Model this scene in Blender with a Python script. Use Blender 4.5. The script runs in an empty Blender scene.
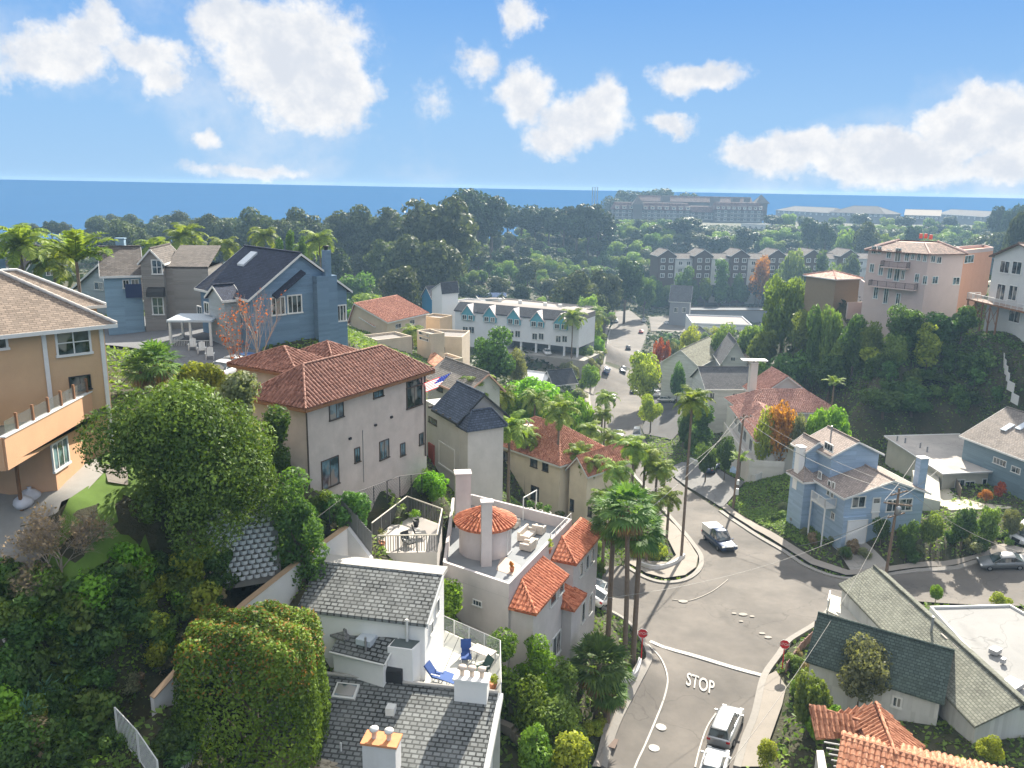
import bpy, bmesh, math, random
import numpy as np
from math import sin, cos, tan, pi, radians, atan2, hypot, sqrt
from mathutils import Vector, Matrix
from mathutils.geometry import delaunay_2d_cdt
S = bpy.context.scene
C = S.collection
random.seed(7)
rng = np.random.default_rng(7)
HAZE = 0.00027
FPX, PITCH, ROLL, CAMZ = 820.0, radians(13.45), radians(1.065), 75.0
fw = Vector((0, cos(PITCH), -sin(PITCH)))
u0 = Vector((0, sin(PITCH), cos(PITCH)))
r0 = Vector((1, 0, 0))
CR = cos(ROLL) * r0 + sin(ROLL) * u0
CU = -sin(ROLL) * r0 + cos(ROLL) * u0
cam_d = bpy.data.cameras.new("camera")
cam = bpy.data.objects.new("camera", cam_d)
C.objects.link(cam)
cam_d.sensor_width = 36.0
cam_d.lens = FPX / 1024 * 36
cam_d.clip_start = 0.5
cam_d.clip_end = 120000
m = Matrix.Identity(4)
for i in range(3):
 m[i][0] = CR[i]; m[i][1] = CU[i]; m[i][2] = -fw[i]
m[2][3] = CAMZ
cam.matrix_world = m
S.camera = cam
SUN_EL, SUN_AZ = radians(33), radians(21)      # azimuth measured from the viewing direction (+Y) towards +X
world = bpy.data.worlds.new("World")
S.world = world
world.use_nodes = True
SKY_STRENGTH = 0.12
sun_d = bpy.data.lights.new("sun", 'SUN')
sun_d.energy = 4.4
sun_d.angle = radians(0.6)
sun_d.color = (1.0, 0.92, 0.79)
sun = bpy.data.objects.new("sun", sun_d)
C.objects.link(sun)
sun_dir = Vector((sin(SUN_AZ) * cos(SUN_EL), cos(SUN_AZ) * cos(SUN_EL), sin(SUN_EL)))
sun.rotation_euler = sun_dir.to_track_quat('Z', 'Y').to_euler()
sun.location = (60, 60, 200)
S.view_settings.view_transform = 'Standard'
S.view_settings.look = 'None'
S.view_settings.gamma = 1
S.view_settings.use_curve_mapping = False
S.view_settings.exposure = 1.7
S.render.engine = 'CYCLES'
cy = S.cycles
cy.max_bounces = 6; cy.diffuse_bounces = 3; cy.glossy_bounces = 2; cy.transmission_bounces = 2
cy.transparent_max_bounces = 6; cy.volume_bounces = 0
cy.use_denoising = True
cy.use_adaptive_sampling = True
cy.adaptive_threshold = 0.02
cy.caustics_reflective = False; cy.caustics_refractive = False
cy.sample_clamp_indirect = 4
def build_world():
 nt = world.node_tree; N = nt.nodes; L = nt.links
 N.clear()
 out = N.new('ShaderNodeOutputWorld'); bg = N.new('ShaderNodeBackground')
 sky = N.new('ShaderNodeTexSky'); sky.sky_type = 'NISHITA'; sky.sun_disc = False
 sky.sun_elevation = SUN_EL; sky.sun_rotation = SUN_AZ
 sky.altitude = 60; sky.air_density = 1.0; sky.dust_density = 0.35; sky.ozone_density = 3.0
 bg.inputs['Strength'].default_value = SKY_STRENGTH
 tc = N.new('ShaderNodeTexCoord'); sep = N.new('ShaderNodeSeparateXYZ')
 L.new(tc.outputs['Generated'], sep.inputs[0])
 def mth(op, a, b=None, c=None, clamp=False):
  n = N.new('ShaderNodeMath'); n.operation = op; n.use_clamp = clamp
  for i, v in enumerate((a, b, c)):
   if v is None: continue
   if isinstance(v, (int, float)): n.inputs[i].default_value = v
   else: L.new(v, n.inputs[i])
  return n.outputs[0]
 az = mth('MULTIPLY', mth('ARCTAN2', sep.outputs[0], sep.outputs[1]), 180 / pi)
 el = mth('MULTIPLY', mth('ARCSINE', sep.outputs[2]), 180 / pi)
 def comb(x, y, z=0.0):
  n = N.new('ShaderNodeCombineXYZ')
  for i, v in enumerate((x, y, z)):
   if isinstance(v, (int, float)): n.inputs[i].default_value = v
   else: L.new(v, n.inputs[i])
  return n.outputs[0]
 P = comb(az, el)
 def noise(scale, detail, rough, off=0.0):
  n = N.new('ShaderNodeTexNoise'); n.noise_dimensions = '3D'
  n.inputs['Scale'].default_value = scale; n.inputs['Detail'].default_value = detail; n.inputs['Roughness'].default_value = rough
  v = N.new('ShaderNodeVectorMath'); v.operation = 'ADD'; L.new(P, v.inputs[0]); v.inputs[1].default_value = (off, off * .7, off)
  L.new(v.outputs[0], n.inputs['Vector']); return n.outputs['Fac']
 nf = noise(0.22, 7, 0.62); nf2 = noise(0.22, 7, 0.62, 31.7); nbig = noise(0.1, 3, .5, 11)
 px_ = mth('ADD', az, mth('MULTIPLY', mth('SUBTRACT', nf, 0.5), 5.0))
 py_ = mth('ADD', el, mth('MULTIPLY', mth('SUBTRACT', nf2, 0.5), 4.0))
 WP = comb(px_, py_)
 lobes = CLOUDS
 acc = None
 for (cx, cyy, rx, ry, wgt) in lobes:
  d = N.new('ShaderNodeVectorMath'); d.operation = 'SUBTRACT'; L.new(WP, d.inputs[0]); d.inputs[1].default_value = (cx, cyy, 0)
  s = N.new('ShaderNodeVectorMath'); s.operation = 'MULTIPLY'; L.new(d.outputs[0], s.inputs[0]); s.inputs[1].default_value = (1 / rx, 1 / ry, 0)
  l = N.new('ShaderNodeVectorMath'); l.operation = 'LENGTH'; L.new(s.outputs[0], l.inputs[0])
  f = mth('MULTIPLY', mth('SUBTRACT', 1.0, l.outputs['Value']), wgt)
  acc = f if acc is None else mth('MAXIMUM', acc, f)
 den = mth('ADD', acc, mth('MULTIPLY', mth('SUBTRACT', noise(0.8, 9, .66, 5), 0.5), 0.8))
 mr = N.new('ShaderNodeMapRange'); mr.interpolation_type = 'SMOOTHSTEP'
 L.new(den, mr.inputs['Value']); mr.inputs['From Min'].default_value = 0.0; mr.inputs['From Max'].default_value = 0.5
 veil = N.new('ShaderNodeMapRange'); veil.interpolation_type = 'SMOOTHSTEP'
 L.new(mth('ADD', noise(0.09, 6, .6, 50), mth('MULTIPLY', acc, 0.10)), veil.inputs['Value']); veil.inputs['From Min'].default_value = 0.45; veil.inputs['From Max'].default_value = 0.80
 veil.inputs['To Max'].default_value = 0.55
 fac = mth('MAXIMUM', mr.outputs[0], veil.outputs[0])
 sh = N.new('ShaderNodeMapRange'); sh.interpolation_type = 'SMOOTHSTEP'
 L.new(mth('ADD', noise(0.5, 7, .62, 77), mth('MULTIPLY', acc, 0.25)), sh.inputs['Value'])
 sh.inputs['From Min'].default_value = 0.42; sh.inputs['From Max'].default_value = 0.85
 cc = N.new('ShaderNodeMix'); cc.data_type = 'RGBA'
 k = 1.0 / SKY_STRENGTH / 2 ** S.view_settings.exposure
 cc.inputs['A'].default_value = (1.0 * k, 1.0 * k, 1.0 * k, 1); cc.inputs['B'].default_value = (0.74 * k, 0.79 * k, 0.87 * k, 1)
 L.new(sh.outputs[0], cc.inputs['Factor'])
 gm = N.new('ShaderNodeGamma'); gm.inputs['Gamma'].default_value = 0.35
 L.new(sky.outputs[0], gm.inputs['Color'])
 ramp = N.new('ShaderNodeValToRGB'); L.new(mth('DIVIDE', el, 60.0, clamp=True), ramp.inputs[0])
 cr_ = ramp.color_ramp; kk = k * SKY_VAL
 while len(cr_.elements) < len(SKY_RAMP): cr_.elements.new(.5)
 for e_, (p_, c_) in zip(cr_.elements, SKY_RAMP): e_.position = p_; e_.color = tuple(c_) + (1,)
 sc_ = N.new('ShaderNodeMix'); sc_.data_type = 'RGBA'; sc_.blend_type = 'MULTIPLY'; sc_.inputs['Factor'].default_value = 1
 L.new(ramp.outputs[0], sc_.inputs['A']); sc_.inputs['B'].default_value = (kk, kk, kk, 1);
 tint = N.new('ShaderNodeMix'); tint.data_type = 'RGBA'; tint.inputs['Factor'].default_value = .08
 L.new(sc_.outputs['Result'], tint.inputs['A']); L.new(gm.outputs[0], tint.inputs['B'])
 mx = N.new('ShaderNodeMix'); mx.data_type = 'RGBA'
 L.new(fac, mx.inputs['Factor']); L.new(tint.outputs['Result'], mx.inputs['A']); L.new(cc.outputs['Result'], mx.inputs['B'])
 L.new(mx.outputs['Result'], bg.inputs['Color']); L.new(bg.outputs[0], out.inputs[0])
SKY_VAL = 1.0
SKY_RAMP = [(0, (.36, .62, .93)), (.08, (.30, .57, .93)), (.2, (.16, .42, .88)), (.36, (1.1, 1.14, 1.22)), (1, (1.3, 1.32, 1.38))]  # stops overhead, out of view, are made extra bright to fill the shade
def azel(px, py):
 d = (fw + (px - 512) / FPX * CR + (384 - py) / FPX * CU).normalized()
 return math.degrees(atan2(d.x, d.y)), math.degrees(math.asin(d.z))
CLOUDS = []
for (px, py, rx, ry, w) in [
 (290, 55, 100, 75, 1.3), (310, 100, 70, 50, 1.1), (250, 30, 70, 45, 1.1), (345, 85, 45, 50, 1.0),
 (60, 50, 75, 42, 1.0), (150, 55, 55, 30, .9), (100, 30, 50, 30, .9), (165, 75, 35, 32, .8),
 (525, 95, 38, 42, .9), (580, 120, 55, 40, 1.1), (600, 100, 30, 30, .9), (555, 140, 40, 28, .9),
 (518, 15, 26, 24, .8), (478, 60, 30, 26, .6), (700, 76, 55, 20, .9), (672, 124, 30, 18, .8),
 (800, 155, 90, 30, 1.1), (900, 160, 100, 42, 1.3), (960, 130, 60, 40, 1.1), (985, 105, 55, 28, 1.0), (1020, 120, 60, 50, 1.1),
 (1000, 165, 60, 30, 1.0), (750, 152, 45, 22, .8), (260, 170, 90, 12, .6), (210, 135, 22, 18, .6), (430, 100, 25, 30, .35),
 (1080, 90, 70, 40, 1.0), (-40, 60, 60, 40, .8)]:
 a, e = azel(px, py); a2, _ = azel(px + rx, py); _, e2 = azel(px, py - ry)
 CLOUDS.append((a, e, a2 - a, e2 - e, w))
for k in range(26):      # the rest of the sky, out of this view
 a = random.choice([random.uniform(45, 175), random.uniform(-175, -45)])
 CLOUDS.append((a, random.uniform(3, 30), random.uniform(5, 12), random.uniform(2, 6), 1.0))
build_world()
def ray(px, py):
 return fw + (px - 512) / FPX * CR + (384 - py) / FPX * CU
def W(px, py, z):
 """world point where the height is z on the line of sight through a photo pixel"""
 d = ray(px, py); t = (z - CAMZ) / d.z
 return Vector((t * d.x, t * d.y, z))
def D(px, py, t):
 d = ray(px, py); return Vector((t * d.x, t * d.y, CAMZ + t * d.z))
def PIX(v):
 v = Vector(v) - Vector((0, 0, CAMZ)); a = v.dot(fw)
 return 512 + FPX * v.dot(CR) / a, 384 - FPX * v.dot(CU) / a
CP = []   # ground control points (x, y, z)
for px, py, z in [
 (30,500,58),(60,520,57.8),(100,490,58.2),(130,440,58.8),(10,560,57.3),(70,575,55.6),(130,540,56),(0,640,52.5),(60,650,51.5),(0,720,48.5),
 (110,620,53),(120,690,49),(60,760,46),(180,600,53.5),(205,510,56.8),(272,490,56.2),(215,585,52.5),(300,560,52.8),(340,515,53.6),(240,600,51.8),(150,694,49.8),(200,645,51),(175,742,45.6),(190,722,45.8),(218,690,46.3),(240,662,46.8),(270,636,47.4),
 (345,600,49),(300,625,47.5),(250,660,46.5),(200,735,45),(150,775,44.5),(250,768,44),
 (315,500,54.2),(426,468,52.6),(390,478,53.2),(350,505,53.6),(410,556,48.9),(380,556,48.9),(362,545,49.3),(385,535,49.2),(400,524,49.2),(425,522,48.8),(452,505,46.5),(440,500,48.6),(400,490,52.6),(300,440,57),(240,400,58),
 (340,768,42),(500,780,41),(520,700,41),(540,768,39),(560,720,37.5),(560,700,38.3),(590,720,36),(470,620,43),(520,640,41),
 (505,505,35),(540,515,33),(580,525,32.6),(600,645,38),(560,665,38.8),(450,600,43.5),(620,690,35.6),(600,610,37.2),(590,590,36),
 (603,768,34.6),(665,768,34.6),(740,768,34.6),(650,700,34.6),(740,700,34.6),(650,645,34.4),(700,650,34.4),(770,665,34.4),(790,640,34.3),
 (700,600,33.8),(760,600,33.8),(830,600,33.8),(650,600,34.0),(610,580,34.0),(800,560,33),(740,560,32.7),(690,540,32),(660,570,33.4),(620,560,33.2),(580,590,34.6),
 (720,515,31),(680,500,29.8),(655,480,28.6),(690,487,29.6),(640,450,26.8),(620,460,26.6),(640,420,24.8),(605,420,24.4),(630,395,22.6),(596,396,22.2),
 (620,370,20.6),(650,385,22),(625,345,18.6),(608,345,18.4),(622,325,17.6),(650,325,17.6),(625,308,17),
 (880,575,33.4),(950,570,33.8),(1024,556,34.3),(930,605,34.2),(1024,600,34.8),(1080,575,35),
 (845,547,33.5),(800,520,33.6),(760,480,32.4),(760,510,31.4),(880,545,34.5),(930,545,35.5),(985,530,36.5),(700,460,29),(720,470,30),(810,470,35.5),(890,345,50),(930,340,50.5),(965,335,51),(1000,345,51.5),(1024,350,52),(870,400,42),(900,415,40),(960,405,42),(1010,385,46),(1050,400,46),(884,437,36.5),(920,432,37),(960,432,37.6),(1000,440,38),(848,300,54),(830,318,46),(860,340,46),(880,352,47),(840,380,40),(820,360,38),(800,400,34),(850,420,36),(870,300,53.5),(900,292,54),
 (720,430,28.5),(680,430,27),(700,400,26),(680,380,22.5),(660,360,20),
 (800,700,35),(830,680,35),(800,768,35),(900,768,36),(1024,768,38),(1000,650,37),(900,640,35.5),
 ]:
 v = W(px, py, z); CP.append((v.x, v.y, z))
CP += [
 (-19,86,59),(-33,92,59),(-28,76,58.4),(-45,90,58.2),(-45,60,59.5),(-60,75,59),(-40,110,58.5),(-60,110,59),(-40,130,57),(-70,140,56),(-18,72,57),(-90,90,60),(-20,100,56),
 (-16,96,50),(-10,88,46.4),(-8,80,46.2),(-6,74,46),(2,78,39.5),(-1,92,40),(-4,104,42),(12,100,31.5),(-12,118,48),(-20,140,46),(-25,160,45),(-15,175,40),(0,150,37),(14,140,28),(-2,118,40),(8,122,34),
 (-26,42,58),(-28,46,58.5),(-30,40,58),(-30,36,57.5),(-45,36,58),(-35,20,54),(-20,15,46),(0,15,42),(14,20,35),(30,20,35.5),(60,20,40),(-60,-40,50),(0,-40,42),(60,-40,44),(-30,54,59.5),
 (-18,232,30.5),(20,230,30),(-18,262,30),(26,260,29),(0,215,30),(-30,215,32),(15,200,27),(0,185,31),(20,170,24),(-30,185,42),(-60,180,52),(12,215,27),(19,255,22.5),(27,290,19),
 (0,300,22),(-40,300,26),(-80,260,38),(-120,200,52),(-160,260,48),(-100,330,40),(-40,372,35),(-10,372,34),(-60,420,42),(0,430,36),(-150,400,44),(-200,330,46),(-260,420,44),
 (20,330,18),(40,360,16.5),(50,420,17),(60,470,20),(20,420,24),(20,500,38),(60,560,42),(-40,500,42),(-140,520,38),(-250,520,36),
 (74,432,19),(130,432,19),(180,432,19.5),(75,395,17),(170,400,17.5),(110,340,18),(70,330,17.8),(160,330,22),(200,400,24),(250,430,30),
 (75,470,26),(180,480,28),(100,540,38),(200,540,36),(90,620,46),(90,690,48),(150,690,48),(220,690,48),(160,620,44),(300,640,44),(420,620,46),(550,640,46),(260,760,50),(400,760,50),(560,760,50),
 (120,760,46),(30,640,40),(-40,620,34),(300,500,36),(420,480,40),(330,560,40),
 (60,170,44),(48,165,32),(85,190,52),(70,205,42),(58,215,30),(52,190,30),(95,240,45),(110,290,36),(80,260,28),(130,180,58),(160,240,54),(150,130,60),(110,150,57),(100,165,57),(48,112,34.5),(62,106,36.5),(80,104,38.5),(100,104,42),(120,90,48),(50,135,31),(44,125,31),(220,300,50),(46,250,22),(50,230,23),(44,190,26),
 (100,80,41),(80,85,38),(60,88,35.8),
 (-400,640,20),(-200,640,24),(-60,700,22),(20,790,24),(120,850,28),(300,880,30),(500,900,30),(700,900,30),
 (-600,700,-6),(-400,720,-6),(-200,730,-6),(-60,800,-6),(40,880,-6),(130,930,-6),(300,950,-6),(500,980,-6),(900,1000,-6),(-900,560,-6),
 (-600,500,30),(-500,300,45),(-300,200,52),(-300,60,58),(-200,-40,56),(400,300,54),(600,500,50),(800,700,46),(300,150,56),(500,100,60),(250,-40,52),(800,200,60),(-800,100,50),(-800,300,40),
]
CP = np.array(CP)
def _k(r): return np.sqrt(r * r + 1.0)
_A = _k(np.linalg.norm(CP[:, None, :2] - CP[None, :, :2], axis=2))
_n = len(CP)
_M = np.zeros((_n + 1, _n + 1)); _M[:_n, :_n] = _A - np.eye(_n) * 0.25; _M[:_n, _n] = 1; _M[_n, :_n] = 1
_w = np.linalg.solve(_M, np.append(CP[:, 2], 0))
def GV(P):
 P = np.asarray(P, float).reshape(-1, 2); out = np.empty(len(P))
 for i in range(0, len(P), 8192):
  q = P[i:i + 8192]
  out[i:i + 8192] = _k(np.linalg.norm(q[:, None, :] - CP[None, :, :2], axis=2)) @ _w[:_n] + _w[_n]
 return out
def G(x, y): return float(GV([[x, y]])[0])
def PG(px, py, lift=0.0):
 """point of the ground on the line of sight through a photo pixel"""
 d = ray(px, py)
 ts = np.concatenate([np.arange(12, 200, 1.0), np.arange(200, 1600, 4.0)])
 P = np.stack([ts * d.x, ts * d.y], 1); h = CAMZ + ts * d.z - GV(P) - lift
 k = np.argmax(h < 0)
 if h[k] >= 0: k = len(ts) - 1
 a, b = ts[max(k - 1, 0)], ts[k]
 for _ in range(18):
  c = (a + b) / 2
  if CAMZ + c * d.z - G(c * d.x, c * d.y) - lift < 0: b = c
  else: a = c
 return Vector((b * d.x, b * d.y, CAMZ + b * d.z))
def setp(o, label=None, cat=None, group=None, kind=None):
 if label: o['label'] = label
 if cat: o['category'] = cat
 if group: o['group'] = group
 if kind: o['kind'] = kind
 return o
def thing(name, label, cat, loc=(0, 0, 0), group=None, rz=0.0):
 o = bpy.data.objects.new(name, None); C.objects.link(o)
 o.location = loc; o.rotation_euler = (0, 0, rz); o.empty_display_size = .2
 return setp(o, label, cat, group)
def origin(o):
 v = Vector((0, 0, 0))
 while o is not None:
  v += Vector(o.location); o = o.parent
 return v
class MB:
 def __init__(s): s.v = []; s.f = []; s.sm = []; s.uv = None
 def add(s, vs, fs, smooth=False):
  n = len(s.v); s.v.extend([tuple(p) for p in vs]); s.f.extend([tuple(i + n for i in f) for f in fs]); s.sm.extend([smooth] * len(fs)); return s
 def quad(s, a, b, c, d): return s.add([a, b, c, d], [(0, 1, 2, 3)])
 def poly(s, pts): return s.add(pts, [tuple(range(len(pts)))])
 def box(s, x0, y0, z0, x1, y1, z1):
  return s.obox(((x0 + x1) / 2, (y0 + y1) / 2, (z0 + z1) / 2), (abs(x1 - x0), abs(y1 - y0), abs(z1 - z0)))
 def obox(s, c, size, rz=0.0, M=None):
  hx, hy, hz = size[0] / 2, size[1] / 2, size[2] / 2
  p = [Vector((a * hx, b * hy, c_ * hz)) for c_ in (-1, 1) for (a, b) in ((-1, -1), (1, -1), (1, 1), (-1, 1))]
  if M is None: M = Matrix.Rotation(rz, 3, 'Z')
  c = Vector(c)
  return s.add([c + M @ q for q in p], [(3, 2, 1, 0), (4, 5, 6, 7), (0, 1, 5, 4), (1, 2, 6, 5), (2, 3, 7, 6), (3, 0, 4, 7)])
 def prism(s, poly, z0, z1, cap=True):
  """poly: list of xy; z0, z1 scalars or lists"""
  n = len(poly)
  ar = sum(poly[i][0] * poly[(i + 1) % n][1] - poly[(i + 1) % n][0] * poly[i][1] for i in range(n))
  Z0 = z0 if hasattr(z0, '__len__') else [z0] * n; Z1 = z1 if hasattr(z1, '__len__') else [z1] * n
  if ar < 0: poly = poly[::-1]; Z0 = list(Z0)[::-1]; Z1 = list(Z1)[::-1]
  vs = [(p[0], p[1], z) for p, z in zip(poly, Z0)] + [(p[0], p[1], z) for p, z in zip(poly, Z1)]
  fs = [(i, (i + 1) % n, n + (i + 1) % n, n + i) for i in range(n)]
  if cap: fs += [tuple(range(n, 2 * n)), tuple(range(n - 1, -1, -1))]
  return s.add(vs, fs)
 def slab(s, pts, t):
  """planar 3-D polygon thickened downwards by t"""
  n = len(pts); lo = [(p[0], p[1], p[2] - t) for p in pts]
  return s.add([tuple(p) for p in pts] + lo, [tuple(range(n)), tuple(range(2 * n - 1, n - 1, -1))] + [(i, i + n, (i + 1) % n + n, (i + 1) % n) for i in range(n)])
 def tube(s, pts, r, n=6, cap=True, smooth=True):
  pts = [Vector(p) for p in pts]; R = r if hasattr(r, '__len__') else [r] * len(pts)
  rings = []; up = None
  for i, p in enumerate(pts):
   t = (pts[min(i + 1, len(pts) - 1)] - pts[max(i - 1, 0)])
   if t.length < 1e-9: t = Vector((0, 0, 1))
   t.normalize()
   if up is None: up = Vector((1, 0, 0)) if abs(t.x) < .8 else Vector((0, 1, 0))
   a = t.cross(up)
   if a.length < 1e-6: a = t.cross(Vector((0, 1, 0)))
   a.normalize(); b = t.cross(a); up = a.cross(t) if False else up
   rings.append([p + (a * cos(2 * pi * k / n) + b * sin(2 * pi * k / n)) * R[i] for k in range(n)])
  vs = [q for rg in rings for q in rg]; fs = []
  for i in range(len(pts) - 1):
   for k in range(n):
    k2 = (k + 1) % n; fs.append((i * n + k, i * n + k2, (i + 1) * n + k2, (i + 1) * n + k))
  s.add(vs, fs, smooth)
  if cap: s.add(rings[0], [tuple(range(n - 1, -1, -1))]); s.add(rings[-1], [tuple(range(n))])
  return s
 def lathe(s, c, prof, n=16, smooth=True):
  vs = []; fs = []
  for (r, z) in prof:
   for k in range(n): vs.append((c[0] + r * cos(2 * pi * k / n), c[1] + r * sin(2 * pi * k / n), c[2] + z))
  for i in range(len(prof) - 1):
   for k in range(n):
    k2 = (k + 1) % n; fs.append((i * n + k, i * n + k2, (i + 1) * n + k2, (i + 1) * n + k))
  return s.add(vs, fs, smooth)
 def build(s, name, mat, parent=None, loc=None, label=None, cat=None, group=None, kind=None):
  off = origin(parent) if parent is not None else Vector(loc if loc is not None else (0, 0, 0))
  V = np.array(s.v, float).reshape(-1, 3) - np.array(off)
  me = bpy.data.meshes.new(name)
  me.from_pydata(V.tolist(), [], s.f); me.update()
  nf = len(me.polygons)
  if nf == len(s.sm): me.polygons.foreach_set('use_smooth', s.sm)
  uvl = me.uv_layers.new(name='UVMap')
  nl = len(me.loops); li = np.empty(nl, int); me.loops.foreach_get('vertex_index', li)
  nor = np.empty(nf * 3); me.polygons.foreach_get('normal', nor); nor = nor.reshape(-1, 3)
  lt = np.empty(nf, int); me.polygons.foreach_get('loop_total', lt)
  ln = np.repeat(nor, lt, axis=0); co = (V + np.array(off) - np.array(UVO))[li]
  hz = np.abs(ln[:, 2]) > .985
  t = np.stack([-ln[:, 1], ln[:, 0], np.zeros(nl)], 1); tl = np.linalg.norm(t, axis=1); tl[tl < 1e-6] = 1; t /= tl[:, None]
  t[hz] = (1, 0, 0); b = np.cross(ln, t); b[hz] = (0, 1, 0)
  uv = np.stack([(co * t).sum(1), (co * b).sum(1)], 1)
  uvl.data.foreach_set('uv', uv.astype(np.float32).ravel())
  o = bpy.data.objects.new(name, me); C.objects.link(o)
  if mat is not None: me.materials.append(mat)
  if parent is not None: o.parent = parent
  else: o.location = off
  return setp(o, label, cat, group, kind)
UVO = (0, 0, 0)
def copy_tree(o, loc=None, rz=None, sc=None, label=None, group=None, parent=None):
 c = o.copy(); C.objects.link(c); c.parent = parent
 if loc is not None: c.location = loc
 if rz is not None: c.rotation_euler = (0, 0, rz)
 if sc is not None: c.scale = sc if hasattr(sc, '__len__') else (sc, sc, sc)
 if label: c['label'] = label
 if group: c['group'] = group
 for ch in list(o.children): copy_tree(ch, parent=c)
 return c
def rgb(r, g, b): return (r, g, b, 1)
class NM:
 def __init__(s, name):
  s.m = bpy.data.materials.new(name); s.m.use_nodes = True; s.N = s.m.node_tree.nodes; s.L = s.m.node_tree.links
  s.p = s.N['Principled BSDF']; s.p.inputs['Specular IOR Level'].default_value = 0.3
  s.tc = None; s.gm = None
 def put(s, sock, v):
  if isinstance(v, tuple) and len(v) == 3 and len(sock.default_value) == 4: v = v + (1,)
  if isinstance(v, (int, float, tuple)): sock.default_value = v
  else: s.L.new(v, sock)
 def co(s, w='Object'):
  if s.tc is None: s.tc = s.N.new('ShaderNodeTexCoord')
  return s.tc.outputs[w]
 def pos(s):
  if s.gm is None: s.gm = s.N.new('ShaderNodeNewGeometry')
  return s.gm.outputs['Position']
 def geo(s, w):
  s.pos(); return s.gm.outputs[w]
 def math(s, op, a, b=0.0, clamp=False):
  n = s.N.new('ShaderNodeMath'); n.operation = op; n.use_clamp = clamp
  s.put(n.inputs[0], a); s.put(n.inputs[1], b); return n.outputs[0]
 def noise(s, scale, detail=4, rough=.6, vec=None, stretch=None):
  n = s.N.new('ShaderNodeTexNoise'); n.inputs['Scale'].default_value = scale; n.inputs['Detail'].default_value = detail; n.inputs['Roughness'].default_value = rough
  v = vec if vec is not None else s.pos()
  if stretch:
   m_ = s.N.new('ShaderNodeMapping'); m_.inputs['Scale'].default_value = stretch; s.L.new(v, m_.inputs[0]); v = m_.outputs[0]
  s.L.new(v, n.inputs['Vector']); return n.outputs['Fac']
 def rng_(s, v, a, b, c=0.0, d=1.0):
  n = s.N.new('ShaderNodeMapRange'); s.put(n.inputs[0], v)
  for i, q in enumerate((a, b, c, d)): n.inputs[i + 1].default_value = q
  return n.outputs[0]
 def mix(s, f, a, b, mode='MIX'):
  n = s.N.new('ShaderNodeMix'); n.data_type = 'RGBA'; n.blend_type = mode
  s.put(n.inputs['Factor'], f); s.put(n.inputs['A'], a); s.put(n.inputs['B'], b); return n.outputs['Result']
 def bump(s, h, dist, strength=1.0):
  n = s.N.new('ShaderNodeBump'); n.inputs['Distance'].default_value = dist; n.inputs['Strength'].default_value = strength
  s.L.new(h, n.inputs['Height']); s.L.new(n.outputs[0], s.p.inputs['Normal'])
 def uv(s):
  sp = s.N.new('ShaderNodeSeparateXYZ'); s.L.new(s.co('UV'), sp.inputs[0]); return sp.outputs[0], sp.outputs[1]
 def base(s, c, rough=.85, metal=0.0):
  s.put(s.p.inputs['Base Color'], c); s.put(s.p.inputs['Roughness'], rough); s.p.inputs['Metallic'].default_value = metal; return s.m
def sc3(c, k): return tuple(min(1, max(0, x * k)) for x in c[:3]) + (1,)
_mc = {}
def plain(name, c, rough=.6, metal=0.0, var=.12, scale=3.0):
 if name in _mc: return _mc[name]
 n = NM(name)
 col = n.mix(n.noise(scale, 5), sc3(c, 1 - var), sc3(c, 1 + var))
 _mc[name] = n.base(col, rough, metal); return _mc[name]
def stucco(name, c, stain=.16):
 if name in _mc: return _mc[name]
 n = NM(name)
 big = n.rng_(n.noise(.7, 6, .65), .3, .7)
 st = n.rng_(n.noise(1.0, 6, .7, stretch=(.9, .9, .22)), .48, .8)
 c1 = n.mix(big, sc3(c, 1 - stain * .6), sc3(c, 1 + stain * .4))
 c2 = n.mix(n.math('MULTIPLY', st, .45), c1, (c[0] * (1 - stain * 1.4), c[1] * (1 - stain * 1.5), c[2] * (1 - stain * 1.6), 1))
 n.bump(n.noise(14, 4, .7), .02, .6)
 _mc[name] = n.base(c2, .92); return _mc[name]
def siding(name, c, pitch=.19, vert=False):
 if name in _mc: return _mc[name]
 n = NM(name); u, v = n.uv()
 q = u if vert else v
 fr = n.math('FRACT', n.math('DIVIDE', q, pitch))
 board = n.N.new('ShaderNodeTexWhiteNoise'); board.noise_dimensions = '2D'
 cb = n.N.new('ShaderNodeCombineXYZ'); n.L.new(n.math('FLOOR', n.math('DIVIDE', q, pitch)), cb.inputs[0]); n.L.new(n.math('FLOOR', n.math('DIVIDE', (v if vert else u), 3.1)), cb.inputs[1])
 n.L.new(cb.outputs[0], board.inputs['Vector'])
 c1 = n.mix(board.outputs[0], sc3(c, .88), sc3(c, 1.1))
 c1 = n.mix(n.math('MULTIPLY', n.noise(.8, 5, .65), .35), c1, sc3(c, .7))
 n.bump(fr, .03, 1.0)
 _mc[name] = n.base(c1, .7); return _mc[name]
def shingle(name, c, row=.2, wid=.32, var=.35, mott=None, seam=.35, msz=.12):
 if name in _mc: return _mc[name]
 n = NM(name)
 br = n.N.new('ShaderNodeTexBrick'); n.L.new(n.co('UV'), br.inputs['Vector'])
 br.inputs['Color1'].default_value = sc3(c, 1 - var); br.inputs['Color2'].default_value = sc3(c, 1 + var)
 br.inputs['Mortar'].default_value = sc3(c, seam); br.inputs['Scale'].default_value = 1.0
 br.inputs['Mortar Size'].default_value = row * msz; br.inputs['Mortar Smooth'].default_value = .3
 br.inputs['Brick Width'].default_value = wid; br.inputs['Row Height'].default_value = row; br.offset = .37; br.squash = 1
 col = n.mix(n.math('MULTIPLY', n.rng_(n.noise(.5, 5, .65), .35, .7), .4), br.outputs['Color'], mott or sc3(c, 1.5))
 u, v = n.uv(); n.bump(n.math('FRACT', n.math('MULTIPLY', v, -1 / row)), .035, 1.0)
 _mc[name] = n.base(col, .95); return _mc[name]
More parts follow.
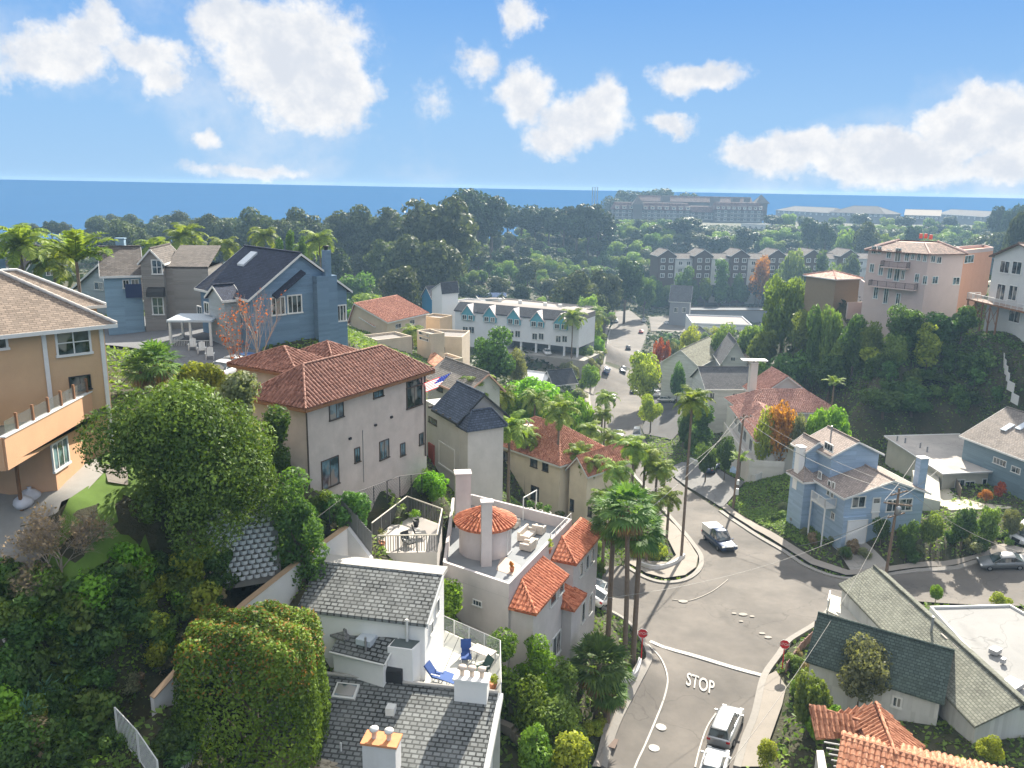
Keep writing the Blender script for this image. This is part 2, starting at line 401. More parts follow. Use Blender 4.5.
def tile(name, c, c2=None, pitch=.30, row=.40, bump=True):
 if name in _mc: return _mc[name]
 n = NM(name); u, v = n.uv()
 iu = n.math('FLOOR', n.math('DIVIDE', u, pitch)); iv = n.math('FLOOR', n.math('DIVIDE', v, row))
 wn = n.N.new('ShaderNodeTexWhiteNoise'); wn.noise_dimensions = '2D'; cb = n.N.new('ShaderNodeCombineXYZ')
 n.L.new(iu, cb.inputs[0]); n.L.new(iv, cb.inputs[1]); n.L.new(cb.outputs[0], wn.inputs['Vector'])
 c2 = c2 or sc3(c, 1.45)
 col = n.mix(wn.outputs[0], sc3(c, .62), c2)
 col = n.mix(n.math('MULTIPLY', n.rng_(n.noise(.6, 5, .7), .4, .75), .45), col, sc3(c, .45))
 if bump:
  hu = n.math('ABSOLUTE', n.math('SINE', n.math('MULTIPLY', u, pi / pitch)))
  hv = n.math('FRACT', n.math('MULTIPLY', v, -1 / row))
  n.bump(n.math('ADD', hu, n.math('MULTIPLY', hv, .4)), .07, 1.0)
 _mc[name] = n.base(col, .8); return _mc[name]
def glassm(name, c=(.02, .03, .035), rough=.08):
 if name in _mc: return _mc[name]
 n = NM(name); n.p.inputs['Specular IOR Level'].default_value = .8
 col = n.mix(n.rng_(n.noise(1.1, 3, .5), .42, .6), sc3(c, .5), (c[0] * 2.2 + .03, c[1] * 2.2 + .035, c[2] * 2.2 + .035, 1))
 col = n.mix(n.rng_(n.noise(.75, 2, .5, stretch=(1, 1, .5)), .56, .60), col, (.22, .21, .19, 1))
 _mc[name] = n.base(col, rough); return _mc[name]
def asphalt(name, c, patch=.2):
 if name in _mc: return _mc[name]
 n = NM(name)
 a = n.noise(.16, 6, .65); b = n.noise(.9, 6, .7); f = n.noise(30, 3, .6)
 col = n.mix(n.rng_(a, .3, .7), sc3(c, 1 - patch), (c[0] * (1 + patch * .8), c[1] * (1 + patch * .7), c[2] * (1 + patch * .6), 1))
 col = n.mix(n.math('MULTIPLY', n.rng_(b, .5, .75), .35), col, sc3(c, .72))
 vo = n.N.new('ShaderNodeTexVoronoi'); vo.feature = 'DISTANCE_TO_EDGE'; vo.inputs['Scale'].default_value = .085
 wv = n.N.new('ShaderNodeVectorMath'); wv.operation = 'ADD'; n.L.new(n.pos(), wv.inputs[0])
 nz = n.N.new('ShaderNodeTexNoise'); nz.inputs['Scale'].default_value = .25; nz.inputs['Detail'].default_value = 4; n.L.new(n.pos(), nz.inputs['Vector'])
 sc = n.N.new('ShaderNodeVectorMath'); sc.operation = 'SCALE'; n.L.new(nz.outputs['Color'], sc.inputs[0]); sc.inputs['Scale'].default_value = 6
 n.L.new(sc.outputs[0], wv.inputs[1]); n.L.new(wv.outputs[0], vo.inputs['Vector'])
 crack = n.rng_(vo.outputs['Distance'], .002, .006, .35, 0.0)
 col = n.mix(crack, col, sc3(c, .3))
 oil = n.rng_(n.noise(.45, 3, .5, stretch=(1, .35, 1)), .62, .74, 0, .35)
 col = n.mix(oil, col, sc3(c, .5))
 col = n.mix(n.rng_(f, .3, .7, 0, .22), col, sc3(c, .6))
 n.bump(f, .01, .4)
 _mc[name] = n.base(col, .93); return _mc[name]
def leafm(name, c, c2=None, trans=.35, rough=.55):
 """foliage: per-leaf and per-clump colour from the face attributes lf / cl, light passes through"""
 if name in _mc: return _mc[name]
 n = NM(name); c2 = c2 or (c[0] * 1.9, c[1] * 1.6, c[2] * 1.1)
 at = n.N.new('ShaderNodeAttribute'); at.attribute_name = 'lf'
 at2 = n.N.new('ShaderNodeAttribute'); at2.attribute_name = 'cl'
 oi = n.N.new('ShaderNodeObjectInfo')
 f = n.math('ADD', n.math('MULTIPLY', at.outputs['Fac'], .6), n.math('MULTIPLY', at2.outputs['Fac'], .5), clamp=True)
 col = n.mix(f, sc3(c, .75), tuple(c2[:3]) + (1,))
 hs = n.N.new('ShaderNodeHueSaturation'); n.put(hs.inputs['Hue'], n.rng_(oi.outputs['Random'], 0, 1, .485, .515)); n.put(hs.inputs['Value'], n.rng_(oi.outputs['Random'], 0, 1, .8, 1.2))
 n.L.new(col, hs.inputs['Color'])
 n.put(n.p.inputs['Base Color'], hs.outputs[0]); n.p.inputs['Roughness'].default_value = rough
 n.p.inputs['Specular IOR Level'].default_value = .1
 tr = n.N.new('ShaderNodeBsdfTranslucent'); tcol = n.mix(1.0, hs.outputs[0], (1.5, 1.5, .6, 1), 'MULTIPLY'); n.L.new(tcol, tr.inputs[0])
 mx = n.N.new('ShaderNodeMixShader'); mx.inputs[0].default_value = trans
 n.L.new(n.p.outputs[0], mx.inputs[1]); n.L.new(tr.outputs[0], mx.inputs[2]); n.L.new(mx.outputs[0], n.N['Material Output'].inputs[0])
 _mc[name] = n.m; return n.m
def carpaint(name, c, metal=.3):
 if name in _mc: return _mc[name]
 n = NM(name); n.p.inputs['Coat Weight'].default_value = .6; n.p.inputs['Coat Roughness'].default_value = .05
 _mc[name] = n.base(n.mix(n.math('MULTIPLY', n.noise(2, 4), .3), tuple(c) + (1,), sc3(c, .6)), .35, metal); return _mc[name]
M_trim = plain('white_trim_paint', (.62, .62, .60), .6)
M_glass = glassm('dark_window_glass')
M_glassb = glassm('blue_window_glass', (.05, .09, .11))
M_conc = asphalt('pale_concrete', (.30, .285, .26), .14)
M_metal = plain('grey_metal', (.30, .31, .33), .4, .6)
M_dark = plain('dark_paint', (.03, .032, .035), .6)
M_wood = plain('brown_timber', (.22, .11, .055), .75, var=.3)
M_bark = plain('grey_brown_bark', (.12, .095, .075), .95, var=.4, scale=5)
M_palmbark = plain('palm_trunk_bark', (.17, .13, .10), .95, var=.4, scale=4)
M_tyre = plain('black_rubber', (.015, .015, .016), .85)
M_white = plain('white_plaster', (.74, .735, .72), .85, var=.05)
M_red = plain('red_sign_paint', (.55, .02, .03), .4, var=.05)
M_lens = plain('lamp_lens', (.75, .75, .72), .15, var=.05)
M_tail = plain('tail_lamp_red', (.35, .01, .01), .2, var=.05)
V2 = lambda x, y: Vector((x, y))
def xy(v): return Vector((v[0], v[1]))
def perp(A, B, depth, toward=None):
 """normal of AB scaled to depth; away from the camera unless toward is given"""
 d = (xy(B) - xy(A)).normalized(); n = Vector((-d.y, d.x))
 ref = xy(toward) if toward is not None else None
 if ref is None:
  if n.dot(xy(A)) < 0: n = -n
 elif n.dot(ref - xy(A)) < 0: n = -n
 return n * depth
def rect(A, B, depth, toward=None):
 n = perp(A, B, depth, toward); return [xy(A), xy(B), xy(B) + n, xy(A) + n]
def walls(root, poly, z0, z1, mat, name='wall'):
 return MB().prism(poly, z0, z1).build(name, mat, root)
def window(root, P, t, n, u0, u1, z0, z1, fm=None, gm=None, nx=1, ny=0, b=.09, name='window', sill=True):
 """opening on a wall: P origin xy, t along, n outward"""
 fm = fm or M_trim; gm = gm or M_glass
 if u1 < u0: u0, u1 = u1, u0
 if z1 < z0: z0, z1 = z1, z0
 def pt(u, o, z): return (P[0] + t[0] * u + n[0] * o, P[1] + t[1] * u + n[1] * o, z)
 def bar(mb, ua, ub, za, zb, o0, o1):
  vs = [pt(ua, o0, za), pt(ub, o0, za), pt(ub, o0, zb), pt(ua, o0, zb), pt(ua, o1, za), pt(ub, o1, za), pt(ub, o1, zb), pt(ua, o1, zb)]
  mb.add(vs, [(0, 1, 2, 3), (7, 6, 5, 4), (4, 5, 1, 0), (5, 6, 2, 1), (6, 7, 3, 2), (7, 4, 0, 3)])
 f = MB(); o0, o1 = -.03, .07
 bar(f, u0, u1, z1 - b, z1, o0, o1); bar(f, u0 - (.05 if sill else 0), u1 + (.05 if sill else 0), z0 - .02, z0 + b, o0, o1 + (.05 if sill else 0))
 bar(f, u0, u0 + b, z0 + b, z1 - b, o0, o1); bar(f, u1 - b, u1, z0 + b, z1 - b, o0, o1)
 for i in range(nx):
  u = u0 + (u1 - u0) * (i + 1) / (nx + 1); bar(f, u - b * .3, u + b * .3, z0 + b, z1 - b, o0, o1 - .02)
 for i in range(ny):
  z = z0 + (z1 - z0) * (i + 1) / (ny + 1); bar(f, u0 + b, u1 - b, z - b * .25, z + b * .25, o0, o1 - .025)
 fo = f.build(name, fm, root)
 g = MB(); bar(g, u0 + b * .5, u1 - b * .5, z0 + b * .5, z1 - b * .5, -.02, .025)
 g.build('pane', gm, fo)
 return fo
def hitwall(A, B, px, py):
 A = xy(A); t = (xy(B) - A).normalized(); n = Vector((-t.y, t.x)); d = ray(px, py)
 k = n.dot(A) / n.dot(Vector((d.x, d.y))); p = Vector((d.x * k, d.y * k)); return (p - A).dot(t), CAMZ + k * d.z
def wins(root, A, B, lst, **kw):
 """windows given where they are seen on the wall AB: (cx, cy, w, h) in photo pixels"""
 A = xy(A); t = (xy(B) - A).normalized(); n = Vector((-t.y, t.x))
 if n.dot(A) > 0: n = -n
 out = []
 for q in lst:
  cx, cy_, w, h = q[:4]; k = dict(kw)
  if len(q) > 4: k.update(q[4])
  u0, _ = hitwall(A, B, cx - w / 2, cy_); u1, _ = hitwall(A, B, cx + w / 2, cy_)
  _, z0 = hitwall(A, B, cx, cy_ + h / 2); _, z1 = hitwall(A, B, cx, cy_ - h / 2)
  out.append(window(root, A, t, n, u0, u1, z0, z1, **k))
 return out
def grid_wins(root, A, B, n_, zs, w, h, margin=.6, **kw):
 A = xy(A); L_ = (xy(B) - A).length; t = (xy(B) - A).normalized(); n = Vector((-t.y, t.x))
 if n.dot(A) > 0: n = -n
 for i in range(n_):
  u = margin + (L_ - 2 * margin) * (i + .5) / n_
  for z in zs: window(root, A, t, n, u - w / 2, u + w / 2, z, z + h, **kw)
def skin(mb, pts, pitch=.34, row=.44, h=.13):
 """barrel tiles laid over a roof plane"""
 P = [Vector(p) for p in pts]; n = Vector((0, 0, 0))
 for i in range(len(P)): n += P[i].cross(P[(i + 1) % len(P)])
 n.normalize()
 if n.z < 0: n = -n
 u = Vector((-n.y, n.x, 0)).normalized(); v = n.cross(u)
 if v.z < 0: v = -v
 O = P[0]; q = np.array([[(p - O).dot(u), (p - O).dot(v)] for p in P])
 def inside(x, y):
  c = np.zeros(x.shape, bool)
  for i in range(len(q)):
   x1, y1 = q[i]; x2, y2 = q[(i + 1) % len(q)]
   if abs(y2 - y1) < 1e-9: continue
   k = ((y1 > y) != (y2 > y)) & (x < (x2 - x1) * (y - y1) / (y2 - y1) + x1); c ^= k
  return c
 us = np.arange(q[:, 0].min(), q[:, 0].max(), pitch / 4); vs_ = np.arange(q[:, 1].min(), q[:, 1].max(), row)
 if len(us) < 1 or len(vs_) < 1: return
 UU, VV = np.meshgrid(us, vs_); mask = inside(UU + pitch / 8, VV + row * .5)
 O_, u_, v_, n_ = (np.array(a) for a in (O, u, v, n))
 off = us[0]
 vs = []; fs = []
 for j, i in zip(*np.nonzero(mask)):
  a, b = us[i], us[i] + pitch / 4; c, d = vs_[j], vs_[j] + row
  def hh(x): return h * abs(sin(pi * (x - off) / pitch)) ** .8 + .012
  ha, hb = hh(a), hh(b); k = len(vs)
  e = random.uniform(-.008, .008)
  for (x, y, z) in ((a, c, ha + .025 + e), (b, c, hb + .025 + e), (b, d, hb), (a, d, ha), (a, c, .0), (b, c, .0)):
   vs.append(tuple(O_ + u_ * x + v_ * y + n_ * z))
  fs.append((k, k + 1, k + 2, k + 3)); fs.append((k + 4, k + 5, k + 1, k))
 mb.add(vs, fs)
def fixup(pts):
 P = [Vector(p) for p in pts]; n = Vector((0, 0, 0))
 for i in range(len(P)): n += P[i].cross(P[(i + 1) % len(P)])
 return P if n.z > 0 else P[::-1]
def mkroof(root, planes, mat, ridges=(), skinm=None, t=.16, name='roof', rc=None, rr=.11, sk=(.34, .44)):
 mb = MB()
 for p in planes: mb.slab(fixup(p), t)
 r = mb.build(name, mat, root)
 if skinm:
  s = MB()
  for p in planes: skin(s, fixup(p), sk[0], sk[1])
  s.build('tile_covering', skinm, root)
 if ridges:
  c = MB()
  for a, b in ridges:
   a = Vector(a) + Vector((0, 0, .05)); b = Vector(b) + Vector((0, 0, .05)); L_ = (b - a).length; k = max(1, int(L_ / .42))
   for i in range(k):
    c.tube([a.lerp(b, i / k), a.lerp(b, (i + 1.1) / k)], [rr * 1.12, rr * .9], 6, smooth=True)
  c.build('ridge_cap', rc or skinm or mat, root)
 return r
def gable(root, R4, ze, rise, mat, ov=.4, split=.5, along='AB', skinm=None, trim=None, t=.16, wallm=None, ovr=None, ridge=True, rise2=None):
 """R4 = [A,B,C,D]; the ridge runs parallel to AB (or to BC)"""
 if along == 'BC': R4 = [R4[1], R4[2], R4[3], R4[0]]
 A, B, Cc, Dd = [xy(p) for p in R4]; U = (B - A).normalized(); Vv = (Dd - A); Wd = Vv.length; Vv = Vv.normalized(); L_ = (B - A).length
 ovr = ov if ovr is None else ovr
 s1 = rise / (split * Wd); s2 = rise / ((1 - split) * Wd)
 def P(u, v, z): q = A + U * u + Vv * v; return (q.x, q.y, z)
 zr = ze + rise + t
 e1 = ze - ov * s1 + t; e2 = ze - ov * s2 + t; zb = ze + t
 pl1 = [P(-ovr, -ov, e1), P(L_ + ovr, -ov, e1), P(L_ + ovr, split * Wd, zr), P(-ovr, split * Wd, zr)]
 pl2 = [P(L_ + ovr, Wd + ov, e2), P(-ovr, Wd + ov, e2), P(-ovr, split * Wd, zr), P(L_ + ovr, split * Wd, zr)]
 rg = [(P(-ovr, split * Wd, zr), P(L_ + ovr, split * Wd, zr))] if ridge else []
 r = mkroof(root, [pl1, pl2], mat, rg, skinm, t)
 if wallm:
  g = MB()
  for u in (0.0, L_):
   a, b, c = P(u, 0, ze), P(u, Wd, ze), P(u, split * Wd, ze + rise); k = U * .06 * (1 if u == 0 else -1)
   a2, b2, c2 = [(q[0] + k.x, q[1] + k.y, q[2]) for q in (a, b, c)]
   g.add([a, b, c, a2, b2, c2], [(0, 1, 2), (5, 4, 3), (0, 3, 4, 1), (1, 4, 5, 2), (2, 5, 3, 0)])
  g.build('gable_wall', wallm, root)
 if trim:
  f = MB(); h = .2
  for pl in (pl1, pl2):
   for i in (0, 1, 3):      # eave, and both rakes
    a, b = Vector(pl[i]), Vector(pl[(i + 1) % 4])
    o = (Vector((Vv.x, Vv.y, 0)) * (-1 if pl is pl1 else 1)) if i == 0 else (Vector((U.x, U.y, 0)) * ((1 if i == 1 else -1) * (1 if pl is pl1 else -1)))
    o = o * .045; dn = Vector((0, 0, -h - .02)); up = Vector((0, 0, .012))
    f.add([a + up, b + up, b + up + o, a + up + o, a + dn, b + dn, b + dn + o, a + dn + o], [(0, 1, 2, 3), (7, 6, 5, 4), (0, 4, 5, 1), (1, 5, 6, 2), (2, 6, 7, 3), (3, 7, 4, 0)])
  f.build('fascia', trim, root)
 return P, zr
def hip(root, R4, ze, rise, mat, ov=.45, skinm=None, t=.14, trim=None, inset=None, along='AB', rc=None, sk=(.34, .44)):
 if along == 'BC': R4 = [R4[1], R4[2], R4[3], R4[0]]
 A, B, Cc, Dd = [xy(p) for p in R4]; U = (B - A).normalized(); Vv = Dd - A; Wd = Vv.length; Vv = Vv.normalized(); L_ = (B - A).length
 if inset is None: inset = (min(Wd / 2, L_ / 2),) * 2
 s = rise / (Wd / 2); e = ze - ov * s + t; zr = ze + rise + t
 def P(u, v, z): q = A + U * u + Vv * v; return (q.x, q.y, z)
 a, b, c, d = P(-ov, -ov, e), P(L_ + ov, -ov, e), P(L_ + ov, Wd + ov, e), P(-ov, Wd + ov, e)
 r1, r2 = P(inset[0], Wd / 2, zr), P(L_ - inset[1], Wd / 2, zr)
 planes = [[a, b, r2, r1], [c, d, r1, r2]]
 planes += [[b, c, r2], [d, a, r1]]
 rg = [(a, r1), (d, r1), (b, r2), (c, r2)]
 if (Vector(r1) - Vector(r2)).length > .3: rg.append((r1, r2))
 mkroof(root, planes, mat, rg, skinm, t, rc=rc, sk=sk)
 if trim:
  f = MB()
  q = [a, b, c, d]
  for i in range(4):
   p0, p1 = Vector(q[i]), Vector(q[(i + 1) % 4]); dd = (p1 - p0).normalized(); o = Vector((dd.y, -dd.x, 0)) * .05
   ctr = (Vector(a) + Vector(c)) / 2
   if o.dot(p0 - ctr) < 0: o = -o
   dn = Vector((0, 0, -.22))
   f.add([p0, p1, p1 + o, p0 + o, p0 + dn, p1 + dn, p1 + dn + o, p0 + dn + o], [(0, 1, 2, 3), (7, 6, 5, 4), (0, 4, 5, 1), (1, 5, 6, 2), (2, 6, 7, 3), (3, 7, 4, 0)])
  f.build('fascia', trim, root)
 return P, zr
def flatroof(root, poly, z, mat, parapet=.5, pm=None, th=.25, name='roof'):
 MB().prism(poly, z - .15, z).build(name, mat, root)
 if parapet:
  n = len(poly); cx = sum(p[0] for p in poly) / n; cyy = sum(p[1] for p in poly) / n; pb = MB()
  ar = sum(poly[i][0] * poly[(i + 1) % n][1] - poly[(i + 1) % n][0] * poly[i][1] for i in range(n))
  inner = []
  for i in range(n):
   p0, p1, p2 = xy(poly[i - 1]), xy(poly[i]), xy(poly[(i + 1) % n]); d1 = (p1 - p0).normalized(); d2 = (p2 - p1).normalized()
   n1 = Vector((-d1.y, d1.x)) * (1 if ar > 0 else -1); n2 = Vector((-d2.y, d2.x)) * (1 if ar > 0 else -1)
   b = n1 + n2; b = b / max(.3, b.dot(n1)); inner.append(p1 + b * th);
  out = [xy(p) for p in poly]
  out = [o + (o - i_) * (.004 / th) for o, i_ in zip(out, inner)]
  for i in range(n):
   j = (i + 1) % n
   a, b, c, d = out[i], out[j], inner[j], inner[i]; z0, z1 = z - .12, z + parapet
   pb.add([(a.x, a.y, z0), (b.x, b.y, z0), (c.x, c.y, z0), (d.x, d.y, z0), (a.x, a.y, z1), (b.x, b.y, z1), (c.x, c.y, z1), (d.x, d.y, z1)],
    [(0, 1, 5, 4), (2, 3, 7, 6), (4, 5, 6, 7)])
  pb.build('parapet', pm or mat, root)
def chimney(root, x, y, z0, z1, sx, sy, rz, mat, pots=0, capm=None, potm=None):
 c = MB().obox((x, y, (z0 + z1) / 2), (sx, sy, z1 - z0), rz)
 c = c.build('chimney', mat, root)
 MB().obox((x, y, z1 + .06), (sx + .16, sy + .16, .12), rz).build('chimney_cap', capm or mat, c)
 for i in range(pots):
  o = (i - (pots - 1) / 2) * sx / max(pots, 1) * .9
  MB().lathe((x + cos(rz) * o, y + sin(rz) * o, z1 + .12), [(.13, 0), (.13, .42), (.24, .42), (.24, .55), (.12, .62), (0, .64)], 12).build('chimney_pot', potm or M_metal, c)
 return c
def rail(mb, pts, h=1.0, post=.06, sp=1.2, bars=True, top=.05, bal=.14, bt=.018):
 for a, b in zip(pts[:-1], pts[1:]):
  a, b = Vector(a), Vector(b); L_ = (b - a).length; k = max(1, round(L_ / sp))
  for i in range(k + 1):
   p = a.lerp(b, i / k); mb.obox((p.x, p.y, p.z + h / 2), (post, post, h), atan2(b.y - a.y, b.x - a.x))
  mb.tube([a + Vector((0, 0, h)), b + Vector((0, 0, h))], top / 2, 4)
  if bars:
   mb.tube([a + Vector((0, 0, .1)), b + Vector((0, 0, .1))], top / 2.5, 4)
   k = int(L_ / bal)
   for i in range(1, k):
    p = a.lerp(b, i / k); mb.tube([p + Vector((0, 0, .1)), p + Vector((0, 0, h))], bt, 3, cap=False)
def fence(name, pts, h, mat, label, cat='fence', boards=True, th=.06, sp=2.2, postm=None, group=None):
 root = thing(name, label, cat, Vector(pts[0]), group)
 for i, (a, b) in enumerate(zip(pts[:-1], pts[1:])):
  a, b = Vector(a), Vector(b); L_ = (b - a).length; rz = atan2(b.y - a.y, b.x - a.x); k = max(1, round(L_ / sp))
  for j in range(k):
   p, q = a.lerp(b, j / k), a.lerp(b, (j + 1) / k)
   MB().obox((p.x, p.y, p.z + h / 2), (.12, .12, h + .15), rz).build('post', postm or mat, root)
   m_ = MB(); n_ = 9 if boards else 1
   for s_ in range(n_):
    c = p.lerp(q, (s_ + .5) / n_); w = (q - p).length / n_
    m_.obox((c.x, c.y, c.z + h / 2 + random.uniform(-.03, .03) * boards), (w - (.02 if boards else 0), th * (1 if s_ % 2 else .7), h), rz)
   m_.build('panel', mat, root)
 return root
PAVED = []
def drape(name, poly, mat, lift, kind=None, parent=None, label=None, cat=None, step=1.6, paved=True, zf=None):
 P = [Vector((p[0], p[1])) for p in poly]; out = []
 for i in range(len(P)):
  a, b = P[i], P[(i + 1) % len(P)]; k = max(1, int((b - a).length / step))
  out += [a.lerp(b, j / k) for j in range(k)]
 n = len(out); edges = [(i, (i + 1) % n) for i in range(n)]
 xs = [p.x for p in out]; ys = [p.y for p in out]; pts = list(out)
 gx, gy = np.meshgrid(np.arange(min(xs), max(xs), step), np.arange(min(ys), max(ys), step)); q = np.stack([gx.ravel(), gy.ravel()], 1)
 q = q[inpoly(q, [(p.x, p.y) for p in out])]
 pts += [Vector((a, b)) for a, b in q]
 r = delaunay_2d_cdt(pts, edges, [], 1, 1e-5)
 vv = np.array([[p.x, p.y] for p in r[0]]); z = (GV(vv) if zf is None else np.array([zf(a, b) for a, b in vv])) + lift
 fs = []
 for f in r[2]:
  a, b, c = (r[0][i] for i in f[:3])
  fs.append(tuple(f) if (b - a).cross(c - a) > 0 else tuple(f)[::-1])
 if paved: PAVED.append([(p.x, p.y) for p in out])
 return MB().add([(a, b, c) for (a, b), c in zip(vv, z)], fs, True).build(name, mat, parent, None, label, cat, None, kind)
def inpoly(q, poly):
 x, y = q[:, 0], q[:, 1]; c = np.zeros(len(q), bool); n = len(poly)
 for i in range(n):
  x1, y1 = poly[i][:2]; x2, y2 = poly[(i + 1) % n][:2]
  if abs(y2 - y1) < 1e-12: continue
  k = ((y1 > y) != (y2 > y)) & (x < (x2 - x1) * (y - y1) / (y2 - y1) + x1); c ^= k
 return c
def pgs(lst): return [PG(a, b) for a, b in lst]
def smoothline(pts, sub=4):
 P = [Vector(p) for p in pts]; out = []
 for i in range(len(P) - 1):
  p0, p1, p2, p3 = P[max(i - 1, 0)], P[i], P[i + 1], P[min(i + 2, len(P) - 1)]
  for j in range(sub):
   t = j / sub; out.append(.5 * ((2 * p1) + (p2 - p0) * t + (2 * p0 - 5 * p1 + 4 * p2 - p3) * t * t + (3 * p1 - p0 - 3 * p2 + p3) * t ** 3))
 out.append(P[-1]); return out
def strip(name, pts, w, mat, h0, h1, kind=None, label=None, cat=None, parent=None, sub=4, smooth=True):
 """a band following the ground: kerbs (h1 > 0 high) and painted lines"""
 P = smoothline([(p[0], p[1], 0) for p in pts], sub) if smooth else [Vector((p[0], p[1], 0)) for p in pts]
 if not smooth:
  o = []
  for a, b in zip(P[:-1], P[1:]):
   k = max(1, int((b - a).length / 1.2)); o += [a.lerp(b, i / k) for i in range(k)]
  P = o + [P[-1]]
 Lf, Rt = [], []
 for i, p in enumerate(P):
  t = P[min(i + 1, len(P) - 1)] - P[max(i - 1, 0)]; t.normalize(); n = Vector((-t.y, t.x, 0)) * w / 2; Lf.append(p + n); Rt.append(p - n)
 zl = GV([(p.x, p.y) for p in Lf]); zr = GV([(p.x, p.y) for p in Rt]); vs = []; fs = []
 for i in range(len(P)):
  vs += [(Lf[i].x, Lf[i].y, zl[i] + h1), (Rt[i].x, Rt[i].y, zr[i] + h1), (Lf[i].x, Lf[i].y, zl[i] + h0), (Rt[i].x, Rt[i].y, zr[i] + h0)]
 for i in range(len(P) - 1):
  a, b = i * 4, i * 4 + 4
  fs.append((a, a + 1, b + 1, b))
  if h1 - h0 > .03: fs += [(a + 2, a, b, b + 2), (a + 1, a + 3, b + 3, b + 1)]
 if h1 - h0 > .03: fs += [(0, 2, 3, 1), (len(P) * 4 - 4, len(P) * 4 - 3, len(P) * 4 - 1, len(P) * 4 - 2)]
 return MB().add(vs, fs).build(name, mat, parent, None, label, cat, None, kind)
def leafmesh(name, cen, nor, size, mat, clump=None, parent=None, elong=1.5, origin_=None):
 """a cloud of small leaf faces"""
 n = len(cen); r = rng
 a = np.cross(nor, r.normal(size=(n, 3))); a /= np.linalg.norm(a, axis=1)[:, None] + 1e-9
 b = np.cross(nor, a); b /= np.linalg.norm(b, axis=1)[:, None] + 1e-9
 sz = (size * r.uniform(.4, 1.5, n))[:, None]
 A = a * sz * elong * .5; B = b * sz * .5
 bend = nor / (np.linalg.norm(nor, axis=1)[:, None] + 1e-9) * sz * .18
 V = np.stack([cen - A, cen - B * .9 + bend, cen + A, cen + B * .9 + bend], 1).reshape(-1, 3)
 if origin_ is not None: V = V - np.array(origin_)
 me = bpy.data.meshes.new(name); me.vertices.add(4 * n); me.vertices.foreach_set('co', V.astype(np.float32).ravel())
 me.loops.add(4 * n); me.loops.foreach_set('vertex_index', np.arange(4 * n, dtype=np.int32))
 me.polygons.add(n); me.polygons.foreach_set('loop_start', np.arange(0, 4 * n, 4, dtype=np.int32))
 try: me.polygons.foreach_set('loop_total', np.full(n, 4, dtype=np.int32))
 except Exception: pass
 me.update(calc_edges=True)
 at = me.attributes.new('lf', 'FLOAT', 'FACE'); at.data.foreach_set('value', r.random(n).astype(np.float32))
 at = me.attributes.new('cl', 'FLOAT', 'FACE'); at.data.foreach_set('value', (clump if clump is not None else r.random(n)).astype(np.float32))
 me.materials.append(mat)
 o = bpy.data.objects.new(name, me); C.objects.link(o)
 if parent is not None: o.parent = parent
 elif origin_ is not None: o.location = origin_
 return o
def crown_pts(n, K, rad, cz, rc, flat=1.0, seed=0, shape='round', core=.15):
 """clump centres in a crown envelope of radii rad (rx,ry,rz) centred at height cz; leaves round them"""
 r = np.random.default_rng(seed); c = []
 while len(c) < K:
  p = r.uniform(-1, 1, 3); d = np.linalg.norm(p)
  if d > 1 or d < .25: continue
  if shape == 'cone' and hypot(p[0], p[1]) > (1 - p[2]) / 2 * 1.0 + .08: continue
  if shape == 'umbrella' and p[2] < -.25 + .5 * (hypot(p[0], p[1])) * 0: continue
  c.append(p)
 c = np.array(c)
 if shape == 'round':      # uneven outline: some sides bulge, some are eaten away
  dirs = r.normal(size=(9, 3)); dirs /= np.linalg.norm(dirs, axis=1)[:, None]; amp = r.uniform(-.38, .30, 9)
  cn = c / np.linalg.norm(c, axis=1)[:, None]; c = c * (1 + (np.clip(cn @ dirs.T, 0, 1) ** 3 * amp[None]).sum(1))[:, None]
 c = c * (np.array(rad) - rc * .75); rcs = rc * r.uniform(.45, 1.45, K)
 k = r.choice(K, n, p=rcs ** 2 / (rcs ** 2).sum()); d = r.normal(size=(n, 3)); d /= np.linalg.norm(d, axis=1)[:, None]
 rr = np.where(r.random(n) < core, r.uniform(.2, .8, n), r.uniform(.78, 1.08, n))
 p = c[k] + d * (rcs[k] * rr)[:, None] * np.array([1, 1, flat]); p[:, 2] += cz
 nor = d + r.normal(size=(n, 3)) * .55
 return p, nor, r.random(K)[k], c + np.array([0, 0, cz])
def trunkmesh(root, H, r, cl, mat, lean=(0, 0), nb=6, seed=0, name='trunk'):
 rd = random.Random(seed); mb = MB(); o = origin(root)
 pts = [(o.x, o.y, o.z - .6), (o.x + lean[0] * .3, o.y + lean[1] * .3, o.z + H * .4), (o.x + lean[0], o.y + lean[1], o.z + H)]
 mb.tube(smoothline(pts, 4), [r * (1.15 - .6 * i / 8) for i in range(9)], 8)
 idx = list(range(len(cl))); rd.shuffle(idx)
 for i in idx[:nb]:
  c = Vector(cl[i]) + o; b = Vector((o.x + lean[0] * .8, o.y + lean[1] * .8, o.z + min(H, max(H * .45, c.z - o.z - 1.2 * r * 8))))
  mid = b.lerp(c, .5) + Vector((0, 0, .08 * (c - b).length))
  mb.tube([b, mid, c], [r * .45, r * .3, r * .12], 5)
 return mb.build(name, mat, root)
def make_tree(name, label, cat, loc, H, rad, K, n, leaf, mat, rc=None, trunk=.25, shape='round', bark=None, group=None, flat=.9, seed=1, elong=1.5, clear=.25, nb=7, core=.15):
 root = thing(name, label, cat, loc, group); rz = rad[2]; cz = H - rz
 rc = rc or min(rad) * .45
 p, nor, cl, cen = crown_pts(n, K, rad, cz, rc, flat, seed, shape, core)
 leafmesh('crown', p, nor, leaf, mat, cl, root, elong)
 trunkmesh(root, max(cz, H * clear), trunk, cen, bark or M_bark, nb=nb, seed=seed)
 return root
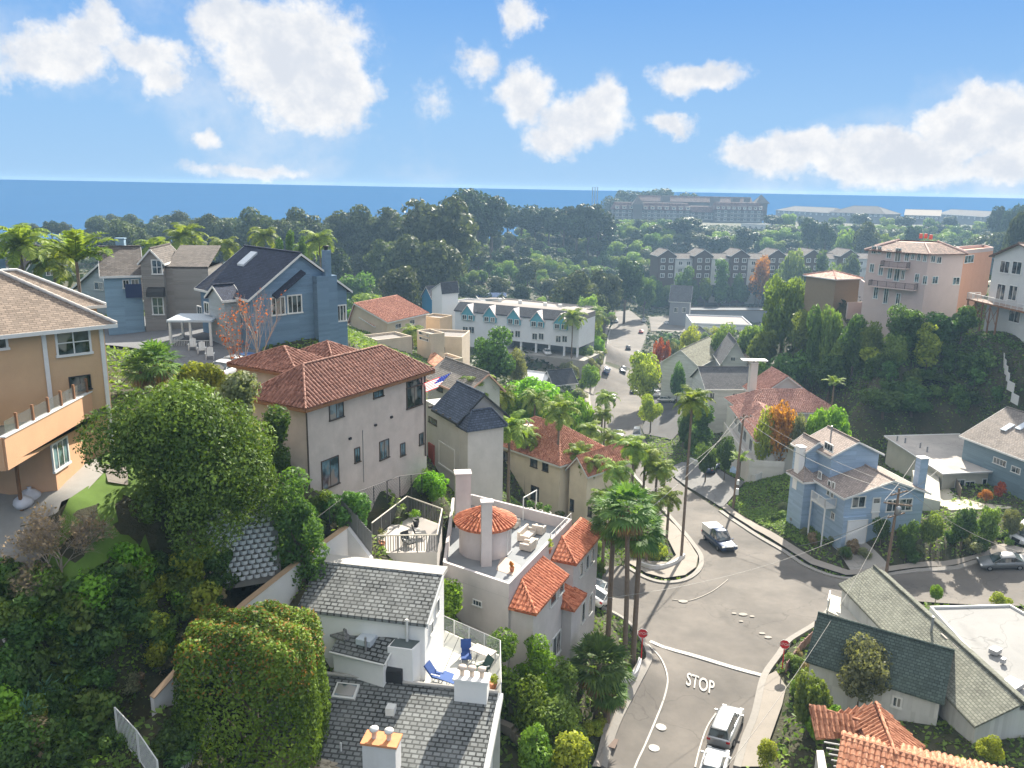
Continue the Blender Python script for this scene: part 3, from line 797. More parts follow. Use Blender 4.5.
def queen_palm(name, label, loc, H, fl, nf=16, trunk=.16, mat=None, group=None, seed=1, droop=1.0, up=.9, leafw=.055, nl=30, bark=None, tall_up=False, lean=(0, 0)):
 rd = random.Random(seed); root = thing(name, label, 'palm tree', loc, group); o = Vector(loc)
 mat = mat or ML_palm
 top = Vector((lean[0], lean[1], H))
 MB().tube(smoothline([o + Vector((0, 0, -.5)), o + Vector((lean[0] * .4, lean[1] * .4, H * .5)), o + top], 5), [trunk * (1.3 if i == 0 else 1.0 - .25 * i / 10) for i in range(11)], 8).build('trunk', bark or M_palmbark, root)
 F = []; Rr = MB(); vs = []; fs = []
 for i in range(nf):
  az = 2 * pi * i * .381966 + rd.uniform(-.2, .2); el = up - (up + .55) * (i / nf) ** 1.0 + rd.uniform(-.12, .12) if not tall_up else rd.uniform(.35, 1.25)
  h = Vector((cos(az), sin(az), 0)); L_ = fl * rd.uniform(.82, 1.1); p = top.copy(); ang = el + .35; seg = 9; path = [p.copy()]
  for s_ in range(seg):
   ang -= droop * (.12 + .022 * s_) ; p = p + (h * cos(ang) + Vector((0, 0, sin(ang)))) * L_ / seg; path.append(p.copy())
  Rr.tube([o + q for q in path], [.035 * (1 - .8 * k / seg) for k in range(seg + 1)], 3, cap=False)
  side = Vector((-h.y, h.x, 0))
  for k in range(nl):
   t = .12 + .88 * k / nl; x = t * seg; j = min(int(x), seg - 1); c = path[j].lerp(path[j + 1], x - j); d = (path[j + 1] - path[j]).normalized()
   ll = fl * .27 * (sin(pi * min(1, t * .93 + .07)) ** .55) * rd.uniform(.85, 1.1) * (1 if not tall_up else .8)
   for sg in (-1, 1):
    dr = (side * sg + d * .45 + Vector((0, 0, rd.uniform(-.75, -.1) if not tall_up else rd.uniform(-.3, .4)))).normalized()
    e = c + dr * ll; w = d * leafw * (1 + .6 * (fl / 3 - 1)); n0 = len(vs); mid = c.lerp(e, .5) + Vector((0, 0, .02))
    vs += [c - w * .5, c + w * .5, mid + w, e, mid - w]; fs.append(tuple(range(n0, n0 + 5)))
 rach = Rr.build('frond_stem', mat, root)
 me = bpy.data.meshes.new('crown'); me.from_pydata([tuple(q) for q in vs], [], fs); me.update()
 n = len(fs); at = me.attributes.new('lf', 'FLOAT', 'FACE'); at.data.foreach_set('value', rng.random(n).astype(np.float32))
 at = me.attributes.new('cl', 'FLOAT', 'FACE'); at.data.foreach_set('value', np.repeat(rng.random(nf), nl * 2).astype(np.float32))
 me.materials.append(mat); co = bpy.data.objects.new('crown', me); C.objects.link(co); co.parent = root
 return root
def fan_palm(name, label, loc, H, R=1.5, nf=46, trunk=.22, group=None, seed=1, mat=None, skirt=True, lean=(0, 0), blades=14):
 rd = random.Random(seed); root = thing(name, label, 'palm tree', loc, group); o = Vector(loc); top = Vector((lean[0], lean[1], H)); mat = mat or ML_fan
 MB().tube(smoothline([o + Vector((0, 0, -.6)), o + Vector((lean[0] * .3, lean[1] * .3, H * .5)), o + top], 6), [trunk * (1.35 if i == 0 else 1.0 - .2 * i / 12) for i in range(13)], 9).build('trunk', M_palmbark, root)
 def fans(n_, e0, e1, rr, cs, drp):
  vs = []; fs = []; cl = []
  for i in range(n_):
   az = i * 2.39996 + rd.uniform(-.2, .2); el = e0 + (e1 - e0) * (i + .5) / n_ + rd.uniform(-.1, .1)
   d = Vector((cos(az) * cos(el), sin(az) * cos(el), sin(el))); pl = rr * rd.uniform(.45, .65); hub = top + d * pl + Vector((0, 0, -.1))
   sd = Vector((-sin(az), cos(az), 0)); nr = sd.cross(d); n0 = len(vs)
   vs += [top + sd * .02, top - sd * .02, hub]; fs.append((n0, n0 + 1, n0 + 2)); cl.append(rd.random())
   c_ = rd.random()
   for k in range(blades):
    a = (k / (blades - 1) - .5) * 2.7 * cs; bl = rr * .62 * (1 - .25 * abs(a) / 1.5) * rd.uniform(.85, 1.1)
    bd = (d * cos(a) + sd * sin(a)).normalized(); mid = hub + bd * bl * .55 + nr * .03; e = hub + bd * bl + Vector((0, 0, -drp * bl * rd.uniform(.3, .8)))
    w = (sd * cos(a) - d * sin(a)) * bl * .075; n0 = len(vs)
    vs += [hub, mid + w, e, mid - w]; fs.append((n0, n0 + 1, n0 + 2, n0 + 3)); cl.append(c_)
  return vs, fs, cl
 def mk(nm, q, mt):
  vs, fs, cl = q; me = bpy.data.meshes.new(nm); me.from_pydata([tuple(v) for v in vs], [], fs); me.update()
  at = me.attributes.new('lf', 'FLOAT', 'FACE'); at.data.foreach_set('value', rng.random(len(fs)).astype(np.float32))
  at = me.attributes.new('cl', 'FLOAT', 'FACE'); at.data.foreach_set('value', np.array(cl, dtype=np.float32)); me.materials.append(mt)
  c = bpy.data.objects.new(nm, me); C.objects.link(c); c.parent = root
 mk('crown', fans(nf, 1.45, -.55, R, 1.0, .45), mat)
 if skirt: mk('dead_skirt', fans(int(nf * .45), -.6, -1.35, R * .8, .7, .6), ML_dead)
 return root
def shrub(name, label, loc, rad, n, leaf, mat, K=9, seed=1, group=None, cat='shrub', flat=.9, elong=1.5, shape='round', stem=True):
 root = thing(name, label, cat, loc, group)
 p, nor, cl, cen = crown_pts(n, K, rad, rad[2] * .85, min(rad) * .5, flat, seed, shape, .2)
 k = p[:, 2] > -.3
 leafmesh('foliage', p[k], nor[k], leaf, mat, cl[k], root, elong)
 if stem: trunkmesh(root, rad[2] * .5, .05, cen, M_bark, nb=6, seed=seed, name='stem')
 return root
def agave(name, label, loc, R, n=26, mat=None, seed=1, group=None):
 rd = random.Random(seed); root = thing(name, label, 'plant', loc, group); vs = []; fs = []
 for i in range(n):
  az = i * 2.39996; el = 1.35 - 1.3 * (i / n) + rd.uniform(-.1, .1); L_ = R * rd.uniform(.8, 1.1); h = Vector((cos(az) * cos(el), sin(az) * cos(el), sin(el))); sd = Vector((-sin(az), cos(az), 0)); w = R * .09
  a = Vector((0, 0, .05)); m1 = h * L_ * .45; e = h * L_ + Vector((0, 0, -.12 * L_)); up = sd.cross(h) * -.02; n0 = len(vs)
  vs += [a + sd * w * .5, a - sd * w * .5, m1 - sd * w, e, m1 + sd * w, m1 - up * 2]; fs += [(n0, n0 + 1, n0 + 2, n0 + 5), (n0 + 5, n0 + 2, n0 + 3), (n0 + 5, n0 + 3, n0 + 4), (n0, n0 + 5, n0 + 4)]
 me = bpy.data.meshes.new('leaves'); me.from_pydata([tuple(v) for v in vs], [], fs); me.update()
 for nm in ('lf', 'cl'):
  at = me.attributes.new(nm, 'FLOAT', 'FACE'); at.data.foreach_set('value', rng.random(len(fs)).astype(np.float32))
 me.materials.append(mat or ML_agave); o = bpy.data.objects.new('leaves', me); C.objects.link(o); o.parent = root
 return root
def cover(name, label, polys, dens, leaf, mat, hmax, clump=1.4, world=False, seed=3, cat='ground cover', z0=0.0, elong=1.6):
 """uncountable low growth over a piece of ground, humped into mounds"""
 r = np.random.default_rng(seed); Q = []
 for poly in polys:
  w = [(p[0], p[1]) for p in (poly if world else pgs(poly))]; a = np.array(w); lo, hi = a.min(0), a.max(0)
  ar = abs(sum(w[i][0] * w[(i + 1) % len(w)][1] - w[(i + 1) % len(w)][0] * w[i][1] for i in range(len(w)))) / 2
  bx = np.prod(hi - lo); n = int(dens * ar); nt_ = int(n * bx / max(ar, 1))
  q = r.uniform(lo, hi, (nt_, 2)); Q.append(q[inpoly(q, w)])
 q = np.concatenate(Q)
 for pv in PAVED:
  a = np.array(pv); k = np.nonzero((q > a.min(0) - .5).all(1) & (q < a.max(0) + .5).all(1))[0]
  if len(k):
   m1 = np.zeros(len(k), bool)
   for dx, dy in ((0, 0), (.35, 0), (-.35, 0), (0, .35), (0, -.35)): m1 |= inpoly(q[k] + np.array([dx, dy]), pv)
   keep = np.ones(len(q), bool); keep[k[m1]] = False; q = q[keep]
 n = len(q)
 M_ = max(4, int(n / 160)); cc = q[r.integers(0, n, M_)]; hh = r.uniform(.25, 1, M_); cls = r.random(M_)
 best = np.full(n, -1.0); idx = np.zeros(n, int)
 for i in range(0, n, 4000):
  d = np.linalg.norm(q[i:i + 4000, None, :] - cc[None], axis=2) / clump; v = hh[None] * np.clip(1 - d * d, 0, 1); idx[i:i + 4000] = np.argmin(d, 1); best[i:i + 4000] = v.max(1)
 z = GV(q) + z0 + hmax * best * r.uniform(.55, 1.05, n) + .04
 nor = np.stack([r.normal(size=n) * .6, r.normal(size=n) * .6, np.ones(n) * .8 + r.normal(size=n) * .3], 1)
 org = (float(q[:, 0].mean()), float(q[:, 1].mean()), float(z.mean()))
 o = leafmesh(name, np.stack([q[:, 0], q[:, 1], z], 1), nor, leaf, mat, cls[idx], None, elong, origin_=org)
 return setp(o, label, cat, None, 'stuff')
ML_ficus = leafm('deep_green_leaf', (.036, .080, .022), (.17, .25, .055), .24)
ML_hedge = leafm('glossy_hedge_leaf', (.050, .115, .020), (.19, .29, .045), .25)
ML_newred = leafm('orange_new_growth_leaf', (0.236, 0.106, 0.024), (0.345, 0.207, 0.046))
ML_bright = leafm('bright_green_leaf', (0.093, 0.228, 0.029), (0.233, 0.400, 0.049))
ML_yellow = leafm('yellow_green_leaf', (0.153, 0.224, 0.035), (0.414, 0.460, 0.069))
ML_olive = leafm('olive_grey_leaf', (0.124, 0.155, 0.083), (0.250, 0.267, 0.151))
ML_euc = leafm('eucalyptus_leaf', (0.042, 0.066, 0.033), (0.115, 0.144, 0.069), .28)
ML_pine = leafm('dark_pine_needle', (0.020, 0.042, 0.022), (0.063, 0.098, 0.039), .22)
ML_dark = leafm('dark_green_leaf', (0.057, 0.117, 0.042), (0.116, 0.199, 0.054))
ML_mid = leafm('mid_green_leaf', (0.108, 0.196, 0.050), (0.211, 0.291, 0.074))
ML_palm = leafm('palm_frond', (0.093, 0.186, 0.038), (0.283, 0.350, 0.075))
ML_fan = leafm('fan_palm_frond', (0.052, 0.135, 0.041), (0.167, 0.267, 0.075))
ML_dead = leafm('dry_palm_frond', (0.189, 0.130, 0.071), (0.322, 0.230, 0.127))
ML_agave = leafm('blue_green_agave', (0.104, 0.248, 0.165), (0.200, 0.367, 0.233), trans=.12)
ML_red = leafm('red_autumn_leaf', (0.260, 0.041, 0.024), (0.460, 0.115, 0.046))
ML_orange = leafm('orange_autumn_leaf', (0.330, 0.118, 0.024), (0.483, 0.230, 0.046))
ML_pink = leafm('pink_blossom', (0.531, 0.071, 0.142), (0.500, 0.230, 0.253))
ML_dry = leafm('dry_straw', (0.260, 0.201, 0.118), (0.437, 0.345, 0.207), trans=.2)
ML_grass = leafm('lawn_grass', (0.113, 0.248, 0.031), (0.267, 0.400, 0.049))
ML_ivy = leafm('ivy_leaf', (0.039, 0.096, 0.031), (0.137, 0.245, 0.057), .25)
def loft(mb, secs, smooth=True, caps=True):
 n = len(secs[0]); vs = [p for s_ in secs for p in s_]; fs = []
 for i in range(len(secs) - 1):
  for k in range(n):
   k2 = (k + 1) % n; fs.append((i * n + k, (i + 1) * n + k, (i + 1) * n + k2, i * n + k2))
 mb.add(vs, fs, smooth)
 if caps: mb.add(secs[0], [tuple(range(n))]); mb.add(secs[-1], [tuple(range(n - 1, -1, -1))])
def make_car(name, label, loc, rz, paint, L_=4.6, Wd=1.82, H=1.45, kind='sedan', group=None, detail=True, cat='car'):
 root = thing(name, label, cat, (0, 0, 0), group); hw = Wd / 2
 belt = {'sedan': .95, 'suv': 1.08, 'van': 1.12, 'pickup': 1.1}[kind]; hood = belt - (.10 if kind != 'van' else .05); gr = .24
 if kind == 'sedan': prof = [(-.5, .55, .78), (-.485, gr, .92), (-.40, gr, belt - .02), (-.30, gr, belt), (.0, gr, belt), (.22, gr, belt - .02), (.36, gr, hood - .03), (.465, gr, hood - .16), (.5, .4, .62)]; cab = (-.40, -.24, .05, .24)
 elif kind == 'suv': prof = [(-.5, .5, 1.0), (-.49, gr + .05, belt), (-.30, gr, belt), (.0, gr, belt), (.22, gr, belt - .02), (.38, gr, hood - .02), (.475, gr, hood - .16), (.5, .42, .72)]; cab = (-.485, -.43, .06, .25)
 elif kind == 'van': prof = [(-.5, .5, 1.1), (-.49, gr, belt), (-.2, gr, belt), (.2, gr, belt), (.32, gr, belt - .02), (.45, gr, hood - .22), (.5, .42, .7)]; cab = (-.49, -.46, .17, .37)
 else: prof = [(-.5, .5, 1.0), (-.49, gr + .1, belt - .05), (-.12, gr + .05, belt - .05), (-.1, gr, belt), (.15, gr, belt), (.28, gr, hood), (.46, gr, hood - .12), (.5, .45, .75)]; cab = (-.11, -.08, .10, .24)
 b = MB(); secs = []
 for (x, z0, z1) in prof:
  w = hw * (1 - .10 * (abs(x) * 2) ** 4); m_ = (z0 + z1) / 2
  secs.append([(x * L_, -w * .86, z0), (x * L_, -w, z0 + .12), (x * L_, -w, m_ + .05), (x * L_, -w * .94, z1 - .05), (x * L_, -w * .82, z1), (x * L_, w * .82, z1), (x * L_, w * .94, z1 - .05), (x * L_, w, m_ + .05), (x * L_, w, z0 + .12), (x * L_, w * .86, z0)])
 loft(b, secs)
 if kind == 'pickup':      # load bed walls already in the body; tailgate lip and bed floor
  b.box(-.485 * L_, -hw * .88, belt - .05, -.12 * L_, -hw * .76, belt + .03); b.box(-.485 * L_, hw * .76, belt - .05, -.12 * L_, hw * .88, belt + .03); b.box(-.495 * L_, -hw * .88, belt - .05, -.475 * L_, hw * .88, belt + .03)
 body = b.build('body', paint, root)
 x0, x1, x2, x3 = [q * L_ for q in cab]; zt = H; gw = hw * .80; rw = hw * .66
 g = MB(); g.add([(x0, -gw, belt - .01), (x3, -gw, belt - .01), (x3, gw, belt - .01), (x0, gw, belt - .01), (x1, -rw, zt - .04), (x2, -rw, zt - .04), (x2, rw, zt - .04), (x1, rw, zt - .04)],
  [(0, 1, 5, 4), (1, 2, 6, 5), (2, 3, 7, 6), (3, 0, 4, 7), (4, 5, 6, 7)])
 g.build('window_glass', M_glass, root)
 r = MB()
 secs = []
 for x, dz in ((x1 - .05, -.05), (x1 + .15, 0), ((x1 + x2) / 2, .025), (x2 - .15, 0), (x2 + .08, -.06)):
  secs.append([(x, -rw - .02, zt - .06 + dz), (x, -rw * .85, zt - .01 + dz), (x, 0, zt + .02 + dz), (x, rw * .85, zt - .01 + dz), (x, rw + .02, zt - .06 + dz), (x, 0, zt - .09 + dz)])
 loft(r, secs)
 for sy in (-1, 1):        # pillars
  for (xa, xb) in ((x0 + .02, x1), (x3 - .03, x2), ((x0 + x3) / 2 - .02, (x1 + x2) / 2 - .02)):
   r.tube([(xa, sy * (gw + .008), belt - .02), (xb, sy * (rw + .008), zt - .05)], .035, 4)
 r.build('roof', paint, root)
 if detail:
  for sx in (-.31, .31):
   for sy in (-1, 1):
    wr = .33 if kind in ('suv', 'pickup', 'van') else .31
    w = MB(); y0, y1 = sy * (hw - .2), sy * (hw + .015)
    def ring(rad, y, k=14): return [(sx * L_ + rad * cos(2 * pi * i / k), y, wr + rad * sin(2 * pi * i / k)) for i in range(k)]
    loft(w, [ring(wr * .9, y0), ring(wr, y0 + .02 * sy), ring(wr, y1 - .02 * sy), ring(wr * .9, y1)])
    wo = w.build('wheel', M_tyre, root)
    w = MB(); loft(w, [ring(wr * .62, y1 - .01 * sy), ring(wr * .55, y1 + .012 * sy)]); w.build('rim', M_metal, wo)
  for sy in (-1, 1):
   MB().box(.462 * L_, sy * hw * .55, hood - .30, .497 * L_, sy * hw * .88, hood - .15).build('headlight', M_lens, root)
   MB().box(-.502 * L_, sy * hw * .62, belt - .30, -.475 * L_, sy * hw * .9, belt - .12).build('taillight', M_tail, root)
   MB().box(x3 - .25, sy * (hw + .16), belt - .04, x3 - .13, sy * (hw - .05), belt + .09).build('mirror', paint, root)
  MB().box(.485 * L_, -hw * .45, .45, .504 * L_, hw * .45, hood - .2).build('grille', M_dark, root)
 root.location = loc; root.rotation_euler = (0, 0, rz)
 return root
road_px = [(603,768),(612,735),(628,700),(645,668),(649,655),(640,637),(622,618),(598,606),(575,600),(560,588),(590,566),(625,566),(645,578),(665,583),(686,580),(699,570),(701,557),(692,543),(676,524),(655,500),(636,478),(620,458),
  (606,440),(594,420),(589,395),(597,372),(606,352),(608,338),(612,326),(616,312),(629,310),(640,318),(648,328),(645,340),(640,352),(634,372),(634,384),(651,396),(648,410),(640,432),(650,450),(664,470),(684,487),
  (720,511),(752,533),(784,552),(809,568),(846,579),(897,574),(974,563),(1024,556),(1180,545),(1260,560),(1280,610),(1180,600),(1024,606),(960,604),(900,600),(850,602),(828,612),(816,624),(800,634),(788,642),(779,655),(764,677),(755,714),(745,740),(737,768)]
road_w = pgs(road_px); A0, A1 = PG(603, 768), PG(603, 767)
dn = Vector((-.33, -.94, 0)); road_w = [road_w[0] + dn * 14] + road_w + [road_w[-1] + dn * 14]
M_road = asphalt('worn_road_asphalt', (.142, .132, .121), .34)
drape('road', road_w, M_road, .02, 'structure')
M_road2 = asphalt('dark_driveway_asphalt', (.075, .075, .078), .2)
drape('parking_bay', [PG(*p) for p in [(653,388),(668,392),(672,402),(690,418),(672,440),(644,434),(642,428),(650,410)]], M_road2, .03, 'structure')
drape('driveway', [PG(*p) for p in [(686,486),(665,470),(682,462),(720,470),(745,482),(722,508)]], asphalt('cracked_concrete_drive', (.17, .17, .17), .2), .035, 'structure')
drape('terrace_street', [Vector(p) for p in [(-50,98),(-42,101),(-33,94.5),(-28,84),(-18.6,70),(-17.5,63),(-23,62),(-27,70),(-36,78),(-52,86)]], asphalt('grey_blue_street', (.15, .155, .165), .15), .03, 'structure')
drape('cross_street', pgs([(649,317),(690,315),(712,322),(706,332),(651,331)]), M_road, .05, 'structure')
M_walk = asphalt('sidewalk_concrete', (.27, .245, .215), .14)
drape('sidewalk', pgs([(766,677),(757,714),(748,740),(741,768),(762,768),(770,740),(782,706),(786,688),(776,672)]), M_walk, .13, 'structure')
drape('sidewalk', pgs([(601,768),(610,735),(626,700),(642,669),(645,660),(637,664),(622,690),(605,722),(592,768)]), M_walk, .13, 'structure')
drape('corner_sidewalk', pgs([(646,574),(665,579),(685,576),(696,568),(698,557),(690,544),(676,527),(660,512),(650,520),(668,540),(676,556),(668,563),(650,562),(632,556),(627,563)]), M_walk, .14, 'structure')
drape('far_sidewalk', pgs([(722,508),(754,530),(786,549),(811,565),(846,576),(897,571),(974,560),(1024,553),(1024,549),(974,556),(897,566),(848,571),(815,560),(790,544),(758,526),(727,505)]), M_walk, .14, 'structure')
drape('road_sidewalk', pgs([(593,421),(588,395),(595,372),(604,352),(606,338),(611,322),(606,322),(601,338),(596,352),(584,375),(577,397),(583,421)]), M_walk, .13, 'structure')
drape('house_driveway', pgs([(834,545),(866,543),(884,560),(893,570),(852,573)]), M_conc, .05, 'structure')
def kerb(px, w=.55):
 strip('kerb', pgs(px), w, M_conc2, -.2, .16, 'structure')
M_conc2 = plain('kerb_concrete', (.25, .235, .215), .9, var=.15)
kerb([(603,768),(612,735),(628,700),(645,668),(649,655),(640,637),(622,618),(598,606)])
kerb([(625,566),(645,578),(665,583),(686,580),(699,570),(701,557),(692,543),(676,524),(655,500),(636,478),(620,458),(606,440),(594,420),(589,395),(597,372),(606,352),(608,338),(612,326)])
kerb([(720,511),(752,533),(784,552),(809,568),(846,579),(897,574),(974,563),(1024,556),(1060,552)])
kerb([(828,612),(816,624),(800,634),(788,642),(779,655),(764,677),(755,714),(745,740),(737,768)])
M_paint = plain('white_road_paint', (.42, .41, .385), .85, var=.35, scale=4)
strip('stop_line', pgs([(650, 642), (762, 676)]), .5, M_paint, 0, .10, 'structure', smooth=False)
strip('lane_line', pgs([(648,645),(660,658),(667,675),(666,692),(656,720),(645,746),(635,768),(628,790)]), .14, M_paint, 0, .10, 'structure')
strip('parking_line', pgs([(716,714),(707,728),(700,748),(695,768)]), .12, M_paint, 0, .10, 'structure')
for (px, py, r) in [(661,728,.42),(654,749,.42)]:
 p = PG(px, py); drape('painted_cover_mark', [(p.x + r * cos(k * pi / 6), p.y + r * sin(k * pi / 6)) for k in range(12)], M_paint, .10, 'structure', paved=False, step=1)
M_chalk = plain('faded_utility_paint', (.30, .28, .25), .9, var=.3)
for (px, py, r) in [(734,614,.25),(743,615,.45),(752,617,.25),(741,622,.22),(762,634,.3),(768,638,.35),(683,602,.5)]:
 p = PG(px, py); drape('utility_mark', [(p.x + r * cos(k * pi / 5), p.y + r * sin(k * pi / 5) * .7) for k in range(10)], M_chalk, .10, 'structure', paved=False, step=1)
strip('faded_arc_line', pgs([(672,600),(690,601),(712,592),(728,580)]), .1, M_chalk, 0, .09, 'structure')
tc_ = bpy.data.curves.new('stop_lettering', 'FONT'); tc_.body = 'STOP'; tc_.align_x = 'CENTER'; tc_.align_y = 'CENTER'; tc_.size = 1.0; tc_.offset = .012
to = bpy.data.objects.new('tmp', tc_); C.objects.link(to); bpy.context.view_layer.update()
tm = bpy.data.meshes.new_from_object(to.evaluated_get(bpy.context.evaluated_depsgraph_get())); C.objects.unlink(to); bpy.data.objects.remove(to)
cst = PG(700, 685); sa, sb = PG(650, 642), PG(762, 676); tx = (sb - sa); tx.z = 0; tx.normalize(); ty = Vector((.27, .963, 0))
bm = bmesh.new(); bm.from_mesh(tm); bmesh.ops.triangulate(bm, faces=bm.faces); bmesh.ops.subdivide_edges(bm, edges=[e for e in bm.edges if e.calc_length() > .3], cuts=2)
bm.to_mesh(tm); bm.free()
for v in tm.vertices:
 p = cst + tx * v.co.x * 1.02 + ty * v.co.y * 2.7; v.co = (p.x, p.y, G(p.x, p.y) + .11)
tm.materials.append(M_paint); so = bpy.data.objects.new('stop_lettering', tm); C.objects.link(so); so['kind'] = 'structure'
lawn_m = None
def soilm():
 n = NM('hillside_soil')
 a = n.noise(.05, 6, .65); b = n.noise(.6, 6, .7)
 col = n.mix(n.rng_(a, .38, .62), (.060, .056, .034, 1), (.032, .046, .018, 1))
 col = n.mix(n.rng_(b, .45, .7, 0, .7), col, (.095, .08, .05, 1))
 n.bump(n.noise(2.5, 6, .7), .25, .8)
 return n.base(col, .97)
M_soil = soilm()
def axis(lo, hi, c0, c1, d, g):
 a = list(np.arange(c0, c1, d)); s_ = d; x = c1
 while x < hi: a.append(x); s_ = min(s_ * g, 22); x += s_
 a.append(hi); s_ = d; x = c0; L_ = []
 while x > lo: s_ = min(s_ * g, 22); x -= s_; L_.append(max(x, lo))
 return np.array(L_[::-1] + a)
gx = axis(-780, 880, -46, 92, 1.25, 1.06); gy = axis(-60, 1040, 24, 165, 1.25, 1.05)
XX, YY = np.meshgrid(gx, gy); q = np.stack([XX.ravel(), YY.ravel()], 1); z = GV(q)
z += .0
msk = np.zeros(len(q), bool)
for poly in PAVED:
 a = np.array(poly); lo, hi = a.min(0) - 3, a.max(0) + 3; k = np.nonzero((q > lo).all(1) & (q < hi).all(1))[0]
 if len(k):
  m1 = np.zeros(len(k), bool)
  for dx, dy in ((0, 0), (1.3, 0), (-1.3, 0), (0, 1.3), (0, -1.3), (.9, .9), (-.9, .9), (.9, -.9), (-.9, -.9)):
   m1 |= inpoly(q[k] + np.array([dx, dy]), poly)
  msk[k] |= m1
z = np.where(msk, z - .22, z); z = np.maximum(z, -8)
nx_, ny_ = len(gx), len(gy)
fs = [(j * nx_ + i, j * nx_ + i + 1, (j + 1) * nx_ + i + 1, (j + 1) * nx_ + i) for j in range(ny_ - 1) for i in range(nx_ - 1)]
g = MB().add(np.column_stack([q, z]).tolist(), fs, True).build('ground', M_soil, kind='structure')
def seam():
 n = NM('deep_blue_sea')
 col = n.mix(n.noise(.004, 4, .6, stretch=(1, .25, 1)), (.001, .042, .125, 1), (.003, .058, .165, 1))
 n.p.inputs['Specular IOR Level'].default_value = 0
 n.bump(n.noise(.05, 4, .6, stretch=(.5, 1, 1)), .6, .4)
 return n.base(col, 1.0)
M_sea = seam()
SEA_Y = 1490
def sheet(x0, y0, x1, y1, nx, ny):
 vs = [(x0 + (x1 - x0) * i / nx, y0 + (y1 - y0) * j / ny, 0) for j in range(ny + 1) for i in range(nx + 1)]
 return vs, [(j * (nx + 1) + i, j * (nx + 1) + i + 1, (j + 1) * (nx + 1) + i + 1, (j + 1) * (nx + 1) + i) for j in range(ny) for i in range(nx)]
MB().add(*sheet(-1690, -170, 1690, 1059, 6, 6)).build('sea', M_sea, kind='structure')
MB().add(*sheet(-60000, 1061, 60000, 60000, 12, 12)).build('ocean', M_sea, kind='structure')
for sg in (-1, 1): MB().add(*sheet(1711 * sg, -170, 1711 * sg + 40000 * sg, 1061, 4, 2)[:2]).build('ocean', M_sea, kind='structure')
drape('lawn', [W(a,b,57.9) for a,b in [(0,572),(20,558),(60,540),(110,522),(150,505),(160,478),(135,452),(108,447),(105,470),(100,490),(70,508),(20,540),(-20,553)]], plain('lawn_soil', (.10,.17,.03), .95, var=.3, scale=1.5), .14, 'structure')
drape('patio', [W(a,b,58) for a,b in [(-10,545),(25,528),(62,508),(88,498),(108,482),(100,474),(80,470),(55,480),(0,470),(-30,520)]], plain('grey_patio_concrete', (.30, .29, .27), .9, var=.15, scale=1.2), .16, 'structure')
drape('garden_path', [W(a,b,58.5) for a,b in [(108,482),(128,482),(128,472),(104,470)]], M_walk, .2, 'structure')
def ZA(P, py):
 """height over the ground point P that is seen at photo row py"""
 lo, hi = -20.0, 120.0
 for _ in range(40):
  c = (lo + hi) / 2
  if PIX((P[0], P[1], c))[1] > py: lo = c
  else: hi = c
 return c
def base(P, z=None): return (P[0], P[1], G(P[0], P[1]) if z is None else z)
def lerp2(a, b, t): return xy(a) + (xy(b) - xy(a)) * t
def house(name, label, P, cat='house', group=None): return thing(name, label, cat, base(P), group)
def board(root, name, A, B, h0, h1, th, mat, off=.0):
 """vertical board / slab between two ground points"""
 a, b = xy(A), xy(B); t = (b - a).normalized(); n = Vector((-t.y, t.x)) * th / 2
 z0 = h0 if hasattr(h0, '__len__') else (h0, h0); z1 = h1 if hasattr(h1, '__len__') else (h1, h1)
 m_ = MB(); m_.prism([(a + n), (b + n), (b - n), (a - n)], [z0[0], z0[1], z0[1], z0[0]], [z1[0], z1[1], z1[1], z1[0]])
 return m_.build(name, mat, root)
S_st = stucco('pale_mottled_stucco', (.50, .44, .40), .22)
T_brown = tile('brown_barrel_tile', (.20, .078, .052), (.34, .165, .12), bump=False)
T_red = tile('terracotta_tile', (.46, .12, .055), (.66, .26, .14), bump=False)
T_or = tile('orange_barrel_tile', (.42, .16, .085), (.64, .32, .19), bump=False)
T_redb = tile('distant_red_tile', (.42, .15, .09), (.62, .30, .20))
T_pink = tile('pinkish_tile', (.42, .20, .15), (.62, .36, .29))
A = W(309, 498, 54.2); ze = ZA(A, 404); B = W(426, 368, ze); zeA = zeB = ze
st = thing('stucco_house', 'big pale stucco house with brown barrel tile roof and scattered small windows', 'house', (A.x, A.y, 54))
R4 = rect(A, B, 5.0)
walls(st, R4, 51, ze, S_st)
hip(st, R4, ze, 1.75, T_brown, .5, T_brown, trim=M_wood)
n_ = perp(A, B, 1)
R5 = [R4[3] + n_ * .3 + (xy(B) - xy(A)).normalized() * 4.8, R4[2] + n_ * .3 - (xy(B) - xy(A)).normalized() * 5, ]
R5 = [R5[0], R5[1], R5[1] + n_ * 6.5, R5[0] + n_ * 6.5]
walls(st, R5, 55, ze + .5, S_st, 'rear_wing_wall')
hip(st, R5, ze + .5, 1.2, T_brown, .5, T_brown, trim=M_wood)
R6 = [R4[3] + n_ * 6.9 + (xy(B) - xy(A)).normalized() * 5, R4[2] + n_ * .4 + (xy(B) - xy(A)).normalized() * 0]
d_ = (xy(B) - xy(A)).normalized(); R6 = [R4[2] + n_ * .4 - d_ * 4.6, R4[2] + n_ * .4 + d_ * .2]; R6 += [R6[1] + n_ * 6, R6[0] + n_ * 6]
walls(st, R6, 55, ze + .1, S_st, 'rear_wing_wall'); hip(st, R6, ze + .1, 1.3, T_brown, .5, T_brown, trim=M_wood)
M_bronze = plain('dark_bronze_frame', (.07, .055, .045), .5)
wins(st, A, B, [(336,408,14.5,22), (378,389,10,17), (330,472.5,17.5,29), (357,455,5.5,15), (384,449.5,9.5,19), (402.5,449.5,4.8,13), (421,439,4.2,12)], fm=M_bronze, nx=1, b=.06, gm=M_glassb)
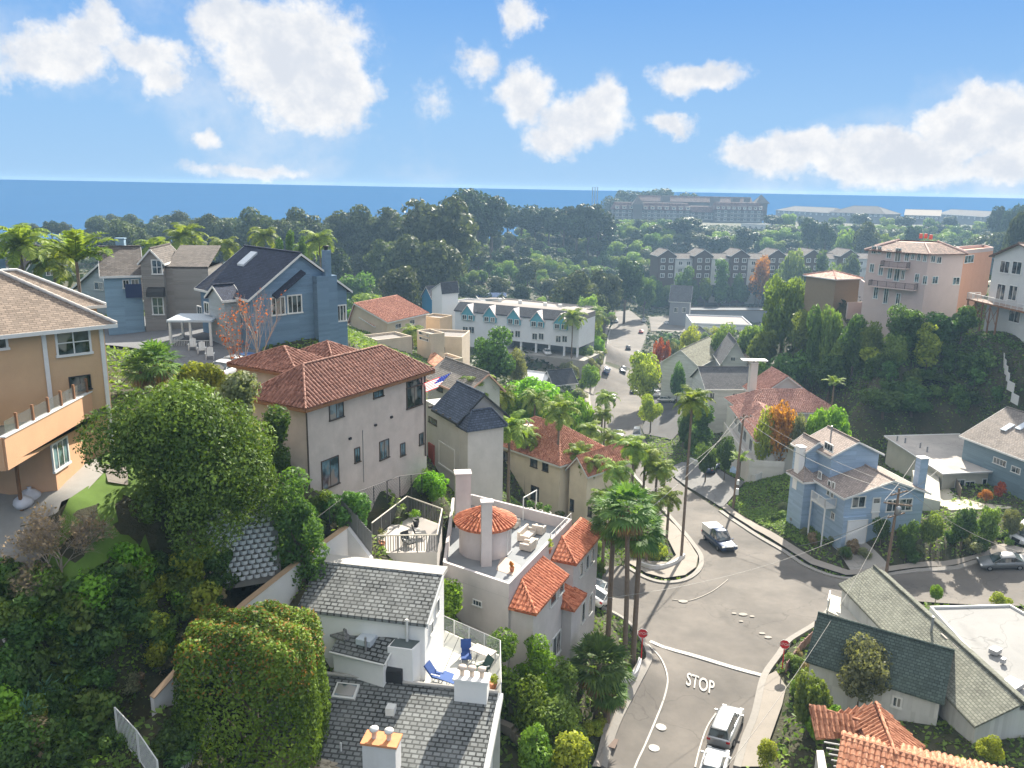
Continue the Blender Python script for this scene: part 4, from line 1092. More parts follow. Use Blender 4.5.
wins(st, A, B, [(414, 396.5, 15.5, 21), (414, 383, 15.5, 7, {'nx': 0})], fm=M_bronze, nx=1, b=.07)
for px, py in [(366,391),(375,425),(391,417),(349.5,438.5),(328,491.5)]:
 u, z = hitwall(A, B, px, py); p = xy(A) + d_ * u - n_ * .05; MB().obox((p.x, p.y, z), (.22, .16, .16), atan2(d_.y, d_.x)).build('wall_vent', M_dark, st)
pp = xy(A) + d_ * ((xy(B) - xy(A)).length - .25) - n_ * .08
MB().tube([(pp.x, pp.y, 53.5), (pp.x, pp.y, ze - .5), (pp.x + .3 * d_.x, pp.y + .3 * d_.y, ze)], .06, 5).build('downpipe', M_bronze, st)
pp = xy(A) - n_ * .06 + d_ * .02
MB().tube([(pp.x, pp.y, 53.5), (pp.x, pp.y, ze - .1)], .06, 5).build('downpipe', M_bronze, st)
u_, z_ = hitwall(A, B, 362, 420); p0 = xy(A) + d_ * u_ - n_ * .03
MB().tube([(p0.x, p0.y, 53.6), (p0.x, p0.y, 57.6)], .025, 4).build('conduit', M_metal, st)
fl = thing('flag', 'striped red, white and blue flag at the corner of the stucco house', 'flag', (B.x, B.y, ze - 2))
pb = Vector((B.x, B.y, ze - 2.6)) + Vector((d_.x, d_.y, 0)) * .1; pt_ = pb + Vector((2.0, -0.3, 2.3))
MB().tube([pb, pt_], .03, 5).build('pole', M_metal, fl)
def flag_part(nm, u0, u1, v0, v1, mat, par, lift=0):
 m_ = MB(); vs = []; nu, nv = 10, 4
 ax = (pt_ - pb).normalized()
 for j in range(nv + 1):
  for i in range(nu + 1):
   u = u0 + (u1 - u0) * i / nu; v = v0 + (v1 - v0) * j / nv
   p = pt_ - ax * (v * 1.7) + Vector((-.85, -.1, -.33)) * (u * 2.6) + Vector((.25, -.9, .1)) * (sin(u * 7) * .10 * u + lift)
   vs.append(p)
 m_.add(vs, [(j * (nu + 1) + i, j * (nu + 1) + i + 1, (j + 1) * (nu + 1) + i + 1, (j + 1) * (nu + 1) + i) for j in range(nv) for i in range(nu)], True)
 return m_.build(nm, mat, par)
def cloth(name, c):
 n = NM(name); tr = n.N.new('ShaderNodeBsdfTranslucent'); tr.inputs[0].default_value = tuple(c) + (1,); mx = n.N.new('ShaderNodeMixShader'); mx.inputs[0].default_value = .5
 n.L.new(n.p.outputs[0], mx.inputs[1]); n.L.new(tr.outputs[0], mx.inputs[2]); n.L.new(mx.outputs[0], n.N['Material Output'].inputs[0]); return n.base(tuple(c) + (1,), .9)
F_r, F_w, F_b = cloth('flag_red', (.75, .02, .05)), cloth('flag_white', (.85, .85, .85)), cloth('flag_blue', (.02, .04, .26))
for k in range(13): flag_part('stripe', .0 if k > 6 else .4, 1, k / 13, (k + 1) / 13, F_r if k % 2 == 0 else F_w, fl)
flag_part('canton', 0, .4, 0, 7 / 13, F_b, fl)
ax = (pt_ - pb).normalized()
for j in range(4):
 for i in range(5):
  u = .04 + .08 * i; v = .06 + .13 * j; p = pt_ - ax * (v * 1.7) + Vector((-.85, -.1, -.33)) * (u * 2.6) + Vector((.25, -.9, .1)) * (sin(u * 7) * .10 * u + .012)
  MB().obox(p, (.06, .03, .06)).build('star', F_w, fl)
S_tan = stucco('tan_stucco', (.50, .34, .20), .12); S_sal = stucco('salmon_stucco', (.58, .34, .20), .12)
SH_tan = shingle('weathered_tan_shingle', (.21, .165, .13), .17, .36, .30, (.27, .22, .18, 1))
B = W(103, 320, 67); dd = Vector((sin(radians(44)), cos(radians(44)))); B = xy(B); A = B - dd * 15
tan = thing('tan_house', 'tan stucco house with weathered brown shingle roof and a timber posted deck', 'house', (B.x, B.y, 58))
R4 = rect(A, B, 10); walls(tan, R4, 56, 67, S_tan)
hip(tan, R4, 67, 3.2, SH_tan, .55, None, trim=M_trim, rc=plain('pale_ridge_cap', (.5, .46, .42), .8))
C5 = Vector((-31.5, 61.5)); R5 = rect(C5 - dd * 9, C5, 8)
walls(tan, R5, 56, 66, S_tan, 'rear_wing_wall'); hip(tan, R5, 66, 2.2, SH_tan, .5, None, trim=M_trim, rc=M_trim)
wins(tan, A, B, [(73, 342, 36, 27, dict(nx=1, ny=1)), (2, 343, 12, 14, dict(nx=0))], b=.12)
wins(tan, A, B, [(80, 383, 22, 15)], b=.05, fm=M_dark)
for px in (43.5, 101.5):
 u, z = hitwall(A, B, px, 340); p = A + dd * min(u, 14.93) + Vector((.72, -.69)) * .05
 MB().obox((p.x, p.y, 62.3), (.22, .1, 9.0), atan2(dd.y, dd.x)).build('corner_board', M_trim, tan)
zd = 61.7; P1, P2 = xy(W(2, 437, zd + 1.15)), xy(W(90, 391, zd + 1.15)); P3 = A + dd * 4; P4 = P1 + Vector((-9, -1))
MB().prism([P1 - Vector((.0, -.0)), P2, lerp2(A, B, .99), P3, P4], zd - .3, zd).build('deck_floor', plain('grey_green_decking', (.25, .25, .21), .85, var=.25), tan)
for a, b in ((P1, P2), (P4, P1)): board(tan, 'deck_parapet', a, b, zd - .55, zd + 1.1, .2, S_sal)
board(tan, 'parapet_cap', P1, P2, zd + 1.1, zd + 1.16, .3, M_trim)
for px, py in [(16,418),(32,408),(47,398),(60,392),(73,387),(86,382)]:
 u, z = hitwall(P1, P2, px, py); t_ = (P2 - P1).normalized(); p = P1 + t_ * min(u, (P2 - P1).length - .1)
 MB().obox((p.x, p.y, zd + 1.5), (.12, .12, 1.0), atan2(t_.y, t_.x)).build('timber_post', M_wood, tan)
M_clear = NM('clear_rail_glass'); M_clear.p.inputs['Transmission Weight'].default_value = .85; M_clear.p.inputs['Alpha'].default_value = .45; M_clear = M_clear.base((.55, .65, .66, 1), .05)
board(tan, 'glass_screen', P1 + t_ * .3, P2 - t_ * .3, zd + 1.2, zd + 1.85, .02, M_clear)
q1, q2 = xy(W(8, 387, zd + .9)), xy(W(80, 388, zd + .9))
board(tan, 'deck_parapet', q1, q2, zd, zd + .9, .12, S_tan); board(tan, 'parapet_cap', q1, q2, zd + .9, zd + .96, .2, M_wood)
for k in range(4):
 p = lerp2(q1, q2, .1 + .28 * k); MB().obox((p.x, p.y, zd + 1.35), (.12, .12, 1.0), .1).build('timber_post', M_wood, tan)
L1 = P1 + t_ * 4.4; LW = [L1, P2, P2 + Vector((-6, .2)), L1 + Vector((-6, -.2))]
walls(tan, LW, 56, zd - .3, S_sal, 'lower_wall')
wins(tan, L1, P2, [(60, 454, 17, 30, dict(nx=2, ny=0))], b=.1, gm=M_glassb)
MB().obox((P1.x - 1.4, P1.y + 3.0, 59.3), (.14, .14, 3.0)).build('deck_post', M_wood, tan)
M_can = plain('ribbed_awning', (.55, .53, .5), .6)
aw = MB(); a0 = A + dd * 6.0 + Vector((.72, -.69)) * .1
for i in range(10):
 p = a0 + dd * i * .22; aw.add([(p.x, p.y, zd + 3.0), (p.x + dd.x * .2, p.y + dd.y * .2, zd + 3.04), (p.x + dd.x * .2 + .72 * 1.1, p.y + dd.y * .2 - .69 * 1.1, zd + 2.54), (p.x + .72 * 1.1, p.y - .69 * 1.1, zd + 2.5)], [(0, 1, 2, 3)])
aw.build('awning', M_can, tan)
tb = thing('deck_table', 'round terracotta topped table on the tan house deck', 'table', (0, 0, 0)); pz = W(9, 405, zd + .75)
tb.location = (pz.x, pz.y, zd)
MB().lathe((pz.x, pz.y, zd), [(0, .70), (.75, .70), (.78, .73), (.75, .76), (0, .77)], 18).build('table_top', plain('terracotta_top', (.5, .26, .15), .7), tb)
MB().lathe((pz.x, pz.y, zd), [(.35, 0), (.3, .05), (.06, .12), (.05, .7)], 10).build('table_leg', M_dark, tb)
M_bag = plain('white_plastic_bag', (.62, .62, .66), .45, var=.2)
for i, (px, py, r, w) in enumerate([(22,501,.5,'pale bulging sack at the front of the heap under the deck'),(30,495,.55,'pale bulging sack in the middle of the heap under the deck'),(38,491,.5,'pale sack at the wall end of the heap under the deck'),(19,485,.6,'grey blue sack at the back of the heap under the deck'),(40,482,.4,'small pale sack behind the others by the deck post')]):
 p = W(px, py, 58.25); s_ = MB(); prof = [(0, 0), (r * .8, .02), (r, r * .4), (r * .92, r * .8), (r * .5, r * 1.15), (r * .12, r * 1.3), (r * .2, r * 1.5), (0, r * 1.5)]
 s_.lathe((0, 0, 0), prof, 12); s_.v = [(x * (1 + .13 * sin(5 * y + i)) + p.x, y * (1 + .12 * sin(6 * x + i)) + p.y, zz + 57.9) for x, y, zz in s_.v]
 s_.build('sack', M_bag, None, (p.x, p.y, 57.9), w, 'sack', 'sacks heaped under the deck of the tan house')
B_sid = siding('slate_blue_siding', (.15, .24, .34), .24); NAVY = shingle('navy_shingle', (.028, .036, .062), .22, .4, .3, (.05, .06, .09, 1))
A = D(250, 298, 80); dv = Vector((.707, .707)); B = A.copy()
while PIX(B)[0] < 346: B = B + Vector((.07, .07, 0))
bl = thing('blue_gabled_house', 'tall slate blue clapboard house with a steep navy gable roof and a pipe chimney', 'house', (B.x, B.y, 59))
R4 = rect(A, B, 11); u, z = hitwall(A, B, 301, 253); Lw = (xy(B) - xy(A)).length; d_ = dv; n_ = perp(A, B, 1)
walls(bl, R4, 56, A.z, B_sid)
gable(bl, R4, A.z, z - A.z - .2, NAVY, .45, .5, 'BC', None, M_trim, .2, B_sid)
zl, zr_ = A.z, B.z; ZR_ = z; rp = xy(A) + d_ * Lw / 2
wins(bl, A, B, [(278,306,14.5,19), (294.5,304,15,19), (341.5,313,9.5,17)], b=.13, nx=2)
u1, _ = hitwall(A, B, 314, 320); u2, _ = hitwall(A, B, 334, 320); d_ = (xy(B) - xy(A)).normalized(); n_ = perp(A, B, 1)
a, b = xy(A) + d_ * u1 - n_ * .02, xy(A) + d_ * u2 - n_ * .02
zt1 = ZA(a, 276); walls(bl, [a, b, b - n_ * .8, a - n_ * .8], 57, zt1, B_sid, 'chimney_chase')
a, b = xy(A) + d_ * (u2 - 1.3), xy(A) + d_ * (u2 - .6)
walls(bl, [a - n_ * .1, b - n_ * .1, b - n_ * .75, a - n_ * .75], zt1, ZA(a, 250), B_sid, 'chimney'); p = lerp2(a, b, .5) - n_ * .4
MB().lathe((p.x, p.y, ZA(a, 250)), [(.2, 0), (.2, .3), (.3, .3), (.3, .45), (0, .5)], 10).build('chimney_cap', M_dark, bl)
ua, za = hitwall(A, B, 272, 296); ub, zb = hitwall(A, B, 301, 271)
p, q_ = xy(A) + d_ * ua, xy(A) + d_ * ub
MB().add([(p.x, p.y, za), (q_.x, q_.y, zb), (q_.x - n_.x * .9, q_.y - n_.y * .9, zb - .25), (p.x - n_.x * .9, p.y - n_.y * .9, za - .25), (p.x, p.y, za + .15), (q_.x, q_.y, zb + .15), (q_.x - n_.x * .9, q_.y - n_.y * .9, zb - .1), (p.x - n_.x * .9, p.y - n_.y * .9, za - .1)], [(4, 5, 6, 7), (3, 2, 1, 0), (0, 1, 5, 4), (1, 2, 6, 5), (2, 3, 7, 6), (3, 0, 4, 7)]).build('window_hood', NAVY, bl)
zr = ZR_; rdg = rp
def onslope(frac, back):   # point on the left slope: frac up, metres back
 q2 = lerp2(A, rdg, frac) + n_ * back; return Vector((q2.x, q2.y, zl + (zr - zl) * frac + .2))
s1, s2, s3, s4 = onslope(.55, 7.0), onslope(.55, 8.4), onslope(.85, 8.4), onslope(.85, 7.0)
MB().slab([s1 + Vector((0, 0, .1)), s2 + Vector((0, 0, .1)), s3 + Vector((0, 0, .1)), s4 + Vector((0, 0, .1))], .22).build('skylight', plain('skylight_pane', (.5, .55, .6), .2), bl)
w0 = R4[0] + n_ * 2.2 - d_ * .02; w1 = w0 - d_ * 1.6; wing = [w1, w0, w0 + n_ * 3.4, w1 + n_ * 3.4]
G_sid = siding('pale_grey_blue_siding', (.36, .40, .42), .24)
walls(bl, wing, 56, A.z - .3, G_sid, 'side_wing_wall'); gable(bl, wing, A.z - .3, 1.1, NAVY, .3, .5, 'AB', None, M_trim, .18, G_sid)
wins(bl, R4[0], R4[3], [(228, 318, 7, 14), (200, 312, 5, 12)], b=.12); wins(bl, wing[0], wing[3], [(207, 308, 5, 12)], b=.12)
pg = thing('porch', 'white open porch with flat grey roof beside the blue house', 'porch', base(W(190, 350, 58.6)))
c0 = W(172, 352, 58.5); c1 = W(212, 352, 58.5); cr = rect(c0, c1, 4); zt = ZA(c0, 322)
MB().prism([p + (p - (cr[0] + cr[2]) / 2) * .12 for p in cr], zt, zt + .22).build('roof', plain('grey_porch_roof', (.42, .47, .52), .7), pg)
MB().prism(cr, 57.5, 58.75).build('floor', M_trim, pg)
for p in cr: MB().obox((p.x, p.y, (58.7 + zt) / 2), (.22, .22, zt - 58.7)).build('post', M_trim, pg)
p = lerp2(cr[0], cr[1], .5); MB().obox((p.x, p.y, (58.7 + zt) / 2), (.2, .2, zt - 58.7)).build('post', M_trim, pg)
rb = MB(); rail(rb, [(p.x, p.y, 58.75) for p in (cr[3], cr[0], cr[1])], .9, .08, 2, True, .07, .16, .02); rb.build('railing', M_trim, pg)
def adk(name, label, loc, rz, mat, group=None, cat='chair'):
 t = thing(name, label, cat, (0, 0, 0), group)
 s_ = MB()
 for i in range(5): s_.add([(-.28 + i * .115, -.3, .42), (-.18 + i * .115, -.3, .42), (-.18 + i * .115, .25, .3), (-.28 + i * .115, .25, .3)], [(0, 1, 2, 3)])
 s_.box(-.3, -.32, .36, .3, -.28, .43); s_.build('seat', mat, t)
 b_ = MB()
 for i in range(5):
  x = -.27 + i * .115; hgt = 1.05 + .07 * (1 - abs(i - 2) / 2); b_.add([(x, .22, .3), (x + .1, .22, .3), (x + .1, .48, hgt), (x, .48, hgt), (x, .25, .3), (x + .1, .25, .3), (x + .1, .51, hgt), (x, .51, hgt)], [(0, 1, 2, 3), (7, 6, 5, 4), (0, 4, 5, 1), (1, 5, 6, 2), (2, 6, 7, 3), (3, 7, 4, 0)])
 b_.build('backrest', mat, t)
 for sx in (-1, 1):
  MB().box(sx * .38 - .06, -.35, .55, sx * .38 + .06, .35, .59).build('armrest', mat, t)
  MB().box(sx * .34 - .03, -.33, 0, sx * .34 + .03, -.25, .55).build('leg', mat, t); MB().box(sx * .34 - .03, .25, 0, sx * .34 + .03, .33, .56).build('leg', mat, t)
 t.location = loc; t.rotation_euler = (0, 0, rz); return t
ch = None
for i, (px, py) in enumerate([(193, 352), (202, 354), (210, 357)]):
 p = W(px, py, 58.8); lab = ['white slatted garden chair nearest the porch steps', 'middle white slatted garden chair in front of the porch', 'white slatted garden chair nearest the blue house'][i]
 if ch is None: ch = adk('garden_chair', lab, (p.x, p.y, G(p.x, p.y) + .05), .3, M_trim, 'white garden chairs by the porch')
 else: copy_tree(ch, (p.x, p.y, G(p.x, p.y) + .05), .3, None, lab)
GB = siding('warm_grey_siding', (.27, .25, .23), .24); LB = siding('pale_blue_siding', (.24, .36, .46), .26); SH_gr = shingle('charcoal_brown_shingle', (.10, .088, .08), .24, .45, .35)
A, B = W(149, 335, 58.5), W(168, 332, 58.5)
A = xy(A); B = xy(A) + (xy(B) - xy(A)).normalized() * 3.4
A, B = xy(W(146.5, 333, 58.5)), xy(W(168, 333, 58.5)); ze = ZA(A, 262)
gh = thing('grey_gabled_house', 'warm grey gabled house with an arched gable window and black awnings', 'house', (A.x, A.y, 58.5))
R4 = rect(A, B, 7); walls(gh, R4, 56, ze, GB)
gable(gh, R4, ze, ZA(lerp2(A, B, .5), 250) - ze, SH_gr, .25, .5, 'BC', None, M_trim, .15, GB)
wins(gh, A, B, [(157,267,11,15,dict(ny=1)), (158,306,12,18,dict(ny=1))], b=.12)
wr = rect(B + perp(A, B, 1) * .8, B + perp(A, B, 1) * .8 + (B - A).normalized() * 4.6, 6.5)
walls(gh, wr, 56, ZA(B, 268), GB, 'side_wall'); flatroof(gh, wr, ZA(B, 268), SH_gr, .0)
hipz = ZA(B, 268); mkroof(gh, [[(wr[0].x, wr[0].y, hipz + .1), (wr[1].x, wr[1].y, hipz + .1), (wr[2].x, wr[2].y, hipz + 2), (wr[3].x, wr[3].y, hipz + 2)]], SH_gr)
def awning(root, A, B, px0, px1, pyt, dep=.9, h=1.0, mat=None):
 u0, z = hitwall(A, B, px0, pyt); u1, _ = hitwall(A, B, px1, pyt); t = (xy(B) - xy(A)).normalized(); n = -perp(A, B, 1)
 m_ = MB(); prof = [(0, 0), (dep * .5, -h * .12), (dep * .85, -h * .45), (dep, -h)]; vs = []
 for (o, dz) in prof:
  for u in (u0, u1): p = xy(A) + t * u + n * (o + .03); vs.append((p.x, p.y, z + dz))
 for u in (u0, u1): p = xy(A) + t * u + n * .03; vs.append((p.x, p.y, z - h))
 m_.add(vs, [(0, 1, 3, 2), (2, 3, 5, 4), (4, 5, 7, 6), (0, 2, 4, 6, 8), (1, 9, 7, 5, 3)]); return m_.build('awning', mat or M_dark, root)
awning(gh, A, B, 148, 165, 287)
A, B = xy(W(109, 338, 58.3)), xy(W(146, 336, 58.3)); ze = ZA(A, 277)
lb = thing('pale_blue_house', 'pale blue two storey house with dark shingle roof and navy balcony panel', 'house', (A.x, A.y, 58.3))
A2 = A + perp(A, B, 1.5); B2 = B + perp(A, B, 1.5); R4 = rect(A2, B2, 9); walls(lb, R4, 56, ze, LB)
gable(lb, R4, ze, 2.6, SH_gr, .35, .5, 'AB', None, M_trim, .15, LB)
wins(lb, A2, B2, [(126,284,7,9), (135,283,8,8)], b=.1)
board(lb, 'balcony_panel', lerp2(A2, B2, .55) - perp(A, B, .6), B2 - perp(A, B, .6), ZA(A, 300), ZA(A, 286), .1, plain('navy_panel', (.02, .035, .09), .7))
chimney(lb, *(lerp2(A2, B2, .55) + perp(A, B, 5)), ze, ze + 3.6, .9, .9, .2, LB)
A, B = xy(W(78, 300, 60.5)), xy(W(110, 303, 60.5)); ze = ZA(A, 287)
wh = thing('pale_gable_house', 'pale grey gabled house glimpsed behind the tan house roof', 'house', (A.x, A.y, 58.5))
R4 = rect(A, B, 9); walls(wh, R4, 56, ze, G_sid); gable(wh, R4, ze, ZA(B, 264) - ze, SH_gr, .4, .12, 'BC', None, M_trim, .15, G_sid)
wins(wh, A, B, [(99,286,9,8)], b=.08)
A, B = xy(W(28, 279, 62)), xy(W(60, 277, 62)); ze = ZA(A, 268)
gg = thing('green_gable_house', 'dim green house with two pale gables far back on the left', 'house', (A.x, A.y, 58))
R4 = rect(A, B, 8); walls(gg, R4, 54, ze, plain('dull_green_paint', (.10, .16, .13), .8)); gable(gg, R4, ze, 2.6, SH_gr, .4, .5, 'BC', None, M_trim, .15, plain('dull_green_paint', (.10, .16, .13), .8))
wins(gg, A, B, [(36,273,8,5), (50,273,8,5)], b=.08)
A, B = xy(W(-8, 285, 63)), xy(W(8, 284, 63)); lf = thing('slate_house', 'slate blue house corner at the left edge behind the palms', 'house', (A.x, A.y, 58)); R4 = rect(A, B, 8); walls(lf, R4, 54, ZA(A, 250), B_sid); gable(lf, R4, ZA(A, 250), 2, SH_gr, .4, .5, 'BC', None, M_trim, .15, B_sid)
SH_w = shingle('striped_grey_shingle', (.16, .17, .17), .27, .42, .30, (.27, .28, .27, 1), seam=.14, msz=.2)
SH_g = shingle('mid_grey_shingle', (.19, .19, .185), .25, .4, .25, (.26, .26, .25, 1))
wh_ = thing('white_shingled_house', 'white rendered house with stepped grey shingle roofs and a furnished roof deck', 'house', (-5, 42, 42))
tl, tr_ = W(322, 562, 52.2), W(442, 575, 52.2); bl_ = W(312, 606, 50.8); br_ = W(424, 632, 50.8)
d_ = (xy(tr_) - xy(tl)).normalized(); n_ = perp(tl, tr_, 1)
Lr = (xy(tr_) - xy(tl)).length
def Q(u, v, z): p = xy(tl) + d_ * u + n_ * v; return Vector((p.x, p.y, z))
dep = 3.3
pl = [Q(-.2, -dep, 50.75), Q(Lr, -dep, 50.75), Q(Lr, 0, 52.2), Q(-.2, 0, 52.2)]
mkroof(wh_, [pl], SH_w, t=.2, name='upper_roof')
MB().slab([Q(-.2, 0, 52.24), Q(Lr + .05, 0, 52.24), Q(Lr + .05, 1.1, 52.24), Q(-.2, 1.1, 52.24)], .26).build('ridge_ledge', plain('pale_ledge', (.42, .40, .37), .9), wh_)
up = [xy(Q(.1, -dep + .2, 0)), xy(Q(Lr - .15, -dep + .2, 0)), xy(Q(Lr - .15, .95, 0)), xy(Q(.1, .95, 0))]
MB().prism(up, 42, [50.6, 50.6, 52.05, 52.05]).build('upper_wall', M_white, wh_)
rk = MB(); a, b = Q(Lr + .02, -dep, 50.77), Q(Lr + .02, 0, 52.22); o = Vector((d_.x, d_.y, 0)) * .1; dn_ = Vector((0, 0, -.3))
rk.add([a, b, b + o, a + o, a + dn_, b + dn_, b + dn_ + o, a + dn_ + o], [(0, 1, 2, 3), (7, 6, 5, 4), (0, 4, 5, 1), (1, 5, 6, 2), (2, 6, 7, 3), (3, 7, 4, 0)]); rk.build('rake_board', M_trim, wh_)
wins(wh_, up[1], up[2], [(437, 607, 3.5, 15), (431, 628, 3, 12)], b=.06)
pA, pB, pC = Q(-.15, -dep - .3, 50.5), Q(-.15, -.2, 51.9), Q(-2.9, -2.6, 49.9)
hq = rect(xy(W(296, 612, 49.4)), xy(W(345, 634, 49.4)), 2.6); hip(wh_, hq, 49.4, 1.2, SH_g, .35)
MB().prism(hq, 42, 49.4).build('side_wall', M_white, wh_)
m0, m1 = xy(W(333, 650, 48.8)), xy(W(383, 662, 48.8)); t_ = (m1 - m0).normalized(); nn = perp(m0, m1, 1); Lm = (m1 - m0).length
def Q2(u, v, z): p = m0 + t_ * u + nn * v; return Vector((p.x, p.y, z))
mkroof(wh_, [[Q2(-.1, -.15, 48.8), Q2(Lm + .15, -.15, 48.8), Q2(Lm + .15, 1.9, 49.75), Q2(-.1, 1.9, 49.75)]], SH_w, t=.15, name='middle_roof')
MB().slab([Q2(-.1, 1.9, 49.78), Q2(Lm + .15, 1.9, 49.78), Q2(Lm + .4, 2.6, 49.95), Q2(.1, 2.7, 49.95)], .15).build('upper_ledge', plain('rose_ledge', (.46, .40, .37), .9), wh_)
MB().prism([m0, m1, xy(Q2(Lm, 2.3, 0)), xy(Q2(0, 2.3, 0))], 42, [48.65, 48.65, 49.6, 49.6]).build('middle_wall', M_white, wh_)
f_ = MB(); f_.tube([Q2(-.1, -.2, 48.75), Q2(Lm + .15, -.2, 48.75)], .07, 5); f_.tube([Q2(Lm + .2, -.2, 48.75), Q2(Lm + .2, 1.9, 49.7)], .06, 5); f_.build('gutter', M_trim, wh_)
MB().obox(Q2(1.75, .9, 49.4), (.95, 1.0, .35), atan2(t_.y, t_.x)).build('skylight', plain('skylight_pane', (.5, .55, .6), .2), wh_)
for k, (u, v) in enumerate([(.5, 1.2), (.75, 1.6), (2.0, .3)]): MB().tube([Q2(u, v, 49), Q2(u, v, 49.9)], .07, 6).build('vent_pipe', M_metal, wh_)
box0 = [m1 + t_ * .02 + nn * .5, m1 + t_ * 1.5 + nn * .7, m1 + t_ * 1.5 + nn * 2, m1 + t_ * .02 + nn * 2]
MB().prism(box0, 42, 49.5).build('stair_tower_wall', M_white, wh_); MB().prism([p * 1 for p in [box0[0] + nn * .1 + t_ * .1, box0[1] - t_ * .1 + nn * .1, box0[2], box0[3]]], 49.4, 49.53).build('stair_tower_roof', plain('grey_felt', (.10, .12, .12), .9), wh_)
MB().tube([Vector((*(m1 + t_ * .8 + nn * 1.4), 49.5)), Vector((*(m1 + t_ * .8 + nn * 1.4), 50.9))], .09, 6).build('vent_pipe', M_trim, wh_)
r0_, r1_ = xy(W(326, 675, 47.3)), xy(W(498, 694, 47.3)); t2 = (r1_ - r0_).normalized(); n2 = perp(r0_, r1_, 1); L2 = (r1_ - r0_).length
def Q3(u, v, z): p = r0_ + t2 * u + n2 * v; return Vector((p.x, p.y, z))
s_r = .34
mkroof(wh_, [[Q3(-3, -9.5, 47.3 - 9.5 * s_r), Q3(L2, -9.5, 47.3 - 9.5 * s_r), Q3(L2, 0, 47.3), Q3(-3, 0, 47.3)]], SH_w, t=.2, name='main_roof')
MB().prism([xy(Q3(-3, -9.4, 0)), xy(Q3(L2 - .25, -9.4, 0)), xy(Q3(L2 - .25, .1, 0)), xy(Q3(-3, .1, 0))], 36, [47.1 - 9.4 * s_r, 47.1 - 9.4 * s_r, 47.1, 47.1]).build('lower_wall', M_white, wh_)
f_ = MB(); f_.tube([Q3(-3, .05, 47.38), Q3(L2, .05, 47.38)], .13, 5); f_.build('ridge_cap', plain('pale_ledge', (.42, .40, .37), .9), wh_)
f_ = MB(); a, b = Q3(L2 + .02, -9.5, 47.3 - 9.5 * s_r), Q3(L2 + .02, 0, 47.32); o = Vector((t2.x, t2.y, 0)) * .28; dn_ = Vector((0, 0, -.35)); a += Vector((0, 0, .06)); b += Vector((0, 0, .06))
f_.add([a, b, b + o, a + o, a + dn_, b + dn_, b + dn_ + o, a + dn_ + o], [(0, 1, 2, 3), (7, 6, 5, 4), (0, 4, 5, 1), (1, 5, 6, 2), (2, 6, 7, 3), (3, 7, 4, 0)]); f_.build('rake_board', M_trim, wh_)
def onr(px, py):      # point of the big slope seen at a pixel
 d = ray(px, py); nrm = Vector((-n2.x * s_r, -n2.y * s_r, 1)); P0 = Q3(0, 0, 47.3); k = (P0 - Vector((0, 0, CAMZ))).dot(nrm) / d.dot(nrm); return Vector((0, 0, CAMZ)) + d * k
ang2 = atan2(t2.y, t2.x)
p = onr(346, 692); Ms = Matrix.Rotation(ang2, 3, 'Z') @ Matrix.Rotation(atan2(s_r, 1), 3, 'X')
MB().obox(p, (1.35, 1.0, .3), 0, Ms).build('skylight_frame', M_trim, wh_); MB().obox(p + Vector((0, 0, .04)), (1.1, .75, .32), 0, Ms).build('skylight_pane', M_glassb, wh_)
p = onr(391, 712); MB().obox(p + Vector((0, 0, .15)), (.5, .5, .45), ang2).build('roof_vent', M_trim, wh_)
for px, py in ((341, 751), (392, 683)): p = onr(px, py); MB().tube([p, p + Vector((0, 0, .5))], .06, 6).build('vent_pipe', M_trim, wh_)
S_wh = stucco('white_chimney_render', (.62, .62, .62), .15)
pc = W(381, 743, 47.4); cz0 = onr(381, 760).z - 1
chimney(wh_, pc.x, pc.y + .2, 42, 47.4, 1.75, .95, ang2, S_wh, 2, plain('orange_brick_cap', (.55, .24, .11), .85, var=.3), M_trim)
pc = W(472, 678, 48.35); chimney(wh_, pc.x, pc.y, 43.5, 48.35, 1.85, .8, ang2, M_white, 3, M_white, plain('cream_pot', (.6, .5, .42), .8))
zd = 47.0; dk = [xy(Q3(4.6, .1, 0)), xy(Q3(L2 + .15, .1, 0)), xy(W(500, 655, zd)), xy(W(440, 628, zd)), xy(W(424, 660, zd))]
MB().prism(dk, 42, zd).build('deck', plain('pale_green_grey_deck', (.46, .46, .42), .85, var=.12), wh_)
sl_ = MB()
for k in range(1, 6): a = dk[3].lerp(dk[2], k / 6); b = dk[0].lerp(dk[1], k / 6); sl_.add([(a.x - .02, a.y, zd + .006), (a.x + .02, a.y, zd + .006), (b.x + .02, b.y, zd + .006), (b.x - .02, b.y, zd + .006)], [(0, 1, 2, 3)])
sl_.build('deck_joints', M_dark, wh_)
rb = MB(); rail(rb, [(p.x, p.y, zd) for p in (dk[1], dk[2], dk[3])], 1.0, .06, 1.3, False); rb.build('railing', M_trim, wh_)
board(wh_, 'glass_screen', dk[2], dk[3], zd + .08, zd + .92, .02, M_clear); board(wh_, 'glass_screen', dk[1], dk[2], zd + .08, zd + .92, .02, M_clear)
M_bluef = plain('blue_cushion', (.03, .07, .22), .8)
